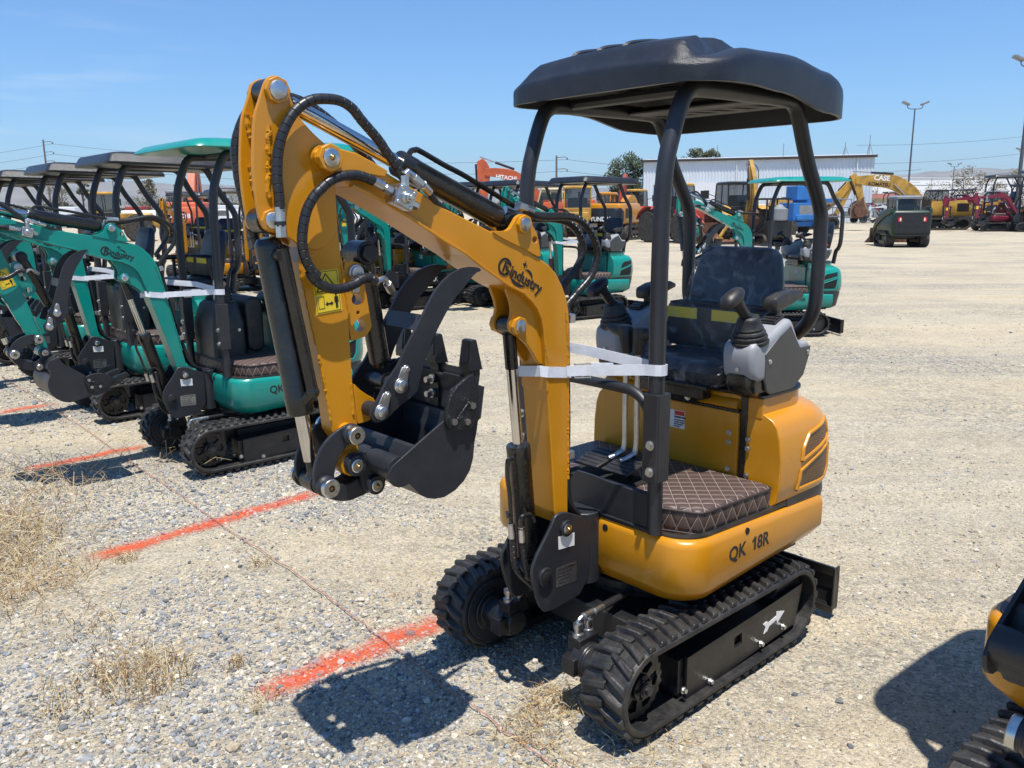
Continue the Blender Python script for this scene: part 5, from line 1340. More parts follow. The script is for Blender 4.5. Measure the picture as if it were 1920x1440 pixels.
for k, ((ax_, ay), (bx_, by)) in enumerate(STRIPES):
    A, B = Vector((ax_, ay)), Vector((bx_, by)); d = (B-A); n_ = Vector((-d.y, d.x)).normalized(); A2, B2 = A-d*.08, B+d*.05
    n1, n2 = 40, 10; vs, uvs, fs = [], [], []
    for i in range(n1+1):
        for j in range(n2+1):
            p = A2+(B2-A2)*i/n1+n_*(.15*(j/n2*2-1)+.012*math.sin(i*.5)); vs.append((p.x, p.y, 0)); uvs.append((j/n2, i/n1))
    zz_ = hgt(np.array([v[0] for v in vs]), np.array([v[1] for v in vs]))+.004
    b = MB(); b.add([(v[0], v[1], float(z)) for v, z in zip(vs, zz_)], [(i*(n2+1)+j, i*(n2+1)+j+1, (i+1)*(n2+1)+j+1, (i+1)*(n2+1)+j) for i in range(n1) for j in range(n2)], smooth=True)
    o = b.build('paint_line', SPR); ul = o.data.uv_layers.new(name='uv')
    for lp in o.data.loops: ul.data[lp.index].uv = uvs[lp.vertex_index]
    tag(o, slab[k], 'paint line', 'orange paint lines on the ground')

# marking string
P = [(.36, 2.06), (.142, 2.357), (-.2, 2.76), (-.555, 3.198), (-1.05, 3.79), (-1.62, 4.44), (-2.266, 5.201), (-3.0, 6.05), (-3.93, 7.12), (-5.6, 9.0)]
Q = cr([Vector((x, y, 0)) for x, y in P], 14)
rr = random.Random(5); Q = [Vector((q.x+rr.uniform(-1, 1)*.006, q.y+rr.uniform(-1, 1)*.006, float(hgt(np.array([q.x]), np.array([q.y]))[0])+.012+rr.uniform(0, .006))) for q in Q]
b = MB(); b.tube(Q, .0022, 6); o = b.build('marking_string', mat('faded_red_string', (.50, .22, .17), .8, var=.25, vscale=40)); tag(o, 'thin faded red string laid across the gravel in front of the machines', 'string')

# dry weeds: thin bent stalks and straw
def weeds(patches, name, label, seed):
    rr = random.Random(seed); b = MB()
    for (cx, cy, rad, n, h0, lean) in patches:
        for i in range(n):
            a, q = rr.uniform(0, 6.28), rad*math.sqrt(rr.random()); x, y = cx+q*math.cos(a), cy+q*math.sin(a)
            z = float(hgt(np.array([x]), np.array([y]))[0]); h = h0*rr.uniform(.35, 1.2); d = Vector((rr.uniform(-1, 1), rr.uniform(-1, 1), 0))*lean*h
            k = Vector((rr.uniform(-1, 1), rr.uniform(-1, 1), 0))*.25*h
            pts_ = [Vector((x, y, z-.01)), Vector((x, y, z+h*.45))+d*.3+k*.5, Vector((x, y, z+h*.8))+d*.75+k, Vector((x, y, z+h*rr.uniform(.5, 1.0)))+d*1.3]
            r = rr.uniform(.0009, .002); b.tube(pts_, [r*1.3, r, r*.8, r*.4], 3, rr.randrange(3))
            if rr.random() < .55:
                for t in range(rr.randrange(1, 4)):
                    s = pts_[1]+(pts_[2]-pts_[1])*rr.random(); e = s+Vector((rr.uniform(-1, 1), rr.uniform(-1, 1), rr.uniform(.0, .9)))*h*.35; b.tube([s, s*.5+e*.5+Vector((0, 0, .01)), e], [r*.7, r*.6, r*.3], 3, rr.randrange(3))
    o = b.build(name, [WD1, WD2, WD3]); tag(o, label, 'weeds', kind='stuff'); return o
WD1 = mat('dry_straw', (.55, .42, .21), .8, var=.15, vscale=30); WD2 = mat('dry_stalk', (.34, .19, .08), .8, var=.2, vscale=30); WD3 = mat('pale_straw', (.64, .54, .34), .8, var=.1, vscale=30)
weeds([(-2.85, 4.1, .45, 420, .20, 1.1), (-2.45, 3.75, .4, 300, .13, 1.5), (-2.7, 4.0, .6, 260, .08, 2.2), (-3.0, 4.7, .5, 160, .2, 1.0), (-2.1, 3.4, .35, 70, .10, 1.5), (-2.75, 3.5, .4, 120, .12, 1.4), (-2.5, 5.6, .5, 70, .16, 1.3), (-3.3, 5.3, .5, 90, .2, 1.2)], 'dry_weeds', 'tangled dry straw coloured weeds at the left edge of the yard', 5)
weeds([(-1.42, 2.92, .17, 210, .11, .8), (-1.5, 2.75, .3, 90, .03, 2.4), (-1.62, 2.78, .15, 60, .07, 1.0), (-1.1, 3.0, .05, 45, .05, .7), (-1.75, 3.15, .2, 50, .06, 1.2), (-.95, 2.75, .07, 40, .05, .8), (-2.0, 4.02, .06, 40, .05, .7), (-1.28, 3.95, .05, 30, .05, .8)], 'dry_tufts', 'small rusty dry weed tufts growing through the front gravel', 8)
weeds([(.14, 2.72, .11, 170, .035, 2.2), (.02, 2.58, .09, 90, .03, 2.2), (.1, 2.45, .12, 70, .03, 2.4), (-.5, 3.6, .25, 50, .02, 3), (.45, 2.42, .15, 40, .03, 2.4)], 'flat_straw', 'flattened pale straw lying beside the near track and string', 12)
# ------------------------------------------------------------------ the yellow excavator in front
MAINLOC, MAINYAW = (0.53164, 3.23189, 0), R(221.8837)
main = thing('mini_excavator', 'yellow compact excavator with moulded black canopy and QK18R on its side, nearest the camera', 'excavator', MAINLOC, MAINYAW, 'compact excavators')
build_under(main); build_upper(main); roof_moulded(main); build_front(main)
# ------------------------------------------------------------------ the other compact excavators: copies with their own paint, canopy and cab furniture
TEAL = {'yellow_paint': T, 'grille_mesh': VOID}
def base(n): return n.split('.')[0]
LITE = {'weld_bead', 'grease_nipple', 'wall_bolt', 'hub_bolt', 'panel_screw', 'sleeve_bolt', 'tooth_bolt', 'bracket_bolt', 'plate_lettering', 'label_lettering', 'label_header', 'mat_piping', 'hose_clip', 'hose_fitting', 'valve_fitting', 'access_hole', 'arrow_decal', 'logo_lettering', 'logo_mark', 'logo', 'name_plate', 'paper_label', 'switch_panel', 'warning_pictogram', 'roof_rib', 'roof_bead', 'safety_knob', 'cutter_bolt', 'seat_wrapping', 'grille_frame', 'motor_hose', 'frame_bolt', 'pin', 'link_bush', 'bucket_boss', 'roller', 'boom_pipe', 'wall_trim', 'bracket_boss', 'pedal_plate', 'cylinder_pipe'}
def clone_machine(label, loc, rz, swap, skip, group='compact excavators', scale=1.0, src=None):
    r = thing('mini_excavator', label, 'excavator', (loc[0], loc[1], 0), rz, group, scale)
    cm = child_map()
    def cp(o, par):
        for ch in cm.get(o.name, []):
            if base(ch.name) in skip: continue
            c = ch.copy(); COL.objects.link(c); c.parent = par
            if swap and c.type == 'MESH':
                for sl in c.material_slots:
                    if sl.material and sl.material.name in swap:
                        m_ = swap[sl.material.name]; sl.link = 'OBJECT'; sl.material = m_
            cp(ch, c)
    cp(src or main, r)
    return r
PODS = {'control_pod', 'travel_lever', 'pedal', 'pedal_plate', 'handrail', 'front_guard', 'canopy_roof'}

def add_console(root):
    # upright control console in front of the seat with two bellows levers and two travel levers
    b = MB(); b.loft([[(x, y, .62) for x, y in rrect(.04, .29, -.36, .02, .03, 4)], [(x, y, .95) for x, y in rrect(.05, .29, -.36, .02, .03, 4)], [(x, y, 1.08) for x, y in rrect(.07, .25, -.34, 0, .04, 4)], [(x, y, 1.105) for x, y in rrect(.09, .23, -.32, -.02, .04, 4)]])
    c = b.build('console', BP, root, .006)
    q = MB()
    for x, z in ((.1, .7), (.1, .9), (.23, .7), (.23, .9)): q.bolt((x, .0215, z), (0, 1, 0), .008, .005)
    q.build('panel_screw', ZN, c)
    s = MB(); s.loft([[(x, y, z) for x, z in rrect(-.1, .03, .72, 1.13, .06, 5)] for y in (-.35, .01)]); s.build('console_pad', BP, c, .02)
    for y in (-.30, -.06):
        b = MB(); b.lathe([(0, .055), (.012, .056), (.02, .046), (.032, .048), (.042, .038), (.055, .04), (.064, .03), (.08, .032), (.09, .02), (.12, .014)], (.15, y, 1.10), (-.15, 0, 1), 18); bo = b.build('lever_boot', RB, c)
        j = MB(); j.tube(cr([(.13, y, 1.21), (.11, y, 1.3), (.08, y, 1.36)], 4), .012, 8); j.ball((.075, y, 1.37), .024, 10, sc=(1, .9, 1.3)); j.build('joystick', BP, bo)
    for y in (-.22, -.15):
        l = MB(); l.tube([(.17, y, 1.09), (.16, y, 1.27)], .008, 8); lv = l.build('travel_lever', ZN, c)
        g = MB(); g.lathe([(0, .012), (.02, .02), (.05, .02), (.065, .01)], (.16, y, 1.25), (0, 0, 1), 12); g.build('lever_grip', BP, lv)
    a = MB(); a.cyl((-.32, -.3, 1.1), (-.32, -.3, 1.3), .016, n=10); a.loft([[(x, yy-.3, zz) for yy, zz in rrect(-.035, .035, 1.3, 1.345, .015, 3)] for x in (-.2, -.46)]); a.build('armrest', BP, root, .006)

def pose(root, tb, ta, tk):
    # swing boom by tb about its foot, arm by ta and bucket by tk (all in the boom plane, radians)
    def R2(v, t): return Vector((v.x*math.cos(t)+v.z*math.sin(t), 0, v.z*math.cos(t)-v.x*math.sin(t)))
    def Mt(t, a, b): return Matrix.Translation(b) @ Matrix.Rotation(t, 4, 'Y') @ Matrix.Translation(-a)
    foot, piv, ap, lu, ll, bp = xz('BRKUP'), xz('ARMPIV'), xz('ARMPIN'), xz('LNKUP'), xz('LNKLO'), xz('BKTPIN')
    mv = lambda p: foot+R2(p-foot, tb)
    pv = mv(piv); am = lambda p: pv+R2(p-piv, ta)
    ap2, lu2 = am(ap), am(lu); bp2 = ap2+R2(bp-ap, tk)
    ra, rb = (ll-lu).length, (ll-bp).length; dv = bp2-lu2; d = min(dv.length, ra+rb-1e-4); e = dv.normalized(); a_ = (ra*ra-rb*rb+d*d)/(2*d); h = math.sqrt(max(0, ra*ra-a_*a_))
    ll2 = lu2+e*a_+Vector((-e.z, 0, e.x))*h
    if (ll2-am(ll)).length > (lu2+e*a_-Vector((-e.z, 0, e.x))*h-am(ll)).length: ll2 = lu2+e*a_-Vector((-e.z, 0, e.x))*h
    def turn(u, v): return math.atan2(u.z, u.x)-math.atan2(v.z, v.x)
    MB_, MA = Mt(tb, foot, foot), Mt(ta, piv, pv)
    def act(p0, p1, q0, q1):
        t = turn(p1-p0, q1-q0); return Mt(t, p0, q0), (q1-q0).length-(p1-p0).length, (p1-p0).normalized()
    C1 = act(xz('LUGPIN'), xz('ARMTOP'), mv(xz('LUGPIN')), am(xz('ARMTOP')))
    C2 = act(xz('ARMLOW'), ll, am(xz('ARMLOW')), ll2)
    C3 = act(xz('BRKLO'), xz('LOWPIN'), xz('BRKLO'), mv(xz('LOWPIN')))
    LK, HL, BK = Mt(turn(ll-lu, ll2-lu2), lu, lu2), Mt(turn(bp-ll, bp2-ll2), ll, ll2), Mt(tk, ap, ap2)
    for c in root.children:
        n = base(c.name); m_ = None
        if n in ('boom', 'hose', 'hose_fitting', 'boom_pipe', 'hose_clip', 'valve_block'): m_ = MB_
        elif n in ('arm', 'thumb', 'thumb_cylinder'): m_ = MA
        elif n in ('side_link', 'link_bush'): m_ = LK
        elif n == 'bucket_link': m_ = HL
        elif n == 'bucket': m_ = BK
        for nm, C in (('arm_cylinder', C1), ('bucket_cylinder', C2), ('boom_cylinder', C3)):
            if n == nm:
                m_ = C[0]
                for k in c.children:
                    if base(k.name) in ('rod', 'rod_eye', 'rod_sleeve'): k.matrix_local = Matrix.Translation(C[2]*C[1])
        if m_ is not None: c.matrix_local = m_

# nearest green machine: teal canopy and console
m1 = clone_machine('green excavator with teal canopy and dark lever console, nearest of the green row', (-1.92, 6.12), 3.864, TEAL, PODS | {'seat_wrapping'}, 'compact excavators')
roof_flat(m1, T, True, .13); add_console(m1); pose(m1, .19, .25, -1.15)
m2 = clone_machine('green excavator with flat black canopy, standing right behind the teal canopied one', (-3.25, 7.60), 3.87, TEAL, PODS | {'seat_wrapping', 'weld_bead', 'grease_nipple'}, 'compact excavators')
roof_flat(m2, RP); add_console(m2); pose(m2, .10, .10, -.6)
SK2 = {'weld_bead', 'grease_nipple', 'label_lettering', 'plate_lettering', 'hub_bolt', 'wall_bolt', 'tooth_bolt', 'cutter_bolt', 'roof_rib', 'roof_bead'}
def far_clone(label, loc, rz, swap, skip, src, **k): return clone_machine(label, loc, rz, swap, skip, src=src, **k)
m3 = far_clone('green excavator with flat black canopy, third back in the green row at left', (-4.5, 9.0), 3.87, {}, SK2, m2)
m4 = far_clone('green excavator under black canopy, fourth back in the green row at left', (-5.8, 10.4), 3.87, {}, SK2, m2)
m5 = far_clone('green excavator whose black canopy shows at the left edge, last of the green row', (-7.1, 11.8), 3.87, {}, SK2, m2)
pose(m3, .04, .02, -1.0); pose(m4, .15, .05, -.3); pose(m5, .08, .2, -.8)
# same model in green behind the yellow machine's seat
qk = clone_machine('teal excavator with teal canopy and QK side lettering, behind the yellow machine seat', (3.79, 11.73), 3.243, TEAL, {'canopy_roof'} | SK2, scale=.96)
roof_flat(qk, T, True)
# row in the middle distance
TX = LITE | {'model_lettering', 'canopy_roof'}
def skirt_text(root, s, x0, size):
    sk = [c for c in root.children if base(c.name) == 'body_skirt'][0]
    return text('model_lettering', s, size, WHT, sk, (x0, .4855, .475), (-1, 0, -.01), (0, 0, 1), bold=.01, xs=.95)
kv = clone_machine('green excavator with KV18 on its side and a black canopy, rightmost of the middle row', (1.22, 13.9), R(213), TEAL, TX)
roof_flat(kv, RP); skirt_text(kv, 'KV18', .16, .12)
r1 = clone_machine('green excavator just left of the KV18 one, facing the camera', (.10, 15.4), R(222), TEAL, TX)
roof_flat(r1, RP)
r2 = clone_machine('green excavator in the middle row seen through the loop of the yellow boom', (-.72, 16.2), R(236), TEAL, TX)
roof_flat(r2, RP)
r3 = clone_machine('green excavator with white MH13RX on its dark skirt, under the yellow boom', (-1.80, 15.4), R(222), {'yellow_paint': T}, TX)
roof_flat(r3, RP)
sk = [c for c in r3.children if base(c.name) == 'body_skirt'][0]
sk.material_slots[0].link = 'OBJECT'; sk.material_slots[0].material = BM
skirt_text(r3, 'MH13RX', .2, .11)
r4 = clone_machine('yellow excavator squeezed between green ones behind the yellow arm', (-2.55, 15.6), R(224), {}, TX)
roof_flat(r4, RP)
r5 = clone_machine('green excavator half hidden behind the yellow dipper arm', (-3.2, 16.0), R(224), TEAL, TX)
roof_flat(r5, RP)
y1 = clone_machine('small yellow excavator with black canopy behind the green row, bucket on the right', (-6.1, 19.0), R(-52), {}, TX)
roof_flat(y1, RP)
y2 = clone_machine('small yellow excavator farther back below the orange digger at left', (-8.6, 23.0), R(-95), {}, TX)
roof_flat(y2, RP)
# right-hand yellow neighbour, placed so its unseen canopy casts the big ground shadow
m0 = clone_machine('yellow excavator cut off by the right edge, only track and skirt corner visible', (1.92, 1.93), R(219), {}, (PODS-{'canopy_roof', 'front_guard'}) | {'seat_wrapping'})
add_console(m0)

# ------------------------------------------------------------------ white tie straps from boom to canopy post
def strap(root, label, dx=0.0):
    Mx = Matrix.Translation(root.location) @ Matrix.Rotation(root.rotation_euler.z, 4, 'Z') @ Matrix.Scale(root.scale.x, 4)
    w, t = .0185, .0012
    def band(b, P, up=Vector((0, 0, 1))):
        rows = []
        P = [Vector(p) for p in P]
        for i, p in enumerate(P):
            tn = (P[min(i+1, len(P)-1)]-P[max(i-1, 0)]).normalized(); u = (up-tn*up.dot(tn)).normalized(); n_ = tn.cross(u)
            rows.append([p+u*w+n_*t, p+u*w-n_*t, p-u*w-n_*t, p-u*w+n_*t])
        b.loft([[tuple(Mx @ q) for q in r_] for r_ in rows], smooth=False)
    b = MB(); k_ = dx
    # round the boom, out to the post, round it and back
    band(b, [(x+k_, y_, z_) for x, y_, z_ in [(.512, .0655, 1.19), (.61, .0665, 1.205), (.634, .055, 1.21), (.634, -.055, 1.195), (.61, -.068, 1.19), (.50, -.068, 1.18), (.487, -.03, 1.18), (.487, .055, 1.185), (.512, .0655, 1.19)]])
    band(b, [(.52+k_, .068, 1.196), (.475+k_*.7, .12, 1.20), (.384, .30, 1.214), (.375, .335, 1.215), (.362, .352, 1.215), (.342, .353, 1.214), (.322, .345, 1.213), (.314, .322, 1.212), (.318, .30, 1.214), (.40, .05, 1.252), (.485+k_, -.075, 1.275), (.56+k_, -.075, 1.262), (.62+k_, -.06, 1.24)])
    o = b.build('tie_strap', ST); tag(o, label, 'strap', 'white straps tying booms to canopy posts')
    k = MB(); k.M = Mx
    for dz in (-.024, .024): k.cyl((.50, .088, 1.197+dz), (.465, .128, 1.20+dz), .003, n=6)
    for f in (0, .5, 1): k.cyl((.50-.035*f, .088+.04*f, 1.172), (.50-.035*f, .088+.04*f, 1.224), .003, n=6)
    bk = k.build('strap_buckle', ZN, o)
    g = MB(); g.M = Mx; g.obox((.444, .162, 1.207), ((-.45, .89, .05), (0, 0, 1), (1, 0, 0)), .038, .021, .002); g.build('strap_end', ST, o)
    return o
strap(main, 'white webbing strap tying the yellow boom to its canopy post')
strap(m1, 'white strap round the boom of the nearest green excavator', .11)
strap(m2, 'white strap round the boom of the second green excavator', .06)
strap(kv, 'white strap on the green KV18 excavator')
# ------------------------------------------------------------------ the far side of the yard
def Wp(u, d):
    # ground point that stands u pixels across a 1920-wide frame at d metres ahead
    return ((u-960)*(d*.9786+.36)/1567.1, d)
YM = mat('weathered_yellow', (.55, .30, .035), .5, var=.25, vscale=2, dust=.25, coords='Object')
OM = mat('machine_orange', (.58, .10, .025), .5, var=.15, vscale=2, dust=.15)
RM = mat('faded_red', (.42, .035, .02), .55, var=.2, vscale=2, dust=.2)
MG = mat('magenta_red', (.20, .008, .035), .35, var=.1, vscale=3, dust=.06)
GN = mat('dark_green_paint', (.008, .040, .018), .4, var=.15, vscale=3, dust=.08)
BL = mat('lift_blue', (.01, .16, .48), .45, var=.12, vscale=3, dust=.12)
CRM = mat('cream_paint', (.55, .47, .30), .5, var=.1, dust=.1)
WH = mat('white_car_paint', (.72, .73, .74), .35, var=.03)
RU = mat('rusty_steel', (.17, .075, .04), .75, var=.35, vscale=4, bump=.2, bscale=40)
TY = mat('tyre_rubber', (.025, .024, .022), .8, var=.2, dust=.4, dcol=(.2, .17, .13))
GR = mat('grey_paint', (.22, .23, .24), .5, var=.1)
LAMP = mat('red_lens', (.5, .015, .01), .3, var=0)

def crawler(root, L, Wd, hgt_, y0, m=None):
    for s in (1, -1):
        b = MB(); r = hgt_/2; pts_ = [(L/2-r+r*math.cos(a), r+r*math.sin(a)) for a in [R(-90+18*i) for i in range(11)]]+[(-L/2+r+r*math.cos(a), r+r*math.sin(a)) for a in [R(90+18*i) for i in range(11)]]
        inn = [(x*.93, r+(z-r)*.72) for x, z in pts_]
        a0, a1 = sorted((s*y0, s*(y0+Wd))); b.prism(pts_, a0, a1, 'y', holes=[inn])
        n = int(L*2/.2)
        for i in range(n//2):
            x = -L/2+r+(L-2*r)*i/(n/2); b.box(x, x+.09, a0, a1, hgt_-.01, hgt_+.03); b.box(x, x+.09, a0, a1, -.02, .01)
        t = b.build('track', TY, root)
        w = MB(); yo = s*(y0+Wd*.8)
        for x in (-L/2+r, L/2-r): w.lathe([(0, r*.72), (.05, r*.72), (.05, r*.3), (.09, r*.25)], (x, yo-s*.08, r), (0, s, 0), 18)
        for i in range(5): x = -L/2+r*2.1+(L-4.2*r)*i/4; w.lathe([(0, r*.32), (.06, r*.32)], (x, yo-s*.08, r*.5), (0, s, 0), 12)
        w.build('roller', BM, t)
        f = MB(); f.box(-L/2+r*1.2, L/2-r*1.2, min(s*y0, yo-s*.1), max(s*y0, yo-s*.1), r*.5, r*1.4); f.build('track_frame', m or BM, t, .03)
    b = MB(); b.box(-L*.25, L*.25, -y0, y0, hgt_*.5, hgt_*1.05); b.cyl((0, 0, hgt_), (0, 0, hgt_*1.15), .6, n=24); b.build('car_body', BM, root, .03)

def cab(root, x0, x1, y0, y1, z0, z1, m, slope=.25, roofm=None):
    # glazed cab: corner posts, roof, lower panels and panes
    b = MB(); zm = z0+(z1-z0)*.38; p = .06
    b.prism([(x0, z0), (x1, z0), (x1, zm), (x0, zm)], y0, y1, 'y')
    xs_ = ((x0, x0+.05), (x1, x1-slope))
    for (xa, xb) in xs_:
        for y in (y0+p/2, y1-p/2): b.tube([(xa-(p/2 if xa == x1 else -p/2), y, zm), (xb-(p/2 if xa == x1 else -p/2), y, z1)], p*.62, 6)
    b.tube([((x0+x1)/2, y0+p/2, zm), ((x0+x1)/2-.05, y0+p/2, z1)], p*.5, 6); b.tube([((x0+x1)/2, y1-p/2, zm), ((x0+x1)/2-.05, y1-p/2, z1)], p*.5, 6)
    c = b.build('cab', m, root, .02)
    r = MB(); r.loft([[(x, y, z) for x, y in rrect(x0+d_, x1-slope-d_, y0+d_-.03, y1-d_+.03, .12, 4)] for z, d_ in ((z1-.02, 0), (z1+.06, 0), (z1+.12, .08))]); r.build('cab_roof', roofm or m, c)
    g = MB(); q = .03
    for y in (y0+.02, y1-.02): g.add([(x0+.06, y, zm), (x1-.06, y, zm), (x1-slope-.06, y, z1), (x0+.1, y, z1)], [(0, 1, 2, 3)])
    g.add([(x1-q, y0+.05, zm), (x1-q, y1-.05, zm), (x1-slope-q, y1-.05, z1), (x1-slope-q, y0+.05, z1)], [(0, 1, 2, 3)])
    g.add([(x0+q, y0+.05, zm), (x0+q, y1-.05, zm), (x0+.05+q, y1-.05, z1), (x0+.05+q, y0+.05, z1)], [(0, 1, 2, 3)])
    g.build('window', GL, c)
    s = MB(); s.box(x0+.25, x0+.4, y0+.2, y1-.2, z0+.3, z0+1.15); s.box(x0+.25, x0+.75, y0+.2, y1-.2, z0+.3, z0+.48); s.build('cab_seat', BP, c, .03)
    return c

def link_beam(root, name, pts_, hw, m, taper=None):
    # fabricated beam following pts_ = (x, z, half height)
    up_, dn = [], []
    P = cr([Vector((x, 0, z)) for x, z, h in pts_], 5); H = [h for x, z, h in pts_]; n = len(P)
    for i, p in enumerate(P):
        t = (P[min(i+1, n-1)]-P[max(i-1, 0)]).normalized(); nn = Vector((-t.z, 0, t.x)); f = i/(n-1)*(len(H)-1); k = min(int(f), len(H)-2); h = H[k]+(H[k+1]-H[k])*(f-k)
        up_.append(p+nn*h); dn.append(p-nn*h)
    b = MB(); b.prism([(q.x, q.z) for q in up_]+[(q.x, q.z) for q in reversed(dn)], -hw, hw, 'y')
    return b.build(name, m, root, .02)

def ram(root, p0, p1, r, m=BM, f=.55):
    p0, p1 = Vector(p0), Vector(p1); q = p0+(p1-p0)*f
    b = MB(); b.cyl(p0, q, r, n=12); o = b.build('hydraulic_cylinder', m, root)
    c = MB(); c.cyl(q, p1, r*.55, n=10); c.build('rod', CH, o); return o

def scoop(root, x, z, w, r, m, ang=0.0, name='bucket', parent=None):
    # digging bucket: curved shell with side plates and teeth; (x, z) pivot
    M_ = Matrix.Translation((x, 0, z)) @ Matrix.Rotation(ang, 4, 'Y')
    arc = [(r*.95*math.cos(a)-.0, -r*.75+r*.8*math.sin(a)) for a in [R(100+20*i) for i in range(10)]]+[(r*.85, -r*1.25)]
    b = MB(); b.M = M_
    inn = [(px_*.93+.02, (pz+r*.7)*.92-r*.7) for px_, pz in arc]
    b.loft([[(o_[0], -w, o_[1]), (o_[0], w, o_[1]), (i_[0], w, i_[1]), (i_[0], -w, i_[1])] for o_, i_ in zip(arc, inn)], smooth=False)
    for s in (1, -1): b.prism(arc, *sorted((s*w, s*(w-.03))), 'y')
    for s in (1, -1): b.prism([(-.12, .1), (.12, .1), (.3, -r*.2), (-.3, -r*.3)], *sorted((s*.2*w/.4, s*.12*w/.4)), 'y')
    o = b.build(name, m, parent or root, .01)
    for i in range(5):
        y = -w*.85+w*1.7*i/4; t = MB(); t.M = M_; t.loft([[(r*.8, y-.05, -r*1.22), (r*.8, y+.05, -r*1.22), (r*.8, y+.05, -r*1.32), (r*.8, y-.05, -r*1.32)], [(r*1.1, y-.025, -r*1.24), (r*1.1, y+.025, -r*1.24), (r*1.1, y+.025, -r*1.27), (r*1.1, y-.025, -r*1.27)]], smooth=False); t.build('tooth', m, o)
    return o

def big_excavator(label, u, d, rz, paint, boom, arm, bk, capt=(), bm_=None, bucket_mat=RU, cabm=None, S=1.0, bw=.55):
    x, y = Wp(u, d); r = thing('crawler_excavator', label, 'excavator', (x, y, 0), rz, 'large excavators', S)
    crawler(r, 4.2, .6, .9, .85)
    b = MB(); b.loft([[(x_, y_, z) for x_, y_ in rrect(-2.45+e, .95-e*.3, -1.3+e, 1.3-e, [.1, .35, .35, .1], 4)] for z, e in ((1.0, .08), (1.12, 0), (1.95, 0), (2.2, .06), (2.26, .2))]); h = b.build('house', paint, r, .03)
    for s in (1, -1):
        g = MB(); g.box(-1.9, -1.0, *sorted((s*1.301, s*1.31)), 1.35, 1.95)
        for i in range(6): g.box(-1.88, -1.02, *sorted((s*1.305, s*1.325)), 1.38+.095*i, 1.42+.095*i)
        g.build('side_grille', BP, h)
    c = MB(); c.loft([[(x_, y_, z) for x_, y_ in rrect(-2.75+e, -2.1, -1.3+e, 1.3-e, [.05, .45, .45, .05], 5)] for z, e in ((1.02, .12), (1.15, 0), (1.75, 0), (1.98, .08))]); cw = c.build('counterweight', bm_ or paint, r, .03)
    e = MB(); e.cyl((-1.5, -.6, 2.2), (-1.5, -.6, 2.75), .07, n=10); e.box(-1.9, -1.1, -1.0, -.2, 2.22, 2.36); e.build('exhaust_stack', BM, h, .01)
    cab(r, -.35, 1.35, .32, 1.28, 1.05, 2.85, cabm or BM, .3)
    bo = link_beam(r, 'boom', boom, .22, paint); ar = link_beam(r, 'arm', arm, .16, paint)
    n = len(boom)//2; ram(r, (.9, .26, 1.2), (boom[n][0], .26, boom[n][1]-.1), .09); ram(r, (.9, -.26, 1.2), (boom[n][0], -.26, boom[n][1]-.1), .09)
    ram(r, (boom[n][0], 0, boom[n][1]+boom[n][2]+.12), (arm[0][0], 0, arm[0][1]+arm[0][2]), .08)
    ram(r, (arm[0][0]+.25, 0, arm[0][1]-.25), (arm[-1][0]+.35, 0, arm[-1][1]+.35), .07)
    scoop(r, bk[0], bk[1], bw, .75, bucket_mat, bk[2])
    for (part, s, size, org, rt, upv, m) in capt: text('maker_lettering', s, size, m, {'boom': bo, 'cw': cw, 'house': h, 'arm': ar}[part], org, rt, upv, bold=.03, depth=.004)
    return r

case_ = big_excavator('yellow orange crawler excavator with CASE and KOMATSU lettering on its arched boom', 1752, 60, R(180), YM,
    [(.9, 1.5, .35), (2.0, 2.75, .52), (3.4, 3.55, .52), (5.0, 3.7, .42), (6.3, 3.75, .25)], [(6.5, 4.15, .22), (6.1, 3.4, .3), (5.7, 2.2, .22), (5.4, 1.3, .15)], (5.35, 1.25, -2.2),
    (('boom', 'CASE', .52, (4.95, .225, 3.74), (-1, 0, -.06), (0, 0, 1), WHT), ('boom', 'KOMATSU', .36, (5.35, .225, 3.36), (-1, 0, -.08), (0, 0, 1), BLK)), cabm=BM, S=.92)
big_excavator('yellow crawler excavator whose straight raised dipper leans left of the lettered boom', 1510, 64, R(0), YM,
    [(.9, 1.4, .28), (1.5, 1.6, .3), (2.4, 2.4, .28), (3.3, 3.5, .2)], [(3.35, 3.7, .16), (3.1, 2.8, .2), (2.6, 1.6, .15), (2.3, 1.1, .12)], (2.2, 1.0, .3), cabm=YM)
big_excavator('orange crawler excavator with HITACHI on its high boom, behind the canopies left of centre', 1046, 55, R(180), OM,
    [(.8, 1.5, .3), (1.6, 2.8, .4), (2.7, 3.65, .4), (3.8, 3.95, .3), (4.6, 4.0, .2)], [(4.9, 4.75, .2), (4.65, 4.1, .42), (4.7, 2.6, .3), (4.7, 1.6, .2)], (4.6, 1.5, -2.2),
    (('boom', 'HITACHI', .34, (3.9, .225, 3.62), (-1, 0, -.12), (0, 0, 1), WHT),), cabm=CRM)
big_excavator('large faded orange excavator seen from behind, boom raised steeply, beyond the green row', 364, 52, R(100), OM,
    [(.6, 1.6, .35), (1.1, 2.8, .45), (1.7, 3.9, .4), (2.4, 4.9, .3)], [(2.6, 5.0, .25), (3.2, 3.6, .3), (3.6, 2.2, .2)], (3.7, 2.0, -1.5),
    (('cw', 'HITACHI', .34, (-2.757, .85, 1.35), (0, -1, 0), (0, 0, 1), WHT),), cabm=GR)
big_excavator('yellow crawler excavator with HYUNDAI on its black rear band, beside the trees', 1158, 47, R(62), Y,
    [(.8, 1.5, .25), (1.6, 2.3, .3), (2.6, 2.5, .3), (3.4, 2.0, .2)], [(3.5, 2.2, .18), (3.9, 1.4, .22), (4.1, .9, .15)], (4.1, .85, -1.8),
    (('cw', 'HYUNDAI', .36, (-2.757, .95, 1.2), (0, -1, 0), (0, 0, 1), WHT),), bm_=BM, cabm=Y, S=.86)

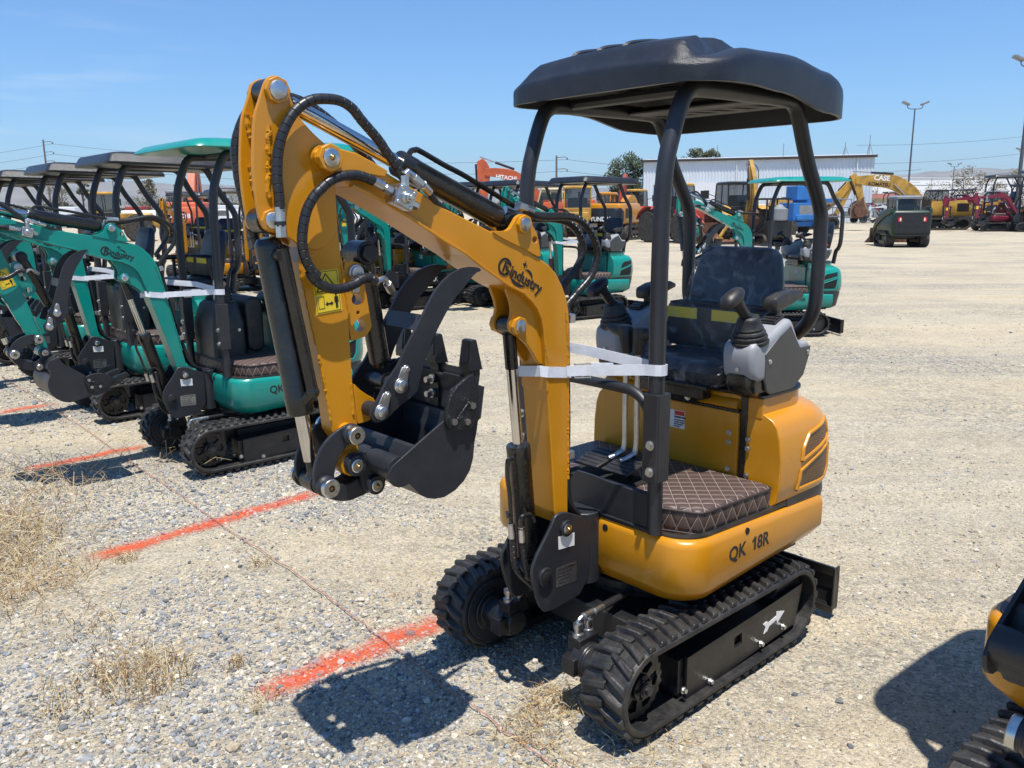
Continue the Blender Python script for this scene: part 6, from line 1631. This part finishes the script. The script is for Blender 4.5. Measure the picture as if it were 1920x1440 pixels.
def wheel(root, x, y, r, w, s, m=YM):
    b = MB(); b.lathe([(-w/2, r*.62), (-w/2, r*.92), (-w*.36, r), (w*.36, r), (w/2, r*.92), (w/2, r*.62)], (x, y, r), (0, 1, 0), 28)
    n = 18
    for i in range(n):
        a = 2*math.pi*i/n
        for q in (-1, 1): b.obox((x+r*1.0*math.cos(a+q*.09), y+q*w*.2, r+r*1.0*math.sin(a+q*.09)), ((-math.sin(a), q*.7, math.cos(a)), (math.sin(a)*.7, q*1, -math.cos(a)*.7), (math.cos(a), 0, math.sin(a))), .035*r/.6, w*.24, .035*r/.6)
    o = b.build('tyre', TY, root)
    h = MB(); h.lathe([(-w*.3, r*.62), (w*.1, r*.6), (w*.12, r*.2), (w*.3, r*.18)] if s > 0 else [(-w*.3, r*.18), (-w*.12, r*.2), (-w*.1, r*.6), (w*.3, r*.62)], (x, y, r), (0, 1, 0), 20); h.build('rim', m, o)

def tractor(label, u, d, rz, paint, kind, roofm=None, S=1.0, cat='tractor'):
    # wheeled or crawler machine with cab: kind = backhoe | loader | dozer
    x, y = Wp(u, d); r = thing({'backhoe': 'backhoe_loader', 'loader': 'wheel_loader', 'dozer': 'crawler_dozer'}[kind], label, cat, (x, y, 0), rz, None, S)
    if kind == 'dozer': crawler(r, 3.0, .5, .9, .55, paint)
    else:
        for (wx, wr, ww) in ((-.9, .78, .5), (1.5, .55 if kind == 'backhoe' else .78, .4)):
            for s in (1, -1): wheel(r, wx, s*.95, wr, ww, s, paint)
    b = MB(); b.loft([[(x_, y_, z) for x_, y_ in rrect(.5, 2.3-e, -.5+e, .5-e, .12, 4)] for z, e in ((.8, 0), (1.5, 0), (1.65, .1))]); b.box(-1.5, .6, -.55, .55, .7, 1.15); b.box(-1.6, -1.1, -.6, .6, .9, 1.5)
    bd = b.build('body', paint, r, .03)
    g = MB()
    for i in range(5): g.box(2.29, 2.32, -.4, .4, .9+.11*i, .95+.11*i)
    g.build('front_grille', BP, bd)
    cab(r, -1.1, .5, -.72, .72, 1.1, 2.75, BM if kind != 'dozer' else paint, .15, roofm or paint)
    for s in (1, -1):
        if kind != 'dozer':
            f = MB(); P = [(-.9+.95*math.cos(a), .8+.95*math.sin(a)) for a in [R(20+14*i) for i in range(11)]]; f.loft([[(p[0], s*.7, p[1]), (p[0], s*1.2, p[1]), (p[0]*1.0, s*1.2, p[1]+.04), (p[0], s*.7, p[1]+.04)] for p in P], smooth=False); f.build('fender', paint, r)
        m_ = MB(); m_.tube([(.4, s*.7, 2.2), (.5, s*1.05, 2.35)], .02, 6); m_.box(.45, .52, *sorted((s*1.0, s*1.25)), 2.1, 2.5); m_.build('mirror', BP, r, .01)
    if kind in ('backhoe', 'loader'):
        for s in (1, -1): link_beam(r, 'lift_arm', [(.3, 1.5, .1), (1.6, 1.45, .13), (2.7, .75, .1)], .05, paint).location.y = s*.62
        k = MB(); k.prism([(2.6, .15), (3.4, .1), (3.45, .14), (2.75, .5), (2.75, 1.0), (2.65, 1.0)], -1.15, 1.15, 'y')
        for s in (1, -1): k.prism([(2.6, .15), (3.4, .1), (2.75, 1.0)], *sorted((s*1.15, s*1.11)), 'y')
        k.build('loader_bucket', RU, r, .01)
    if kind == 'backhoe':
        link_beam(r, 'boom', [(-1.7, 1.0, .14), (-1.95, 2.2, .17), (-1.8, 3.3, .14), (-1.6, 3.7, .1)], .12, paint); link_beam(r, 'dipper', [(-1.7, 3.75, .12), (-2.2, 2.8, .16), (-2.5, 1.6, .1)], .1, paint); ram(r, (-2.0, .14, 2.0), (-1.75, .14, 3.75), .06)
        scoop(r, -2.5, 1.5, .4, .5, RU, .6)
        for s in (1, -1):
            st_ = MB(); st_.tube([(-1.6, s*.7, 1.2), (-1.75, s*1.35, .35)], .08, 6); st_.box(-1.95, -1.55, *sorted((s*1.25, s*1.6)), .28, .34); st_.build('stabiliser', paint, r)
        h = MB()
        for k in range(3): h.tube(cr([(-1.75, -.1+.1*k, 1.2), (-2.15, -.15+.15*k, 2.2), (-2.05, -.25+.25*k, 3.3), (-1.75, -.05+.05*k, 3.7)], 4), .02, 6)
        h.build('hose', HO, r)
    if kind == 'dozer':
        k = MB(); k.prism([(2.2, .1), (2.1, .5), (2.2, 1.15), (2.28, 1.15), (2.2, .5), (2.3, .1)], -1.4, 1.4, 'y'); k.build('dozer_blade', RU, r, .01)
        e = MB(); e.cyl((1.6, .2, 1.6), (1.6, .2, 2.3), .06, n=10); e.build('exhaust_stack', BM, r)
    return r
tractor('yellow crawler dozer with a boxy cab seen from behind, left of the trees', 1085, 46, R(85), YM, 'dozer', cat='dozer')
tractor('black cabbed backhoe loader with its tan digging arm folded upright, before the metal building', 1372, 41, R(100), YM, 'backhoe', BM, cat='backhoe')
tractor('red loader tractor with a yellow cab roof behind the yellow excavator canopy posts', 1272, 42, R(-60), RM, 'loader', YM, cat='loader')
tractor('faded red tractor with a tan roof right of the orange excavator by the trees', 1192, 56, R(60), RM, 'backhoe', YM, cat='tractor')
tractor('yellow wheel loader with dark cab beyond the black canopies at left', 216, 50, R(20), YM, 'loader', YM, cat='loader')
tractor('white wheeled loader standing behind the magenta excavators at right', 1858, 76, R(160), WH, 'loader', GR, cat='loader')
tractor('cream cabbed loader squeezed between the orange excavator and yellow dozer', 1030, 60, R(150), CRM, 'loader', CRM, cat='loader')

# dark green tracked skid loader, seen from behind
x_, y_ = Wp(1690, 36.5); sk_ = thing('skid_loader', 'dark green tracked skid loader seen from behind, standing alone on open ground', 'skid loader', (x_, y_, 0), R(82))
crawler(sk_, 1.9, .35, .62, .52, GN)
b = MB(); b.loft([[(x, y, z) for x, y in rrect(-1.3+e, .8, -.78+e, .78-e, .08, 3)] for z, e in ((.45, .05), (.55, 0), (1.35, 0), (1.5, .1))]); bd = b.build('body', GN, sk_, .02)
b = MB(); b.box(-1.335, -1.3, -.70, .70, .60, 1.42); b.box(-1.34, -1.3, -.6, .6, .58, .60); rd_ = b.build('rear_door', BM, bd, .02)
for s in (1, -1):
    b = MB(); b.box(-1.345, -1.335, *sorted((s*.42, s*.56)), 1.05, 1.24); b.build('tail_light', LAMP, rd_)
    b = MB(); b.box(-1.346, -1.336, *sorted((s*.45, s*.5)), 1.08, 1.2); b.build('reverse_light', WHT, rd_)
    link_beam(sk_, 'lift_arm', [(-1.1, 1.5, .1), (-.2, 1.35, .12), (.9, .95, .12), (1.5, .4, .1)], .06, GN).location.y = s*.78
cab(sk_, -.75, .65, -.5, .5, 1.0, 2.0, GR, .05)
b = MB(); b.prism([(1.4, .1), (2.2, .06), (2.24, .1), (1.55, .35), (1.5, .75), (1.42, .75)], -.9, .9, 'y'); b.build('loader_bucket', RU, sk_, .01)
b = MB(); b.box(-1.36, -1.3, -.7, .7, .45, .52); b.build('rear_bumper', BM, sk_, .01)

# blue boom lift and small black stand-on machine
x_, y_ = Wp(1496, 52); bl_ = thing('boom_lift', 'bright blue boom lift with a boxy upper turret before the metal building', 'boom lift', (x_, y_, 0), R(200))
for wx in (-1.1, 1.1):
    for s in (1, -1): wheel(bl_, wx, s*.8, .42, .3, s, WH)
b = MB(); b.box(-1.5, 1.5, -.6, .6, .5, .8); b.build('chassis', BL, bl_, .03)
b = MB(); b.loft([[(x, y, z) for x, y in rrect(-.9, .9, -.75, .75, .1, 3)] for z in (.85, 1.9)]); b.box(-.6, .75, -.85, .85, .9, 1.2); tb_ = b.build('turret', BL, bl_, .03)
b = MB(); b.box(-.5, .5, -.765, -.75, 1.0, 1.75); b.box(-.5, .5, .75, .765, 1.0, 1.75); b.build('turret_panel', GR, tb_, .02)
b = MB(); b.box(-.45, .55, -.55, .55, 2.05, 2.9); b.build('boom_head', BL, bl_, .05)
b = MB(); b.box(-2.4, .3, -.2, .2, 1.9, 2.15); b.build('boom', BL, bl_, .03)
b = MB()
for px_ in (-3.3, -2.4):
    for py in (-.8, .8): b.tube([(px_, py, 1.0), (px_, py, 2.1)], .03, 6)
for z in (1.05, 1.6, 2.1): b.tube([(-3.3, -.8, z), (-3.3, .8, z), (-2.4, .8, z), (-2.4, -.8, z), (-3.3, -.8, z)], .03, 6)
b.box(-3.3, -2.4, -.8, .8, 1.0, 1.05); b.build('work_platform', GR, bl_)
x_, y_ = Wp(1446, 38); sm_ = thing('compact_loader', 'small black open framed loader with grey engine pod left of the blue lift', 'loader', (x_, y_, 0), R(100))
crawler(sm_, 1.5, .28, .5, .4)
b = MB(); b.loft([[(x, y, z) for x, y in rrect(-.9, .7, -.55, .55, .08, 3)] for z in (.4, 1.1)]); b.build('body', BM, sm_, .03)
b = MB()
for px_ in (-.5, .5):
    for py in (-.5, .5): b.tube([(px_, py, 1.1), (px_, py, 2.0)], .04, 6)
b.box(-.6, .6, -.6, .6, 2.0, 2.08); b.build('roll_frame', BM, sm_, .01)
b = MB(); b.lathe([(0, .3), (.05, .36), (.5, .36), (.55, .25), (.7, .1)], (-.7, 0, 1.1), (0, 0, 1), 18); b.build('engine_pod', GR, sm_)
b = MB(); b.box(-.2, .25, -.25, .25, 1.1, 1.3); b.box(-.25, -.12, -.25, .25, 1.25, 1.75); b.build('seat', BP, sm_, .04)
b = MB(); b.prism([(.9, .1), (1.6, .06), (1.0, .6), (.92, .6)], -.7, .7, 'y'); b.build('loader_bucket', RU, sm_, .01)

# magenta compact excavators and friends at right, far
MAG = {'yellow_paint': MG}
WHS = {'yellow_paint': WH}
SKP = TX | {'hose', 'cylinder_hose', 'lever_boot', 'armrest', 'joystick', 'control_pod', 'travel_lever', 'pedal', 'handrail', 'thumb'}
k_ = 0
for u, d, rz, sc_, sw, lb, rt in ((1866, 56, 176, 1.6, MAG, 'magenta compact excavator with bucket lowered, left one of the pair at the right edge', RP), (1935, 54, 172, 1.7, MAG, 'magenta compact excavator at the right edge behind the yellow one', RP), (1912, 58, 185, 1.35, {}, 'small yellow excavator between the two magenta ones at right', RP), (1668, 78, 180, 1.3, MAG, 'magenta compact excavator half hidden beneath the arched lettered boom', RP), (1690, 72, 150, 1.2, WHS, 'white compact excavator behind the green skid loader', RP), (1806, 66, 0, 1.3, {'yellow_paint': BM}, 'black canopied compact excavator behind the yellow excavator counterweight', RP)):
    x_, y_ = Wp(u, d); c = clone_machine(lb, (x_, y_), R(rz), sw, SKP, scale=sc_); roof_flat(c, rt); pose(c, .55, -.1, -.4)

# ------------------------------------------------------------------ buildings
def corr_mat(name, col): return mat(name, col, .45, .0, var=.05, vscale=.6, dust=.06)
MW = corr_mat('blue_white_cladding', (.62, .67, .72)); DT = mat('brown_trim', (.05, .035, .03), .6); RFM = mat('roof_sheet', (.5, .52, .54), .5)
x0, y0 = Wp(1207, 92); x1, y1 = Wp(1634, 86)
A, B = Vector((x0, y0)), Vector((x1, y1)); L = (B-A).length; ang = math.atan2(B.y-A.y, B.x-A.x)
mb_ = thing('metal_building', 'long pale corrugated metal building with a dark eave strip behind the machines', 'building', (x0, y0, 0), ang)
b = MB(); n = int(L/.32); P = []
for i in range(n+1):
    xa = L*i/n
    P += [(xa, 0), (xa+.07, -.05), (xa+.13, -.05), (xa+.20, 0)]
P = [(min(p[0], L), p[1]) for p in P]
P = [P[0]]+[p for i, p in enumerate(P[1:], 1) if p[0] > P[i-1][0]]
b.prism(P+[(L, 18), (0, 18)], 0, 6.5, 'z'); b.build('wall', MW, mb_)
b = MB(); b.box(-.15, L+.2, -.3, -.06, 6.38, 6.62); b.box(-.3, -.05, -.3, 18.2, 6.38, 6.62); b.build('eave_trim', DT, mb_)
b = MB(); b.prism([(-.3, 6.621), (18.3, 6.621), (9, 7.2)], -.2, L+.25, 'x'); b.build('roof', RFM, mb_)
for fx in (.08, .42, .72, .93):
    b = MB(); b.tube([(L*fx, -.12, .1), (L*fx, -.12, 6.4)], .06, 8); b.build('downpipe', WH, mb_)
for fx in (.33, .62, .88, .98):
    b = MB(); h_ = 1.4 if fx > .9 else .8; b.tube([(L*fx, 1, 6.6), (L*fx, 1, 7.2+h_)], .03, 6)
    if fx > .8:
        for k in range(3): b.tube([(L*fx, 1, 7.2+h_*.5), (L*fx+.35*math.cos(k*2.1), 1+.35*math.sin(k*2.1), 6.7)], .02, 5)
    b.build('roof_mast', GR, mb_)
b = MB(); b.box(L*.655, L*.70, -.09, -.055, 0, 2.4); b.build('door', GR, mb_)
b = MB(); b.box(L*.2, L*.34, -.09, -.055, .02, 4.2); b.build('roller_door', WH, mb_)
# white warehouse
x0, y0 = Wp(1545, 300); wh_ = thing('warehouse', 'long white warehouse with a flat roof along the right horizon', 'building', (x0, y0, 0), R(-2))
b = MB(); b.box(0, 120, 0, 60, 0, 10.6); b.build('wall', mat('warehouse_white', (.78, .78, .77), .6, var=.03, vscale=.05), wh_)
b = MB()
for i in range(13): b.box(9.2*i, 9.2*i+.12, -.05, .0, 0, 10.6)
b.box(0, 120, -.06, -.001, 8.2, 8.35); b.build('panel_joint', GR, wh_)
b = MB()
for i in range(9):
    b.box(6+13*i, 10+13*i, -.10, -.002, .1, 4.0)
b.build('dock_door', GR, wh_)
b = MB(); b.box(-.2, 120.2, -.2, 60, 10.6, 10.9); b.build('parapet', WH, wh_)
x0, y0 = Wp(1600, 170); lw = thing('low_building', 'low brown roofed building under the arched lettered boom', 'building', (x0, y0, 0), 0)
b = MB(); b.box(0, 13, 0, 8, 0, 3.0); b.build('wall', CRM, lw); b = MB(); b.prism([(-.5, 3.0), (8.5, 3.0), (7.5, 3.9), (.5, 3.9)], -.5, 13.5, 'x'); b.build('roof', mat('brown_roof', (.22, .07, .05), .7), lw)

# ------------------------------------------------------------------ parked vehicles far left
def truck(label, u, d, rz, m, van=False):
    x, y = Wp(u, d); r = thing('parked_van' if van else 'parked_pickup', label, 'van' if van else 'pickup', (x, y, 0), rz, 'vehicles parked along the far side')
    for wx in (-1.6, 1.6):
        for s in (1, -1): wheel(r, wx, s*.82, .38, .25, s, GR)
    if van: prof = [(-2.6, .4), (-2.6, 2.3), (1.2, 2.35), (1.9, 1.5), (2.6, 1.2), (2.65, .4)]
    else: prof = [(-2.7, .5), (-2.7, 1.15), (-.7, 1.15), (-.6, 1.85), (.7, 1.88), (1.3, 1.2), (2.6, 1.1), (2.7, .5)]
    b = MB(); b.prism(prof, -.9, .9, 'y'); bd = b.build('body', m, r, .06)
    for s in (1, -1):
        g = MB(); w_ = [(.2, 1.5), (.2, 2.1), (1.15, 2.1), (1.6, 1.5)] if van else [(-.5, 1.25), (-.45, 1.75), (.62, 1.78), (1.05, 1.25)]
        g.prism(w_, *sorted((s*.905, s*.9)), 'y')
        g.build('side_window', GL, bd)
    q = MB(); q.add([(1.25, -.8, 2.28), (1.25, .8, 2.28), (1.88, .85, 1.56), (1.88, -.85, 1.56)] if van else [(.75, -.75, 1.84), (.75, .75, 1.84), (1.28, .8, 1.26), (1.28, -.8, 1.26)], [(0, 1, 2, 3)]); q.M = None
    q2 = MB(); q2.v = [(v[0]+.03, v[1], v[2]+.03) for v in q.v]; q2.f, q2.m, q2.s = q.f, q.m, q.s; q2.build('windscreen', GL, bd)
TRK = [(118, 96, 170, WH, 1, 'white van parked at far left between canopy posts'), (150, 104, 172, WH, 0, 'white pickup parked left of the yellow wheel loader'), (250, 98, 100, WH, 0, 'white pickup just right of the yellow wheel loader'), (268, 104, 96, RM, 1, 'red van in the far parking row left of the faded orange excavator'), (286, 97, 92, WH, 0, 'white pickup left of the faded orange excavator cab'), (304, 106, 95, RM, 0, 'red pickup beside the faded orange excavator cab'), (418, 95, 150, WH, 1, 'white van directly right of the faded orange excavator'), (436, 84, 165, WH, 0, 'white pickup under the farther black canopy at left'), (452, 98, 160, WH, 1, 'white van at the edge of the yellow arm'), (660, 98, 170, WH, 0, 'white pickup in the gap between yellow arm and boom'), (1640, 84, 10, GR, 0, 'grey pickup behind the rusty buckets under the lettered boom'), (1440, 70, 15, WH, 0, 'white pickup left of the blue lift')]
for u, d, rz, m_, v_, lb in TRK: truck(lb, u, d, R(rz), m_, bool(v_))

# ------------------------------------------------------------------ poles, wires, fence
PLM = mat('weathered_pole', (.16, .13, .11), .8, var=.2); STL = mat('pole_steel', (.10, .10, .11), .5, var=.1)
def light_pole(label, u, d, h, r=.11):
    x, y = Wp(u, d); o = thing('light_pole', label, 'light pole', (x, y, 0), 0, 'yard light poles')
    b = MB(); b.tube([(0, 0, 0), (0, 0, h*.5), (0, 0, h)], [r, r*.8, r*.6], 10); b.build('pole', STL, o)
    for s in (1, -1):
        a = MB(); a.tube(cr([(0, 0, h-.05), (s*.55, 0, h-.02), (s*.75, 0, h+.12), (s*.78, 0, h+.35)], 4), .04, 6); ao = a.build('arm', STL, o)
        hd = MB(); hd.obox((s*.95, 0, h+.5), ((.85*s, 0, .35), (0, 1, 0), (-.35*s, 0, .85)), .38, .24, .10); hd.build('lamp_head', GR, ao, .03)
light_pole('tall steel yard light with two lamp heads rising behind the yellow excavator boom', 1700, 88, 11.2)
light_pole('tall steel yard light cut by the right frame edge', 1903, 60, 10.9, .15)
light_pole('distant twin headed yard light before the warehouse trees', 1784, 165, 8.8)
light_pole('short distant yard light near the right edge pole', 1909, 150, 10.5)
light_pole('distant yard light left of the faded orange excavator', 222, 150, 7.0)
light_pole('distant twin light seen between the canopy posts at left', 363, 140, 6.5)
light_pole('distant slim yard light behind the leftmost canopies', 88, 160, 6.0)
def util_pole(label, u, d, h, arms):
    x, y = Wp(u, d); o = thing('utility_pole', label, 'utility pole', (x, y, 0), 0, 'wooden utility poles')
    b = MB(); b.tube([(0, 0, 0), (0, 0, h)], [.2, .13], 10); b.build('pole', PLM, o); tips = []
    for k, z in enumerate(arms):
        a = MB(); a.tube([(0, -.1, h-z), (1.3, -.1, h-z+.1), (1.6, -.1, h-z-.05)] if k % 2 == 0 or True else [], .05, 6); a.box(1.5, 1.7, -.16, -.04, h-z-.35, h-z-.05); a.build('crossarm', PLM, o); tips.append((x+1.6, y-.1, h-z-.3))
    return tips
t1 = util_pole('tall wooden utility pole with three short arms at far left', 102, 150, 14.0, (.4, 2.1, 3.6))
t2 = util_pole('lone wooden utility pole behind the canopies left of the trees', 1046, 130, 9.4, (.3, 2.0))
t3 = util_pole('short wooden utility pole beside the leftmost canopies', 124, 170, 8.0, (.3,))
t4 = util_pole('far wooden utility pole among the left tree line', 335, 190, 7.5, (.4,))
def wire(a, c, sag, label):
    P = [Vector(a)+(Vector(c)-Vector(a))*i/24+Vector((0, 0, -sag*4*(i/24)*(1-i/24))) for i in range(25)]
    b = MB(); b.tube(P, .022, 4); o = b.build('power_line', BLK); tag(o, label, 'wire', 'overhead power lines')
wl_lab = [['top power line running left from the far left pole', 'middle power line running left from the far left pole', 'lowest power line running left from the far left pole'], ['top power line from the far left pole towards the boom', 'middle power line from the far left pole towards the boom', 'lowest power line from the far left pole towards the boom']]
for k, p in enumerate(t1):
    wire((p[0]-70, p[1]+30, p[2]-1.0), p, 1.5, wl_lab[0][k])
    q = t2[min(k, 1)]; wire(p, (q[0], q[1], q[2]-(1.6 if k == 2 else 0)), 1.6, wl_lab[1][k])
for k, p in enumerate(t2): wire(p, (p[0]+62, p[1]+18, p[2]-1.2-k*.4), 1.4, ['upper power line leaving the lone pole towards the metal building', 'lower power line leaving the lone pole towards the metal building'][k])
for k, (za, zb) in enumerate(((17.5, 20), (12.5, 16), (8.5, 11.0))):
    xa, ya = Wp(1600, 150); xb, yb = Wp(2050, 170); wire((xa, ya, za*.62+1), (xb, yb, zb*.78+1), 1.0, ['highest wire', 'middle wire', 'lowest wire'][k]+' sagging across the sky above the white warehouse')
x0, y0 = Wp(1545, 80); x1, y1 = Wp(1960, 96)
fe = thing('chain_fence', 'low chain link fence with red and white barrier boards along the right yard edge', 'fence', (0, 0, 0))
for i in range(15):
    f = i/14; b = MB(); b.tube([(x0+(x1-x0)*f, y0+(y1-y0)*f, 0), (x0+(x1-x0)*f, y0+(y1-y0)*f, 1.8)], .035, 6); b.build('fence_post', GR, fe)
b = MB()
for z in (.1, .95, 1.78): b.tube([(x0, y0, z), (x1, y1, z)], .018, 5)
b.build('fence_rail', GR, fe)
xa, ya = Wp(1818, 84); xb, yb = Wp(1848, 85); br_ = thing('barrier', 'low red and white barrier beside the magenta excavators', 'barrier', (xa, ya, 0))
b = MB(); b.box(0, xb-xa, -.25, .25, 0, .55); b.build('base', WH, br_, .03); b = MB(); b.box(.02, xb-xa-.02, -.18, .18, .55, .95); b.build('top', LAMP, br_, .03)

# ------------------------------------------------------------------ trees: trunk, limbs and a crown of many leaf faces
BK = mat('tree_bark', (.11, .085, .065), .9, var=.3, vscale=4)
LF = [mat('leaf_olive', (.075, .085, .032), .7, var=.3, vscale=1.5), mat('leaf_dry', (.15, .115, .055), .8, var=.3, vscale=1.5), mat('leaf_green', (.05, .075, .022), .7, var=.3, vscale=1.5)]
def tree(label, u, d, h, w, lm, seed, dens=1.0, trunk=.35, group='trees along the yard edge', zb=0.0):
    x, y = Wp(u, d); o = thing('tree', label, 'tree', (x, y, 0), 0, group); rr = random.Random(seed)
    t = MB(); t.tube([(0, 0, 0), (rr.uniform(-.1, .1)*w, 0, h*.35), (rr.uniform(-.1, .1)*w, 0, h*.75)], [.028*h, .02*h, .008*h], 8)
    ends = []
    for i in range(9):
        a = rr.uniform(0, 6.28); z = h*rr.uniform(.3, .6); e = Vector((math.cos(a)*w*.5*rr.uniform(.4, .9), math.sin(a)*w*.5*rr.uniform(.4, .9), h*rr.uniform(.5, .9))); t.tube([(0, 0, z), e*.5+Vector((0, 0, z*.5)), e], [.012*h, .008*h, .003*h], 5); ends.append(e)
    t.build('trunk', BK, o)
    cl = []
    for i in range(int(20*dens)+6):
        a = rr.uniform(0, 6.28); q = math.sqrt(rr.random()); z = rr.uniform(trunk, .98); ww = w*.5*(1-.55*abs((z-.62)/.4)**1.6); cl.append((Vector((math.cos(a)*q*ww, math.sin(a)*q*ww, z*h)), rr.uniform(.10, .2)*w))
    c = MB(); vs, fs = [], []
    for p, r_ in cl:
        for k in range(int(75*dens)):
            dv = Vector((rr.gauss(0, 1), rr.gauss(0, 1), rr.gauss(0, .75))).normalized()*r_*rr.random()**.4; q = p+dv; s_ = rr.uniform(.018, .04)*h**.75
            a1 = Vector((rr.uniform(-1, 1), rr.uniform(-1, 1), rr.uniform(-1, 1))).normalized(); a2 = a1.orthogonal().normalized(); n0 = len(vs)
            vs += [q+a1*s_, q+a2*s_*.6, q-a1*s_, q-a2*s_*.6]; fs.append((n0, n0+1, n0+2, n0+3))
    c.add(vs, fs); c.build('crown', lm, o)
tree('dense olive tree touching the left end of the metal building', 1185, 104, 7.8, 6.2, LF[2], 1, 1.9, .12)
tree('ragged olive tree left of the dense one, behind the yellow canopies', 1160, 108, 6.4, 5.0, LF[0], 2, 1.3, .15)
tree('small grey green tree behind the lone utility pole', 1058, 140, 5.0, 5.0, LF[0], 3, 1.0, .15)
tree('wispy treetop rising above the metal building roof, left one', 1304, 128, 9.9, 4.6, LF[0], 4, .9, .6)
tree('wispy treetop rising above the metal building roof, right one', 1328, 130, 10.0, 4.6, LF[0], 5, .9, .6)
tree('thin dry tree below the tall twin light, before the warehouse', 1750, 150, 5.6, 6.0, LF[1], 6, .7, .25)
tree('leafy brownish tree right of the distant twin light', 1808, 140, 7.2, 6.4, LF[1], 7, 1.2, .2)
tree('small tree between the leafy brown one and the right edge pole', 1858, 150, 6.2, 4.8, LF[1], 8, 1.0, .2)
tree('dry tree at the right edge behind the light poles', 1912, 140, 7.0, 6.0, LF[1], 9, 1.0, .2)
tree('low tree half hidden under the arched lettered boom', 1625, 150, 4.4, 5.0, LF[0], 10, 1.0, .15)
for k, (u, h_, w_) in enumerate(((118, 7.0, 6.0), (275, 6.0, 7.0), (300, 5.4, 7.0), (285, 8.5, 3.4), (420, 5.6, 9.0), (455, 5.2, 8.0), (162, 9.5, 3.0))):
    tree(['bushy tree beside the short utility pole at far left', 'broad low tree behind the red parked vehicles', 'low tree next to the faded orange excavator cab', 'slim taller tree above the red parked vehicles', 'dark low tree behind the white vans at left', 'low tree at the edge of the yellow arm', 'slim palm like tree between the left canopy posts'][k], u, 185, h_, w_, LF[k % 2], 20+k, .8, .2 if w_ > 4 else .6)
b = MB(); rr = random.Random(4); vs, fs = [], []
for i in range(9000):
    u = rr.uniform(-60, 1250); d = rr.uniform(300, 330); x, y = Wp(u, d); z = rr.random()**.6*(3.2+1.5*math.sin(u*.021)+1.1*math.sin(u*.057+1)); s_ = rr.uniform(.3, .75)
    q = Vector((x, y, z)); a1 = Vector((rr.uniform(-1, 1), rr.uniform(-1, 1), rr.uniform(-1, 1))).normalized(); a2 = a1.orthogonal().normalized(); n0 = len(vs); vs += [q+a1*s_, q+a2*s_*.7, q-a1*s_, q-a2*s_*.7]; fs.append((n0, n0+1, n0+2, n0+3))
b.add(vs, fs); o = b.build('tree_line', LF[0]); tag(o, 'hazy low tree line along the far horizon', 'trees', kind='stuff')

# ------------------------------------------------------------------ mountains
na, nr = 260, 14
aa = np.linspace(math.radians(-48), math.radians(48), na); rows = []
prof = 150+150*fbm(aa*6+4, aa*0+2.2, 77, 5)*1.3
prof *= np.clip(.72+.5*np.exp(-((aa-.50)/.16)**2)+.32*np.exp(-((aa+.38)/.2)**2), 0, 1.4)
for k in range(nr):
    f = k/(nr-1); rad = 6200+2200*f
    z = prof*np.sin(min(1, f*1.25)*math.pi/2)*(.82+.36*fbm(aa*30+k*.6, aa*0+k*.4, 91, 4)) - 12
    rows.append(np.stack([np.sin(aa)*rad, np.cos(aa)*rad, z], 1))
co = np.concatenate(rows); i0 = (np.arange(nr-1)[:, None]*na+np.arange(na-1)[None]).ravel()
me = bpy.data.meshes.new('mountains'); np_mesh(me, co, np.stack([i0, i0+1, i0+na+1, i0+na], 1))
me.materials.append(mat('dry_mountain_slope', (.22, .19, .14), .9, var=.25, vscale=.004, coords='Object'))
mt = bpy.data.objects.new('mountains', me); COL.objects.link(mt); tag(mt, kind='structure')
# ------------------------------------------------------------------ the air between here and the mountains
b = MB(); b.box(-8900, 8900, -25, 8950, -14, 420); hz = b.build('haze', [])
m = bpy.data.materials.new('valley_haze'); m.use_nodes = True
N, L = m.node_tree.nodes, m.node_tree.links
N.remove(N['Principled BSDF'])
v = N.new('ShaderNodeVolumePrincipled'); v.inputs['Color'].default_value = (.84, .93, 1.0, 1); v.inputs['Density'].default_value = 0.9e-4; v.inputs['Anisotropy'].default_value = 0.2
L.new(v.outputs[0], N['Material Output'].inputs['Volume'])
hz.data.materials.append(m); tag(hz, kind='stuff')
